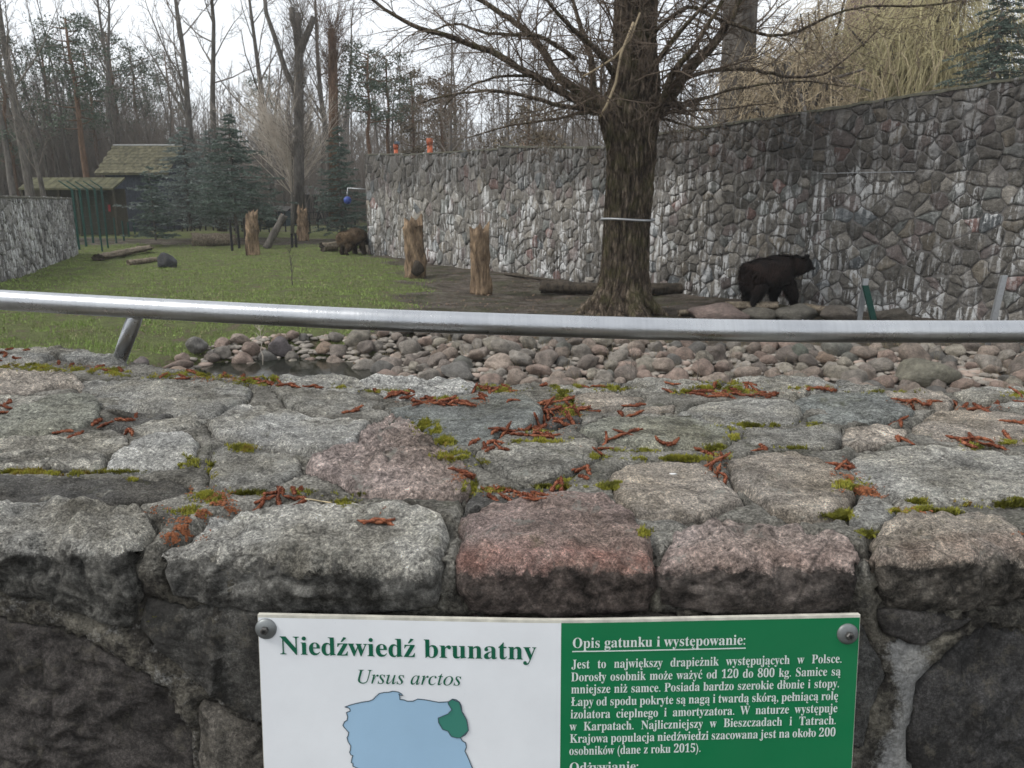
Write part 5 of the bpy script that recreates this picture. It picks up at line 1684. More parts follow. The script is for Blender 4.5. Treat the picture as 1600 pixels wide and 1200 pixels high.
b_ = boulder_mesh(9, 3, .9); b_.materials.append(WOOD_DARK); p = P(652, 420, y_ - .35); o = obj('knot', b_, None, p); o.scale = (.26, .18, .40); 
o.parent = [q for q in COL.objects if q.name.startswith('tree_stump')][0]; o.location = p - o.parent.location
y_ = gY(752, 460)
px_log(752, 461, 750, 361, y_, y_, 24, WOOD_RAW, 'upright stripped trunk on bare earth, right one before the wall', cat='tree stump', name='tree_stump', rough=.5, seed=8, seg=20, squash=.7)
y_ = gY(394, 399)
px_log(395, 400, 393, 334, y_, y_, 15, WOOD_RAW, 'pale split stump standing on the lawn near the small sapling', cat='tree stump', name='tree_stump', rough=.55, seed=5, squash=.7)
y_ = gY(473, 376)
px_log(474, 377, 473, 328, y_, y_, 13, WOOD_RAW, 'pale stump standing before the young tree', cat='tree stump', name='tree_stump', rough=.55, seed=15, squash=.7)
y_ = gY(416, 388)
px_log(416, 388, 444, 336, y_, y_ + .3, 11, BARK, 'dark leaning log propped beside the pale stump', cat='log', rough=.1, seed=6, endmat=WOOD_RAW)
px_log(300, 375, 368, 376, gY(300, 384), gY(368, 383) + .5, 20, WOOD_OLD, 'thick log lying by the path beneath the spruces', seed=2, endmat=WOOD_RAW)
px_log(503, 387, 526, 384, 41.3, 41.9, 14, WOOD_OLD, 'short thick log lying behind the brown bear', seed=12, endmat=WOOD_DARK)
px_log(153, 402, 233, 387, gY(155, 408), gY(233, 393), 13, WOOD_OLD, 'long split log lying on the grass, dark underneath', seed=22, squash=.55, rough=.55, endmat=WOOD_DARK)
px_log(200, 411, 245, 405, gY(200, 415), gY(245, 409), 8, WOOD_OLD, 'short forked piece of wood in front of the long split log', seed=23)
px_log(845, 448, 945, 452, gY(845, 460), gY(935, 462), 18, WOOD_DARK, 'dark log lying left of the old tree foot', seed=31, endmat=WOOD_RAW)
px_log(1015, 452, 1112, 450, 21.3, 21.6, 17, WOOD_DARK, 'dark log lying right of the old tree foot', seed=32, endmat=WOOD_DARK)
px_log(790, 428, 900, 443, 27.6, 24.6, 6, WOOD_DARK, 'thin dark fallen branch along the wall foot', seed=33, squash=.7)
px_log(1135, 478, 1215, 477, 17.7, 17.5, 22, WOOD_OLD, 'mossy log slab below the dark bear on the left', seed=34, squash=.55)
px_log(1255, 480, 1300, 486, 17.8, 17.3, 20, WOOD_OLD, 'broken brown log below the dark bear head', seed=35, squash=.6, endmat=WOOD_DARK)
px_log(1060, 489, 1150, 484, 17.6, 17.6, 14, WOOD_OLD, 'weathered log in front of the pinkish boulder by the rail', seed=36, squash=.6)
stake(457, 387, 365, 4, 'short dark stake in a pair on the lawn, left one')
stake(463, 387, 364, 4, 'short dark stake in a pair on the lawn, right one')
stake(363, 392, 343, 4, 'dark post behind the thick lying log, left one')
stake(374, 388, 352, 4, 'dark post behind the thick lying log, right one')
stake(384, 372, 305, 5, 'tall grey brown bare post under the spruce beside the pale stump', mat=BARK)
# sapling with a few buds
def sapling(u, vb, vt, label, seed, mat, spread=.5, Y=None):
    b = PG(u, vb) if Y is None else P(u, vb, Y); h = P(u, vt, b.y).z - b.z; rng = random.Random(seed); mb = MB()
    pts = [Vector((0, 0, -.05))]; 
    for k in range(6): pts.append(Vector((rng.uniform(-.02, .02) * h, rng.uniform(-.02, .02) * h, h * (k + 1) / 6)))
    mb.tube(pts, [h * .012 * (1.3 - k * .17) for k in range(7)], 5)
    for k in range(16):
        q = pts[rng.randint(2, 5)]; a = rng.uniform(0, 6.28); L = h * rng.uniform(.12, .35)
        mb.tube([q, q + Vector((math.cos(a) * spread, math.sin(a) * spread, 1)).normalized() * L], [h * .006, h * .002], 3, False)
    t = mb.build('sapling', mat, None); t.location = b; tag(t, label, 'sapling'); return t
sapling(457, 446, 385, 'thin leafless sapling alone in the middle of the lawn', 1, BARK)
sapling(410, 566, 508, 'pale bare twiggy seedling at the left edge of the pond', 2, TWIG_PALE, 1.0, Y=14.0)
for i, (u, vb, vt) in enumerate(((985, 598, 535), (992, 600, 548), (1140, 592, 545), (1090, 590, 552), (1238, 606, 560), (930, 600, 560))):
    sapling(u, vb, vt, 'thin bare weed stem in front of the stone bank', 10 + i, BARK_TWIG, .8, Y=12.4)['group'] = 'bare weed stems before the stone bank'
# posts by the right wall
def metal_post(u, vb, vt, wpx, Y, mat, label, lean=0.0):
    b = P(u, vb, Y); h = P(u, vt, Y).z - b.z; w = wpx / 1200 * Y
    mb = MB(); n = len(mb.V)
    for dx, dy, sx, sy in ((0, 0, w, .012), (-w / 2 + .006, .03, .012, .06), (w / 2 - .006, .03, .012, .06)):
        n = len(mb.V); mb.box((dx, dy, h / 2), (sx, sy, h))
        for v in mb.V[n:]: v.x += lean * v.z
    o = mb.build('fence_post', mat, None, False); o.location = b; tag(o, label, 'post'); return o
metal_post(1343, 500, 435, 8, 17.0, METAL, 'grey galvanised post by the wall, just left of the leaning green post', .06)
metal_post(1366, 500, 446, 9, 16.8, GREEN, 'green post leaning by the high wall', -.35)
metal_post(1553, 502, 430, 9, 15.6, METAL, 'grey post standing against the wall near the right edge', .10)
metal_post(1543, 555, 520, 7, 14.4, METAL, 'short grey post on the stone bank below the rail at the right')
# twin electric wires held on the wall
wires = MB()
for dz in (0.0,):
    a = P(1165, 271, 20.2); b = P(1430, 268, 17.3); wires.tube([a, (a + b) / 2 + Vector((0, 0, -.02)), b], [.008] * 3, 4)
tag(wires.build('wire', METAL), 'thin wire stretched along the high wall above the dark bear', 'wire')

# orange pipes over the wall
ORANGE = simple('orange_pipe', (.42, .10, .04), .6, var=.12)
def pipe(u, vt, vb, wpx, Y, label):
    b = P(u, vb, Y); z0 = g1(b.x, Y); h = P(u, vt, Y).z - z0; r = wpx / 1200 * Y / 2
    t = empty('vent_pipe', (b.x, Y, z0), label=label, cat='pipe')
    mb = MB(); mb.tube([Vector((0, 0, 0)), Vector((0, 0, h))], [r, r], 14); mb.build('tube', ORANGE, t)
    mb = MB(); mb.tube([Vector((0, 0, h - r * 2.2)), Vector((0, 0, h + .02))], [r * 1.18, r * 1.18], 14); mb.build('collar', ORANGE, t)
    return t
pipe(619, 226, 245, 6, 42, 'shorter orange pipe sticking up behind the wall by the pier')
o = pipe(672, 217, 245, 8, 40, 'taller orange pipe sticking up behind the wall')
mb = MB(); hp = P(620.5, 223, 41.95); mb.box((0, 0, 0), (.26, .26, .13)); o = mb.build('pipe_cap', simple('blue_grey_cap', (.10, .12, .15), .6), None, False); o.location = hp; tag(o, 'small dark cap resting on the shorter orange pipe', 'cap')
# lamp box on the wall
lb = P(676, 341, 34.6)
lt_ = empty('wall_lamp', tuple(lb), label='small grey floodlight box fixed low on the far stretch of the wall', cat='lamp')
mb = MB(); mb.box((0, 0, 0), (.52, .3, .13)); mb.build('housing', simple('lamp_grey', (.30, .31, .32), .5), lt_, False)
mb = MB(); mb.box((0, -.02, -.085), (.44, .24, .035)); mb.build('lens', simple('lamp_lens', (.04, .04, .045), .25), lt_, False)
mb = MB(); mb.box((0, .3, .02), (.08, .6, .05)); mb.build('bracket', METAL, lt_, False)
# blue ball hanging from an arm
Yb = 42.5
arm0 = P(567, 296, Yb); arm1 = P(543, 294, Yb); ball = P(543, 313, Yb)
gal = empty('bracket', tuple(arm0), label='white metal arm reaching out from the wall pier over the lawn', cat='bracket')
mb = MB(); mb.tube([Vector((.4, 0, 0)), arm1 - arm0], [.035, .03], 6); mb.tube([arm1 - arm0, arm1 - arm0 + Vector((0, 0, -.32))], [.03, .03], 6); mb.build('arm', METAL, gal)
bb = empty('hanging_ball', tuple(ball), label='blue ball hanging on a cord from the white arm by the pier', cat='ball')
bm = bmesh.new(); bmesh.ops.create_uvsphere(bm, u_segments=16, v_segments=10, radius=.21); m = bpy.data.meshes.new('ball'); bm.to_mesh(m); bm.free()
m.materials.append(simple('blue_plastic', (.04, .07, .27), .5, var=.15)); m.polygons.foreach_set('use_smooth', np.ones(len(m.polygons), dtype=bool)); obj('ball', m, bb)
mb = MB(); mb.tube([Vector((0, 0, .18)), Vector((0, 0, .46))], [.025, .02], 5); mb.build('cord', METAL, bb)
#@@PART4
# ------------------------------------------------------------------ bears
def fur_mat(name, lo, hi):
    m = NM(name, .8, .25)
    n = m.noise(2.2, 5, .65); f = m.noise(26, 5, .8, m.vec((1, 1, .5)))
    c = m.ramp(n, [(.35, lo), (.7, hi)])
    sx = m.N.new('ShaderNodeSeparateXYZ'); m.L.new(m.tc.outputs['Object'], sx.inputs[0])
    # brown bears carry darker legs and muzzle
    k = m.math('MAXIMUM', m.ramp(sx.outputs['Z'], [(.30, 1), (.68, 0)]), m.ramp(sx.outputs['X'], [(.62, 0), (.88, 1)]))
    c = m.mix(m.math('MULTIPLY', k, .8), c, tuple(x * .6 for x in lo))
    m.col(m.mix(.8, c, m.ramp(f, [(.3, .45), (.55, 1.0), (.75, 1.9)]), 'MULTIPLY')); m.bump(f, .02, .8); return m.m
def bear(loc, rz, s, mat, furm, label, headturn=0.0, seed=1, drop=0.0):
    t = empty('bear', tuple(loc), rz, label, 'bear')
    v = []; r = []; e = []
    def add(p, rad, par=None):
        v.append(Vector(p) * s); r.append(rad * s)
        if par is not None: e.append((par, len(v) - 1))
        return len(v) - 1
    pel = add((-.44, 0, .83), .355)
    mid = add((-.10, 0, .80), .345, pel)
    ch = add((.26, 0, .82), .345, mid)
    sh = add((.38, 0, .93), .27, ch)
    nk = add((.64, headturn * .12, .90 - drop * .4), .225, sh)
    hd = add((.83, headturn * .3, .92 - drop), .19, nk)
    mz = add((.99 - drop * .2, headturn * .44, .85 - drop * 1.3), .105, hd)
    ns = add((1.09 - drop * .35, headturn * .52, .81 - drop * 1.5), .068, mz)
    rp = add((-.64, 0, .74), .30, pel)
    for sy, off_ in ((-1, .08), (1, -.10)):
        a = add((.36, sy * .17, .58), .21, ch); b = add((.36 + off_ * .4, sy * .20, .38), .145, a)
        c = add((.40 + off_, sy * .21, .16), .105, b); d = add((.42 + off_, sy * .21, .06), .095, c); f_ = add((.53 + off_, sy * .21, .05), .07, d)
        a = add((-.50, sy * .17, .54), .25, pel); b = add((-.48 - off_ * .5, sy * .20, .34), .15, a)
        c = add((-.62 - off_, sy * .20, .16), .085, b); d = add((-.60 - off_, sy * .20, .06), .082, c); f_ = add((-.46 - off_, sy * .20, .05), .064, d)
        g = add((.79 , headturn * .27 + sy * .145, 1.08 - drop), .062, hd); g2 = add((.79, headturn * .27 + sy * .16, 1.145 - drop), .045, g)
    me = bpy.data.meshes.new('body'); me.from_pydata([tuple(x) for x in v], e, [])
    o = bpy.data.objects.new('body', me); COL.objects.link(o)
    md = o.modifiers.new('skin', 'SKIN'); md.use_smooth_shade = True
    for i, sv in enumerate(me.skin_vertices[0].data): sv.radius = (r[i], r[i]); sv.use_root = (i == 0)
    sb = o.modifiers.new('sub', 'SUBSURF'); sb.levels = 3; sb.render_levels = 3
    dg = bpy.context.evaluated_depsgraph_get(); dg.update()
    m2 = bpy.data.meshes.new_from_object(o.evaluated_get(dg)); m2.name = 'body'
    bpy.data.objects.remove(o)
    rng = random.Random(seed)
    for vt in m2.vertices:
        p = vt.co; k = noise.noise(p * 3.2 / s + Vector((seed, 0, 0))) * .05 + noise.noise(p * 9 / s) * .014
        vt.co = p + vt.normal * k * s
    m2.materials.clear(); m2.materials.append(mat)
    m2.polygons.foreach_set('use_smooth', np.ones(len(m2.polygons), dtype=bool)); m2.update()
    obj('body', m2, t)
    # fur locks lying back along the body
    fb_ = MB()
    polys = list(m2.polygons); cum = np.cumsum([p.area for p in polys]); tot = cum[-1]
    NF = 16000
    idx = np.searchsorted(cum, np.array([rng.random() * tot for _ in range(NF)]))
    for i in idx:
        p = polys[min(int(i), len(polys) - 1)]
        vs = [m2.vertices[k].co for k in p.vertices]
        w = [rng.random() for _ in vs]; sw = sum(w); q = Vector((0, 0, 0))
        for a, b in zip(vs, w): q += a * (b / sw)
        n = p.normal
        head = q.x > .74 * s
        L = s * (.03 if head else rng.uniform(.05, .11)) * (.5 if q.z < .2 * s else 1)
        d = (n * .35 + Vector((-.6, 0, -.75)) + Vector((rng.uniform(-.3, .3), rng.uniform(-.3, .3), rng.uniform(-.3, .3)))).normalized()
        d = (d - n * min(0, d.dot(n) - .22)).normalized()
        sd_ = d.cross(n).normalized() * (.008 * s)
        fb_.tri(q + sd_, q - sd_, q + d * L)
    fb_.build('fur', furm, t, False)
    dk = simple('wet_black', (.012, .010, .010), .25)
    for sy in (-1, 1):
        bm = bmesh.new(); bmesh.ops.create_uvsphere(bm, u_segments=8, v_segments=6, radius=.020 * s); m = bpy.data.meshes.new('eye'); bm.to_mesh(m); bm.free(); m.materials.append(dk)
        q = obj('eye', m, t, (0.965 * s, (headturn * .40 + sy * .095) * s, (.945 - drop) * s))
    bm = bmesh.new(); bmesh.ops.create_uvsphere(bm, u_segments=10, v_segments=8, radius=.040 * s); m = bpy.data.meshes.new('nose'); bm.to_mesh(m); bm.free(); m.materials.append(dk)
    obj('nose', m, t, ((1.145 - drop * .35) * s, headturn * .55 * s, (.83 - drop * 1.5) * s))
    return t
bp = P(1205, 484, 18.0)
FUR1 = fur_mat('black_brown_fur', (.007, .005, .005), (.018, .011, .009)); FUR1b = fur_mat('black_brown_locks', (.008, .006, .005), (.055, .030, .022))
bear((bp.x - .04, 18.0, bp.z + .05), math.radians(26), 1.06, FUR1, FUR1b, 'very dark brown bear walking right in front of the high wall', -.15, 3)
FUR2 = fur_mat('brown_fur', (.06, .04, .026), (.20, .135, .08)); FUR2b = fur_mat('brown_locks', (.06, .04, .025), (.36, .25, .15))
b2 = PG(556, 397)
b2 = P(553, 398, 40.2)
bear((b2.x - .02, 40.2, g1(b2.x, 40.2) - .02), math.radians(60), 1.17, FUR2, FUR2b, 'lighter brown bear with lowered head at the end pier of the high wall', 0, 4, .25)

# ------------------------------------------------------------------ grass and litter on the enclosure floor
def ground_z_noise(x, y):
    return noise.noise((x * 1.7, y * 1.7, 0)) * .02 + noise.noise((x * 5, y * 5, 3)) * .008
def grass_blades():
    rg = np.random.RandomState(4)
    n = 150000
    y = 12 + (47 - 12) * rg.rand(n) ** 1.5; x = (rg.rand(n) * 1.15 - .76) * y
    dm = dirt_mask(x, y); s = pond_sd(x, y); w = bank_w(x)
    pat = np.array([noise.noise((a * 1.3, b * 1.3, 5)) for a, b in zip(x, y)])
    keep = (rg.rand(n) > dm * .97 + .05) & (s > w * .75) & (pat > -.16 + (rg.rand(n) - .5) * .35)
    x, y = x[keep], y[keep]; n = len(x)
    z = G(x, y) + np.array([ground_z_noise(a, b) for a, b in zip(x, y)]) - .004
    h = (.03 + .05 * rg.rand(n)) * (1 + .5 * pat[keep]); a = rg.rand(n) * 6.283; wd = .006 + .006 * rg.rand(n) + y * .00022
    lx, ly = (rg.rand(n) - .5) * .06, (rg.rand(n) - .5) * .06
    V = np.zeros((n, 3, 3)); V[:, 0] = np.stack([x + np.cos(a) * wd, y + np.sin(a) * wd, z], 1); V[:, 1] = np.stack([x - np.cos(a) * wd, y - np.sin(a) * wd, z], 1)
    V[:, 2] = np.stack([x + lx, y + ly, z + h], 1)
    F = np.arange(n * 3).reshape(-1, 3)
    m = NM('grass_blade', .7, .2)
    nn = m.noise(1.1, 6, .75); f = m.noise(40, 2, .6)
    c = m.ramp(nn, [(.36, (.30, .265, .155)), (.44, (.20, .24, .085)), (.57, (.23, .32, .085)), (.66, (.35, .345, .17))])
    m.col(m.mix(.8, c, m.ramp(f, [(.3, .6), (.7, 1.45)]), 'MULTIPLY'))
    o = obj('grass', mesh_from('grass', V.reshape(-1, 3), F, False, [m.m])); tag(o, 'short patchy winter grass of the enclosure lawn', kind='stuff')
    # fallen leaves and chips
    n = 11000
    y = 11 + 26 * rg.rand(n) ** 1.3; x = (rg.rand(n) * 1.3 - .5) * y
    s = pond_sd(x, y); keep = (s > .1) & (rg.rand(n) < .25 + .75 * dirt_mask(x, y)); x, y = x[keep], y[keep]; n = len(x)
    z = G(x, y) + .035; a = rg.rand(n) * 6.283; L = .015 + .03 * rg.rand(n)
    V = np.zeros((n, 3, 3))
    for k in range(3): V[:, k] = np.stack([x + np.cos(a + 2.1 * k) * L, y + np.sin(a + 2.1 * k) * L, z + (rg.rand(n) - .3) * .03], 1)
    o = obj('leaf_litter', mesh_from('leaf_litter', V.reshape(-1, 3), np.arange(n * 3).reshape(-1, 3), False, [simple('dead_leaf', (.17, .115, .075), .9, var=.6, scale=30)]))
    tag(o, 'dead leaves and chips strewn on the earth', kind='stuff')
    # low weeds round the pond edge
    mb = MB(); r2 = random.Random(6)
    for i in range(500):
        x = r2.uniform(-5.5, 9); y = r2.uniform(11, 15.6); s = float(pond_sd(np.array([x]), np.array([y]))[0])
        if not 0 < s < 4: continue
        z = g1(x, y); 
        for k in range(5):
            q = Vector((x + r2.uniform(-.05, .05), y + r2.uniform(-.05, .05), z)); e = q + Vector((r2.uniform(-.12, .12), r2.uniform(-.12, .12), r2.uniform(.1, .35)))
            mb.tri(q + Vector((.004, 0, 0)), q - Vector((.004, 0, 0)), e)
    tag(mb.build('dry_weeds', simple('dry_straw', (.24, .20, .13), .9), None, False), 'dry weeds between the bank stones', kind='stuff')
grass_blades()

# ------------------------------------------------------------------ steel rail
def rail():
    path = [(-1400, 400, 2.35), (-900, 424, 2.12), (-320, 452, 1.90), (-150, 459, 1.84), (0, 468.5, 1.76), (200, 480, 1.70), (400, 490.5, 1.66), (600, 500, 1.62), (800, 507, 1.60), (1000, 513, 1.585), (1200, 517, 1.575), (1400, 518, 1.57), (1600, 518, 1.57), (1750, 517, 1.58), (1950, 515, 1.60), (2400, 508, 1.68), (2900, 496, 1.82)]
    pts = [P(u, v, Y) for u, v, Y in path]
    fine = []
    for i in range(len(pts) - 1):
        p0, p1, p2, p3 = pts[max(0, i - 1)], pts[i], pts[i + 1], pts[min(len(pts) - 1, i + 2)]
        for k in range(10):
            t_ = k / 10
            fine.append(.5 * ((2 * p1) + (p2 - p0) * t_ + (2 * p0 - 5 * p1 + 4 * p2 - p3) * t_ * t_ + (3 * p1 - p0 - 3 * p2 + p3) * t_ ** 3))
    fine.append(pts[-1])
    O = P(200, 560, 1.80)
    t = empty('handrail', (O.x, O.y, 0), label='round brushed steel handrail bowed along the far side of the parapet, on a slanting strut', cat='handrail')
    O = Vector((O.x, O.y, 0))
    m = NM('brushed_steel', .33, .5, 1.0)
    ring = m.noise(1.0, 3, .6, m.vec((160, 2, 2))); b = m.noise(9, 5, .6); f = m.noise(260, 2, .6)
    c = m.ramp(b, [(.3, (.40, .41, .43)), (.7, (.52, .53, .54))])
    m.col(m.mix(.2, c, m.ramp(ring, [(.35, .7), (.6, 1.05)]), 'MULTIPLY'))
    m.L.new(m.ramp(m.noise(14, 5, .7), [(.3, .22), (.7, .40)]), m.b.inputs['Roughness'])
    m.bump(m.math('ADD', m.math('MULTIPLY', ring, .6), f), .0008, .5)
    mb = MB(); mb.tube([p - O for p in fine], [.0232] * len(fine), 32); mb.build('rail', m.m, t)
    a = P(214, 487, 1.705); b_ = P(189, 556, 1.80); e = (b_ - a).normalized()
    mb = MB(); mb.tube([a - e * .006 - O, b_ + e * .16 - O], [.0165, .0165], 24); mb.build('strut', m.m, t)
    mb = MB(); mb.tube([a - e * .0 - O, a + e * .004 - O, a + e * .007 - O], [.019, .0185, .0170], 24); mb.build('weld', m.m, t)
    a2 = P(1790, 530, 1.60); b2 = P(1760, 640, 1.64); mb = MB(); e2 = (b2 - a2).normalized(); mb.tube([a2 - e2 * .02 - O, b2 + e2 * .16 - O], [.0165, .0165], 24); mb.build('strut', m.m, t)
    # rain drops hanging and lying on the rail
    w = NM('water_drop', .05, .5); w.b.inputs['Transmission Weight'].default_value = 1.0; w.b.inputs['IOR'].default_value = 1.33; w.col((1, 1, 1))
    rr_ = random.Random(2); bm = bmesh.new(); bmesh.ops.create_icosphere(bm, subdivisions=2, radius=1); dm = bpy.data.meshes.new('drops'); bm.to_mesh(dm); bm.free()
    dv = np.array([v.co[:] for v in dm.vertices]); df = np.array([p.vertices[:] for p in dm.polygons]); V = []; F = []
    for i in range(150):
        k = rr_.randint(12, len(fine) - 14); p = fine[k].lerp(fine[k + 1], rr_.random()) - O
        if i % 3 == 0: th = rr_.uniform(-1.75, -1.4)
        else: th = rr_.uniform(.6, 2.9)
        q = p + Vector((0, -math.cos(th) * .0232, math.sin(th) * .0232)); s_ = rr_.uniform(.0006, .0019)
        V.append(dv * np.array([s_, s_, s_ * .7]) + np.array(q)); F.append(df + i * len(dv))
    me = mesh_from('raindrops', np.concatenate(V), np.concatenate(F), True, [w.m]); o = obj('raindrops', me, t); o['kind'] = 'stuff'
rail()

# ------------------------------------------------------------------ information board
def SY(x, z):
    """surface of the slightly bowed board"""
    k = (x - XM)
    return Y0 + .040 * math.sqrt(k * k + .0012) - .0014 - (ZS - z) * TB * .95
XM = ray(877, 968).x / ray(877, 968).y * .690
Y0 = .690
ZS = P(877, 968, .690).z
def pix_sign(u, v):
    d = ray(u, v); Y = .7
    for _ in range(15):
        x, z = d.x / d.y * Y, EYE.z + d.z / d.y * Y; Y = SY(x, z)
    return d.x / d.y * Y, EYE.z + d.z / d.y * Y
xl, zl = pix_sign(402, 962); xr, zr_ = pix_sign(1345, 962); xm, zm = pix_sign(877, 968)
zt_ = (zl + zr_ + zm) / 3; zbot = zt_ - .47
print('sign', xl, xr, zl, zr_, zm)
SN = Vector((0, -1, TB)).normalized()
def S3(x, z, lift=0.0):
    return Vector((x, SY(x, z), z)) + SN * lift
board = empty('information_board', (xm, SY(xm, zbot), zbot), label='white and green zoo information board about the brown bear screwed to the wall face', cat='sign')
BO = Vector(board.location)
def paint(name, c, rough=.38, speck=True):
    m = NM(name, rough, .4)
    d = m.noise(60, 6, .8); s = m.noise(1.0, 4, .6, m.vec((45, 8, 3)))
    col_ = m.mix(m.math('MULTIPLY', m.ramp(d, [(.70, 0), (.76, 1)]), .6 if speck else .2), tuple(c), (.16, .15, .13))
    col_ = m.mix(1.0, col_, m.ramp(m.noise(7, 5, .7), [(.3, .93), (.7, 1.03)]), 'MULTIPLY')
    m.col(col_); m.L.new(m.ramp(m.noise(12, 4, .6), [(.3, rough - .08), (.7, rough + .15)]), m.b.inputs['Roughness'])
    return m.m
P_WHITE = paint('board_white', (.76, .78, .80)); P_GREEN = paint('board_green', (.006, .165, .060)); P_TXT = paint('print_green', (.004, .105, .055), speck=False)
P_LIGHT = paint('print_white', (.66, .72, .68), speck=False); P_BLUE = paint('print_blue', (.33, .50, .66), speck=False); P_REG = paint('print_sea_green', (.045, .21, .16), speck=False); P_LINE = paint('print_outline', (.06, .09, .11), speck=False)
P_EDGE = simple('board_edge', (.55, .53, .46), .8, var=.3, scale=60)
def sheet(name, x0, x1, z0, z1, lift, mat, nx=40, nz=4, thick=None):
    V = []; F = []
    for j in range(nz + 1):
        for i in range(nx + 1): V.append(S3(x0 + (x1 - x0) * i / nx, z0 + (z1 - z0) * j / nz, lift) - BO)
    for j in range(nz):
        for i in range(nx): a = j * (nx + 1) + i; F.append((a, a + 1, a + nx + 2, a + nx + 1))
    if thick:
        n0 = len(V); V += [v - SN * thick for v in V[:n0]]
        F += [tuple(k + n0 for k in f[::-1]) for f in F[:]]
        W_ = nx + 1
        bd = [i for i in range(nx + 1)] + [j * W_ + nx for j in range(1, nz + 1)] + [nz * W_ + i for i in range(nx - 1, -1, -1)] + [j * W_ for j in range(nz - 1, 0, -1)]
        for a, b in zip(bd, bd[1:] + bd[:1]): F.append((a, a + n0, b + n0, b))
    return obj(name, mesh_from(name, [tuple(v) for v in V], F, False, [mat]), board)
sheet('backing', xl, xr, zbot, zt_, -.0008, P_EDGE, thick=.0055)
sheet('white_panel', xl + .0008, xm - .0001, zbot + .001, zt_ - .0025, .0, P_WHITE)
sheet('green_panel', xm + .0001, xr - .0008, zbot + .001, zt_ - .0025, .0, P_GREEN)
# serif lettering
_gc = {}
def glyph(ch, style):
    key = (ch, style)
    if key in _gc: return _gc[key]
    base = {'ź': 'z', 'ż': 'z', 'ę': 'e', 'ą': 'a', 'ó': 'o', 'ć': 'c', 'ł': 'l', 'Ł': 'L', 'ś': 's', 'ń': 'n'}.get(ch, ch)
    if 'A' <= base <= 'Z': c = chr((0x1D400 if style == 'b' else 0x1D434) + ord(base) - 65)
    elif 'a' <= base <= 'z': c = chr((0x1D41A if style == 'b' else 0x1D44E) + ord(base) - 97)
    elif '0' <= base <= '9': c = chr(0x1D7CE + ord(base) - 48)
    else: c = base
    def ext(s):
        cu = bpy.data.curves.new('t', 'FONT'); cu.body = s; cu.resolution_u = 3
        o = bpy.data.objects.new('t', cu); COL.objects.link(o)
        dg = bpy.context.evaluated_depsgraph_get(); m = bpy.data.meshes.new_from_object(o.evaluated_get(dg))
        V = [(v.co.x, v.co.y) for v in m.vertices]; F = [tuple(p.vertices) for p in m.polygons]
        bpy.data.objects.remove(o); bpy.data.meshes.remove(m); return V, F
    V, F = ext(c); V2, _ = ext(c + c)
    adv = max(x for x, y in V2) - max(x for x, y in V)
    V = list(V); F = list(F)
    x0, x1 = min(x for x, y in V), max(x for x, y in V); cx = (x0 + x1) / 2; top = max(y for x, y in V)
    def poly(pp): n = len(V); V.extend(pp); F.append(tuple(range(n, n + len(pp))))
    if ch in 'źóćśń': poly([(cx - .05, top + .06), (cx + .0, top + .05), (cx + .16, top + .21), (cx + .05, top + .24)])
    if ch == 'ż':
        poly([(cx + .075 * math.cos(k * .7854), top + .14 + .075 * math.sin(k * .7854)) for k in range(8)])
    if ch in 'ęą':
        b = x1 - .12 if ch == 'ą' else cx + .06
        poly([(b, .02), (b + .05, .0), (b - .02, -.10), (b + .03, -.15), (b + .12, -.13), (b + .10, -.19), (b - .03, -.21), (b - .10, -.14)])
    if ch in 'łŁ':
        k = x0 + (.27 if ch == 'Ł' else .5) * (x1 - x0)
        poly([(k - .17, .24), (k + .19, .42), (k + .19, .50), (k - .17, .32)])
    _gc[key] = (V, F, adv); return _gc[key]
def text_line(name, words, xa, xb, zbase, h, mat, style='b', justify=True, lift=.0006, stretch=None, slant=0.0, zend=None):
    """words set between xa and xb on the board; h is the em size"""
    items = []; tot = 0
    for w in words:
        ww = [glyph(c, style) for c in w]; L = sum(g[2] for g in ww); items.append((ww, L)); tot += L
    W_ = (xb - xa)
    if justify and len(words) > 1:
        k = h if stretch is None else stretch
        gap = (W_ - tot * k) / (len(words) - 1)
    else:
        k = W_ / (tot + .28 * (len(words) - 1)); gap = .28 * k
    V = []; F = []; x = xa; q = 0
    for ww, L in items:
        for g in ww:
            n = len(V); q += 1
            for gx, gy in g[0]:
                X = x + gx * k + slant * gy * h; zz = zbase + ((zend - zbase) * (x - xa) / W_ if zend else 0)
                V.append(S3(X, zz + gy * h, lift) - BO)
            F += [tuple(n + i for i in f) for f in g[1]]
            x += g[2] * k
        x += gap
    m = bpy.data.meshes.new(name); m.from_pydata([tuple(v) for v in V], [], F); m.materials.append(mat); m.update()
    return obj(name, m, board)
def zx(u, v): return pix_sign(u, v)
def cap_h(u, v0, v1): return abs(zx(u, v0)[1] - zx(u, v1)[1])
xa, za = zx(437, 1021); xb, _ = zx(838, 1027)
text_line('title', ['Niedźwiedź', 'brunatny'], xa, xb, za - .0005, cap_h(450, 993, 1021) / .68, P_TXT, justify=False)
xa, za = zx(557, 1067); xb, _ = zx(722, 1069)
text_line('latin_name', ['Ursus', 'arctos'], xa, xb, za, cap_h(560, 1046, 1067) / .69, P_TXT, 'i', justify=False)
xa, za = zx(894, 1012); xb, zb_ = zx(1165, 1008)
hh = cap_h(900, 997, 1013) / .70
text_line('heading', ['Opis', 'gatunku', 'i', 'występowanie:'], xa, xb, za, hh, P_LIGHT, justify=False)
mb = MB()
def bar_on(x0, x1, z0, z1, mat, name, lift=.0006, n=12):
    V = []; F = []
    for i in range(n + 1):
        x = x0 + (x1 - x0) * i / n; V += [S3(x, z0, lift) - BO, S3(x, z1, lift) - BO]
    for i in range(n): F.append((2 * i, 2 * i + 2, 2 * i + 3, 2 * i + 1))
    obj(name, mesh_from(name, [tuple(v) for v in V], F, False, [mat]), board)
bar_on(xa, xb, za - .0042, za - .0030, P_LIGHT, 'underline', .0009)
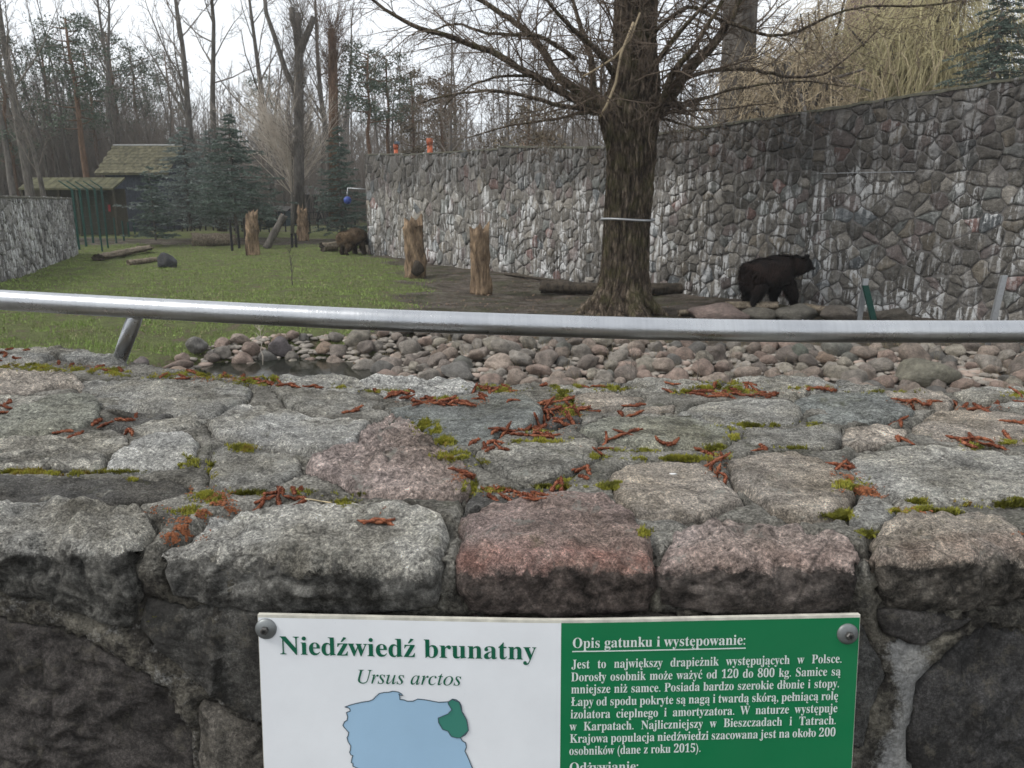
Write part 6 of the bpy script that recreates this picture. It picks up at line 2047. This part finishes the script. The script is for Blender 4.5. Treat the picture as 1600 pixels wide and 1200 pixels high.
lines = [(['Jest', 'to', 'największy', 'drapieżnik', 'występujących', 'w', 'Polsce.'], 893, 1315, 1044),
         (['Dorosły', 'osobnik', 'może', 'ważyć', 'od', '120', 'do', '800', 'kg.', 'Samice', 'są'], 892, 1313, 1064),
         (['mniejsze', 'niż', 'samce.', 'Posiada', 'bardzo', 'szerokie', 'dłonie', 'i', 'stopy.'], 892, 1311, 1083),
         (['Łapy', 'od', 'spodu', 'pokryte', 'są', 'nagą', 'i', 'twardą', 'skórą,', 'pełniącą', 'rolę'], 892, 1309, 1102.5),
         (['izolatora', 'cieplnego', 'i', 'amortyzatora.', 'W', 'naturze', 'występuje'], 891, 1308, 1122),
         (['w', 'Karpatach.', 'Najliczniejszy', 'w', 'Bieszczadach', 'i', 'Tatrach.'], 890, 1306, 1141),
         (['Krajowa', 'populacja', 'niedźwiedzi', 'szacowana', 'jest', 'na', 'około', '200'], 890, 1305, 1160),
         (['osobników', '(dane', 'z', 'roku', '2015).'], 889, 1095, 1179)]
zs = []
KB = 9
for ws_, u0, u1, v in lines[:7]:
    tt_ = sum(glyph(c, 'b')[2] for w in ws_ for c in w); WW = zx(u1, v - 6)[0] - zx(u0, v)[0]; KB = min(KB, WW / (tt_ + .24 * (len(ws_) - 1)))
zs = []
for ws_, u0, u1, v in lines:
    xa, za = zx(u0, v); xb, _ = zx(u1, v - 6); zs.append(za)
    text_line('text_line', ws_, xa, xb, za, cap_h(900, 1031, 1045) / .70, P_LIGHT, justify=(v != 1179), stretch=KB)
dz = (zs[0] - zs[7]) / 7
xa, za = zx(889, 1206); xb, _ = zx(998, 1204)
text_line('heading', ['Odżywianie:'], xa, xb, za, hh, P_LIGHT, justify=False)
bar_on(xa, xb, za - .0042, za - .0030, P_LIGHT, 'underline', .0009)
# map
def crop5(pts): return [zx(380 + .325 * x, 900 + .325 * y) for x, y in pts]
mapo = [(490,628),(540,612),(605,600),(640,576),(680,558),(720,552),(746,556),(768,572),(749,566),(754,592),(790,600),(840,590),(900,598),(985,603),(1005,590),(1040,605),(1052,650),(1075,690),(1083,740),(1045,775),(1070,800),(1066,840),(1085,880),(1104,925),(1110,990),(1075,1040),(1030,1120),(1040,1170),(980,1150),(900,1165),(850,1160),(810,1180),(770,1120),(720,1100),(690,1070),(650,1060),(620,1010),(585,1000),(600,960),(560,925),(528,912),(520,895),(528,862),(512,845),(518,815),(500,775),(508,750),(480,716),(500,692),(497,655),(515,648),(510,634)]
reg = [(985,603),(1005,590),(1040,605),(1052,650),(1075,690),(1083,740),(1045,775),(1025,775),(1000,768),(985,742),(960,735),(940,702),(938,680),(985,660),(1003,640),(988,615)]
def flat_poly(pts, lift, mat, name):
    bm = bmesh.new(); vs = [bm.verts.new(S3(x, z, lift) - BO) for x, z in pts]; f = bm.faces.new(vs); bmesh.ops.triangulate(bm, faces=[f]); 
    m = bpy.data.meshes.new(name); bm.to_mesh(m); bm.free(); m.materials.append(mat); return obj(name, m, board)
mp = crop5(mapo); rp = crop5(reg)
jit = random.Random(3)
def wig(pts):
    out = []
    for i in range(len(pts)):
        a, b = pts[i], pts[(i + 1) % len(pts)]; out.append(a); out.append(((a[0] + b[0]) / 2 + jit.uniform(-.0012, .0012), (a[1] + b[1]) / 2 + jit.uniform(-.0012, .0012)))
    return out
mp = wig(mp)
flat_poly(mp, .0005, P_BLUE, 'map'); flat_poly(rp, .0009, P_REG, 'map_region')
def outline(pts, w, lift, name):
    mb = MB()
    for i in range(len(pts)):
        a, b = Vector((*pts[i], 0)), Vector((*pts[(i + 1) % len(pts)], 0)); d = (b - a)
        if d.length < 1e-6: continue
        n = Vector((-d.y, d.x, 0)).normalized() * w; d = d.normalized() * w * .6
        lf = lift + (i % 7) * .00003
        q = [a - d + n, b + d + n, b + d - n, a - d - n]; mb.quad(*[S3(c.x, c.y, lf) - BO for c in q][::-1])
    m = bpy.data.meshes.new(name); m.from_pydata([tuple(v) for v in mb.V], [], mb.F); m.materials.append(P_LINE); obj(name, m, board)
outline(mp, .00045, .0007, 'map_outline'); outline(rp, .0004, .0012, 'region_outline')
# screws with washers
WASH = simple('zinc_washer', (.20, .21, .21), .5, .6, var=.25, scale=60); BOLT = simple('worn_bolt', (.12, .115, .11), .5, .8, var=.4, scale=90)
for (u, v) in ((416, 982), (1324, 990)):
    x, z = zx(u, v); c = S3(x, z, 0); n = SN; ax = Vector((1, 0, 0)); ay = n.cross(ax)
    mb = MB()
    mb.tube([c - BO, c + n * .0012 - BO, c + n * .0030 - BO, c + n * .0042 - BO], [.0108, .0108, .0085, .0045], 32)
    w = mb.build('washer', WASH, board)
    mb = MB(); mb.tube([c + n * .003 - BO, c + n * .0075 - BO, c + n * .0085 - BO], [.0042, .0042, .0032], 6); mb.build('bolt', BOLT, w, False)
    mb = MB(); mb.tube([c + n * .0085 - BO, c + n * .0089 - BO], [.0018, .0018], 6); mb.build('socket', simple('socket_black', (.01, .01, .01), .6), w, False)

# ------------------------------------------------------------------ moss, catkins and litter on the coping
def moss_mat():
    m = NM('moss', .9, .15)
    n = m.noise(22, 4, .7); f = m.noise(400, 3, .7)
    c = m.ramp(n, [(.30, (.07, .07, .022)), (.43, (.17, .17, .035)), (.56, (.31, .30, .05)), (.68, (.24, .15, .05))])
    m.col(m.mix(.8, c, m.ramp(f, [(.3, .5), (.7, 1.6)]), 'MULTIPLY')); return m.m
MOSS = moss_mat()
rm = random.Random(17)
def tuft(mb, loc, n, h, k=5, w=.0009, sp=.6):
    for _ in range(k):
        a = rm.uniform(0, 6.28); d = (n + Vector((math.cos(a), math.sin(a), 0)) * rm.uniform(0, sp)).normalized() * h * rm.uniform(.5, 1.2)
        s = Vector((math.sin(a), -math.cos(a), 0)) * w
        p = loc + Vector((rm.uniform(-.002, .002), rm.uniform(-.002, .002), -.001))
        mb.tri(p + s, p - s, p + d)
def scatter_px(mb, u, v, ru, rv, n, h, **kw):
    for _ in range(n):
        uu, vv = u + rm.gauss(0, .6) * ru, v + rm.gauss(0, .45) * rv
        l, nn = hit(uu, vv)
        if l is None or l.y > 2.3: continue
        kk = noise.noise(l * 45) + .4 * noise.noise(l * 130)
        if kk < -.12: continue
        edge = .5 + min(1.0, (kk + .12) * 1.6)
        tuft(mb, l, (nn + Vector((0, 0, .8))).normalized(), h * edge, **kw)
moss_blobs = [(30,572,60,5,420),(60,577,30,4,160),(120,578,40,4,220),(170,580,22,6,220),(190,584,12,5,120),(260,590,30,3,110),(330,585,60,7,700),(400,595,30,9,450),(430,590,14,6,160),
 (530,604,10,3,60),(600,612,30,3,120),(690,622,20,3,80),(770,606,28,6,280),(790,610,16,4,120),(880,620,12,16,330),(890,640,20,12,330),(955,607,22,4,260),(1065,612,18,4,180),(1130,604,26,9,520),(1150,612,40,5,220),
 (1270,607,26,4,130),(1175,664,36,3,260),(1150,668,12,4,100),(1265,663,12,3,50),(1150,683,10,5,90),(1120,703,14,9,260),(1000,703,40,3,120),(1045,716,60,3,260),(1080,718,30,4,120),
 (665,665,14,9,330),(680,672,18,5,160),(700,690,12,8,180),(712,712,20,7,260),(735,722,22,5,180),(735,762,9,10,190),(775,766,14,4,110),(860,760,26,4,160),(880,750,10,4,80),(940,762,36,4,260),(965,756,10,4,110),
 (830,690,40,3,170),(860,685,20,3,90),(380,700,16,6,190),(385,702,8,4,60),(420,770,60,4,200),(290,722,14,8,240),(30,737,26,4,220),(90,739,40,4,260),(180,736,30,3,60),(210,749,8,3,40),
 (330,735,6,18,130),(330,775,20,10,320),(300,800,24,8,130),(540,785,14,5,60),(1330,758,16,9,260),(1425,798,26,4,260),(1470,800,26,4,100),(1310,804,18,7,280),(1350,834,14,6,150),(1430,783,16,4,130),(1560,788,40,5,300),(1600,780,20,5,120),
 (1525,697,18,5,160),(1570,690,12,4,120),(1590,616,20,4,130),(1008,832,7,6,110),(1100,605,12,3,60),(870,603,8,5,110),(905,603,8,4,60),(1240,700,20,2,40),(230,962,10,8,50),(845,675,20,4,60),(925,713,16,5,80),(560,772,10,4,40),(1380,612,40,3,60)]
mb = MB()
for u, v, ru, rv, n in moss_blobs: scatter_px(mb, u, v, ru, rv, int(n * 1.9), .0052, w=.0009)
tag(mb.build('moss', MOSS, None, False), 'yellow green moss growing in the joints of the wall top', kind='stuff')

CAT = NM('catkin_rust', .8, .2); _n = CAT.noise(260, 3, .7); _b = CAT.noise(30, 5, .8, CAT.vec(rnd=True))
CAT.col(CAT.mix(1.0, CAT.ramp(_b, [(.32, (.075, .028, .018)), (.5, (.195, .066, .036)), (.68, (.30, .125, .065))]), CAT.ramp(_n, [(.3, .45), (.5, 1.0), (.7, 1.6)]), 'MULTIPLY')); CAT.bump(_n, .001, .8)
def catkin_mesh(seed):
    rr = random.Random(seed); L = rr.uniform(.028, .042); n = 18; kink = rr.uniform(-.25, .25); mb = MB()
    bend = rr.choice((-1, 1)) * rr.uniform(.1, 1.5) * (1.8 if seed % 5 == 0 else 1); pts = []; p = Vector((0, 0, 0)); a = -bend / 2
    for i in range(n + 1):
        pts.append(p.copy()); a += bend / n + kink * math.sin(i * .8 + seed); p = p + Vector((math.cos(a), math.sin(a), math.sin(i * .5) * .06)) * (L / n)
    c = sum(pts, Vector()) / len(pts); pts = [q - c for q in pts]
    rad = [.0022 * (math.sin(math.pi * min(1, (i + .8) / (n + 1.2))) ** .35) * rr.uniform(.68, 1.28) for i in range(n + 1)]
    mb.tube(pts, rad, 8)
    # scales
    for i in range(260):
        k = rr.randint(0, n - 1); q = pts[k].lerp(pts[k + 1], rr.random()); t_ = (pts[k + 1] - pts[k]).normalized()
        s = Vector((rr.uniform(-1, 1), rr.uniform(-1, 1), rr.uniform(-1, 1))).cross(t_).normalized(); r_ = rad[k]
        b1 = t_.cross(s) * .0008; mb.tri(q + s * r_ * .8 + b1, q + s * r_ * .8 - b1, q + s * (r_ * rr.uniform(1.25, 1.9)) + t_ * rr.uniform(-.001, .0016))
    m = bpy.data.meshes.new('catkin'); m.from_pydata([tuple(v) for v in mb.V], [], mb.F); m.materials.append(CAT.m)
    m.polygons.foreach_set('use_smooth', np.ones(len(m.polygons), dtype=bool)); m.update(); return m
CATM = [catkin_mesh(i) for i in range(10)]
clusters = [
 ('at the far left back edge of the wall top', [(15,546,4),(40,548,-3),(8,556,10),(25,560,5),(2,552,20),(-10,565,0)]),
 ('at the left edge on the greenish stone', [(12,630,-10),(6,636,30),(-2,646,5)]),
 ('between the two pale stones at the left, below the strut', [(165,664,-12),(195,657,-8),(212,652,-6),(150,661,-15)]),
 ('lying in pair just under the group at the left', [(100,676,20),(118,681,15),(203,676,-10),(190,678,-8)]),
 ('beside the strut foot in dark moss', [(92,567,8),(112,571,0),(155,574,5),(168,580,-20),(188,578,30)]),
 ('in the long heap behind the pale left stones', [(318,574,0),(335,570,8),(350,575,-5),(300,582,-10),(325,584,4),(345,586,0),(365,584,10),(380,588,15),(395,594,8),(410,598,20),(425,602,4),(440,600,6),(460,603,3),(480,605,0),(498,606,-4),(455,581,0),(470,583,5),(285,590,-15),(255,588,-8),(372,578,20)]),
 ('single on the stone edge left of the blue grey slab', [(556,641,-12),(548,644,8)]),
 ('in the curved heap in front of the pinkish white back stone', [(612,618,-15),(625,614,-8),(636,621,10),(650,627,5),(660,631,0),(675,628,-6),(685,632,4),(698,633,0),(708,628,-10),(720,629,5),(730,631,-3),(745,624,-20),(755,618,-28),(765,612,-30),(776,608,-20),(790,606,-10),(798,612,0),(740,614,-30),(668,622,10),(642,612,0),(758,606,-15),(590,611,10)]),
 ('thin and alone on the blue grey slab', [(800,627,4)]),
 ('in the tall heap at the middle joint', [(862,629,-6),(846,632,-10),(880,624,5),(894,622,0),(878,640,40),(866,650,60),(872,658,30),(882,664,20),(893,660,-70),(903,642,-20),(915,638,5),(925,643,10),(905,650,-50),(856,655,80),(848,664,70),(838,670,-10),(820,670,-5),(845,678,10),(852,682,0),(800,676,10),(786,672,-20),(775,674,5),(812,680,8),(888,632,40),(862,640,80)]),
 ('right of the middle joint on the greenish stone', [(985,635,-3),(1000,633,0),(970,647,4),(990,648,-3),(912,605,0),(935,604,3),(850,602,10)]),
 ('in a clump below the blue grey slab', [(756,700,-20),(772,694,0),(782,699,20),(765,703,30),(788,703,-10),(740,692,10)]),
 ('on the joint right of the small triangular stone', [(975,678,-12),(992,674,-4),(965,683,-25),(1035,690,3),(1052,692,0),(941,694,80),(936,708,85),(946,702,60)]),
 ('forming a cross behind the pink stone', [(908,733,15),(920,738,-60),(912,747,70),(900,736,40)]),
 ('along the mossy joint behind the pink stone', [(722,738,40),(733,745,35),(785,763,20),(798,770,15),(812,775,8),(828,777,0),(845,774,-10),(862,768,-20),(876,762,-8),(770,780,-20),(790,779,-5),(765,765,0),(835,780,12)]),
 ('single on the front grey stone', [(597,819,8),(588,816,20)]),
 ('in the arched bunch on the front left joint', [(412,782,-40),(425,772,-22),(440,768,-5),(458,768,0),(470,766,-4),(435,783,60),(405,788,-50),(462,779,40),(470,784,20)]),
 ('in the heap by the back edge right of the centre', [(1050,600,-5),(1045,612,0),(1080,613,4),(1100,610,-10),(1115,604,-20),(1130,614,5),(1150,612,-6),(1165,606,10),(1180,611,15),(1195,616,8),(1205,620,4),(1120,620,0),(1140,621,-4),(1160,618,4),(1092,617,0),(1172,601,20)]),
 ('in a row on the back stone edge', [(1272,607,3),(1285,608,0),(1300,610,5),(1262,609,-5)]),
 ('in the group on the pale back stone at the right', [(1412,626,8),(1430,628,-4),(1448,631,5),(1460,628,0),(1425,633,10)]),
 ('in the heap near the right end of the back stones', [(1492,631,12),(1508,634,8),(1520,640,10),(1535,640,-10),(1548,634,-15),(1560,632,0),(1590,618,70),(1598,628,5),(1585,660,0),(1600,661,5)]),
 ('lying alone on the right hand stones', [(1408,662,0),(1404,659,40)]),
 ('straight, just below the curled one', [(1402,686,6),(1414,689,4)]),
 ('in the mossy hollow at the right', [(1500,685,-8),(1515,684,0),(1530,688,5),(1508,693,2),(1545,696,6),(1560,699,4),(1572,681,-20)]),
 ('curling down the joint between the two brownish stones', [(1098,704,30),(1106,710,20),(1118,722,80),(1113,732,70),(1122,742,40),(1130,748,50),(1126,716,-20),(1186,704,-35),(1192,700,-30)]),
 ('curled at the left tip of the big pale stone', [(1312,728,20),(1322,733,0),(1328,727,-60),(1310,733,30)]),
]
ncat = 0
for place, lst in clusters:
    for (u, v, ang) in lst:
        for extra in range(2 if (len(lst) > 14 and rm.random() < .5) else 1):
            uu, vv = u + (rm.uniform(-9, 9) if extra else 0), v + (rm.uniform(-4, 4) if extra else 0)
            l, nn = hit(uu, vv)
            if l is None or l.y > 2.3: continue
            o = obj('catkin', CATM[ncat % 10]); ncat += 1
            o.location = l + nn * .0016 + Vector((0, 0, .0018 * extra))
            e = nn.to_track_quat('Z', 'Y').to_matrix() @ Matrix.Rotation(math.radians(-ang * 1.3 + rm.gauss(0, 14)), 3, 'Z')
            o.rotation_euler = e.to_euler()
            s_ = rm.uniform(.8, 1.15) * (1.0 if l.y < 1.1 else 1.15); o.scale = (s_ * rm.uniform(.65, 1.25), s_, s_)
            tag(o, ('rust red fallen catkin ' + place), 'catkin', ('catkins ' + place) if len(lst) > 1 else None)
print('catkins', ncat)
# orange crumbs of broken catkins
CR = simple('catkin_crumb', (.24, .09, .04), .85, var=.7, scale=260)
mb = MB()
def crumbs(u, v, ru, rv, n, s0=.0013):
    for _ in range(n):
        l, nn = hit(u + rm.gauss(0, .55) * ru, v + rm.gauss(0, .55) * rv)
        if l is None or l.y > 2.2: continue
        if noise.noise(l * 55) + .35 * noise.noise(l * 160) < -.02: continue
        d = Vector((rm.uniform(-1, 1), rm.uniform(-1, 1), rm.uniform(-.3, .3))).normalized() * s0 * rm.uniform(.8, 2.0); w = d.cross(Vector((0, 0, 1))).normalized() * s0 * .6
        p = l + Vector((0, 0, .0008 + rm.random() * .0016)); q = Vector((0, 0, s0 * .8)); b = len(mb.V)
        mb.V += [p - d, p + w, p + d, p - w, p + q]; mb.F += [(b, b + 1, b + 4), (b + 1, b + 2, b + 4), (b + 2, b + 3, b + 4), (b + 3, b, b + 4)]
for a in ((340,785,22,14,650),(320,800,26,10,520),(285,832,26,16,900),(270,842,12,8,260),(300,815,14,10,300),(300,770,5,8,50),(250,800,14,5,90),(355,800,16,6,200),(1350,768,24,8,420),(1330,748,14,8,170),(1310,742,12,4,60),(1375,775,14,4,90),
          (350,590,60,6,500),(690,629,60,5,380),(1150,615,60,6,420),(880,650,24,22,420),(1530,637,36,4,220),(1280,608,26,4,200),(1118,725,14,20,160),(1430,630,30,4,140),(830,776,50,5,160),(1440,800,26,4,120),(1600,838,10,10,80),(130,575,50,5,140),(720,745,14,10,90),(775,765,16,4,80),(1520,690,34,5,140),(600,805,6,20,20)):
    crumbs(*a)
tag(mb.build('catkin_crumbs', CR, None, False), 'orange crumbs of broken catkins in the hollows of the wall top', kind='stuff')
# straw and bird dropping
mb = MB(); pp = []
for u, v in ((472, 783), (488, 784), (503, 787), (517, 789)):
    l, nn = hit(u, v); pp.append(l + Vector((0, 0, .003)))
mb.tube(pp, [.0008] * 4, 5); tag(mb.build('straw', simple('straw', (.55, .45, .28), .7)), 'pale dry straw beside the arched catkins on the front stone', 'straw')
l, nn = hit(1051, 741); mb = MB(); mb.tube([l + nn * .0002, l + nn * .0012], [.0062, .004], 14); o = mb.build('bird_dropping', simple('lime_white', (.62, .62, .60), .8)); tag(o, 'small white bird dropping on the brownish stone right of the pink one', 'bird dropping')

# ------------------------------------------------------------------ damp air between here and the wood
hz = bpy.data.materials.new('haze'); hz.use_nodes = True; hz.node_tree.nodes.clear()
vo = hz.node_tree.nodes.new('ShaderNodeVolumePrincipled'); vo.inputs['Color'].default_value = (.86, .89, .92, 1); vo.inputs['Density'].default_value = .0006
ho = hz.node_tree.nodes.new('ShaderNodeOutputMaterial'); hz.node_tree.links.new(vo.outputs[0], ho.inputs['Volume'])
mb = MB(); mb.box((0, 350, 13.5), (1800, 1400, 36))
tag(mb.build('haze', hz, None, False), 'thin damp haze over the enclosure and the wood', kind='stuff')
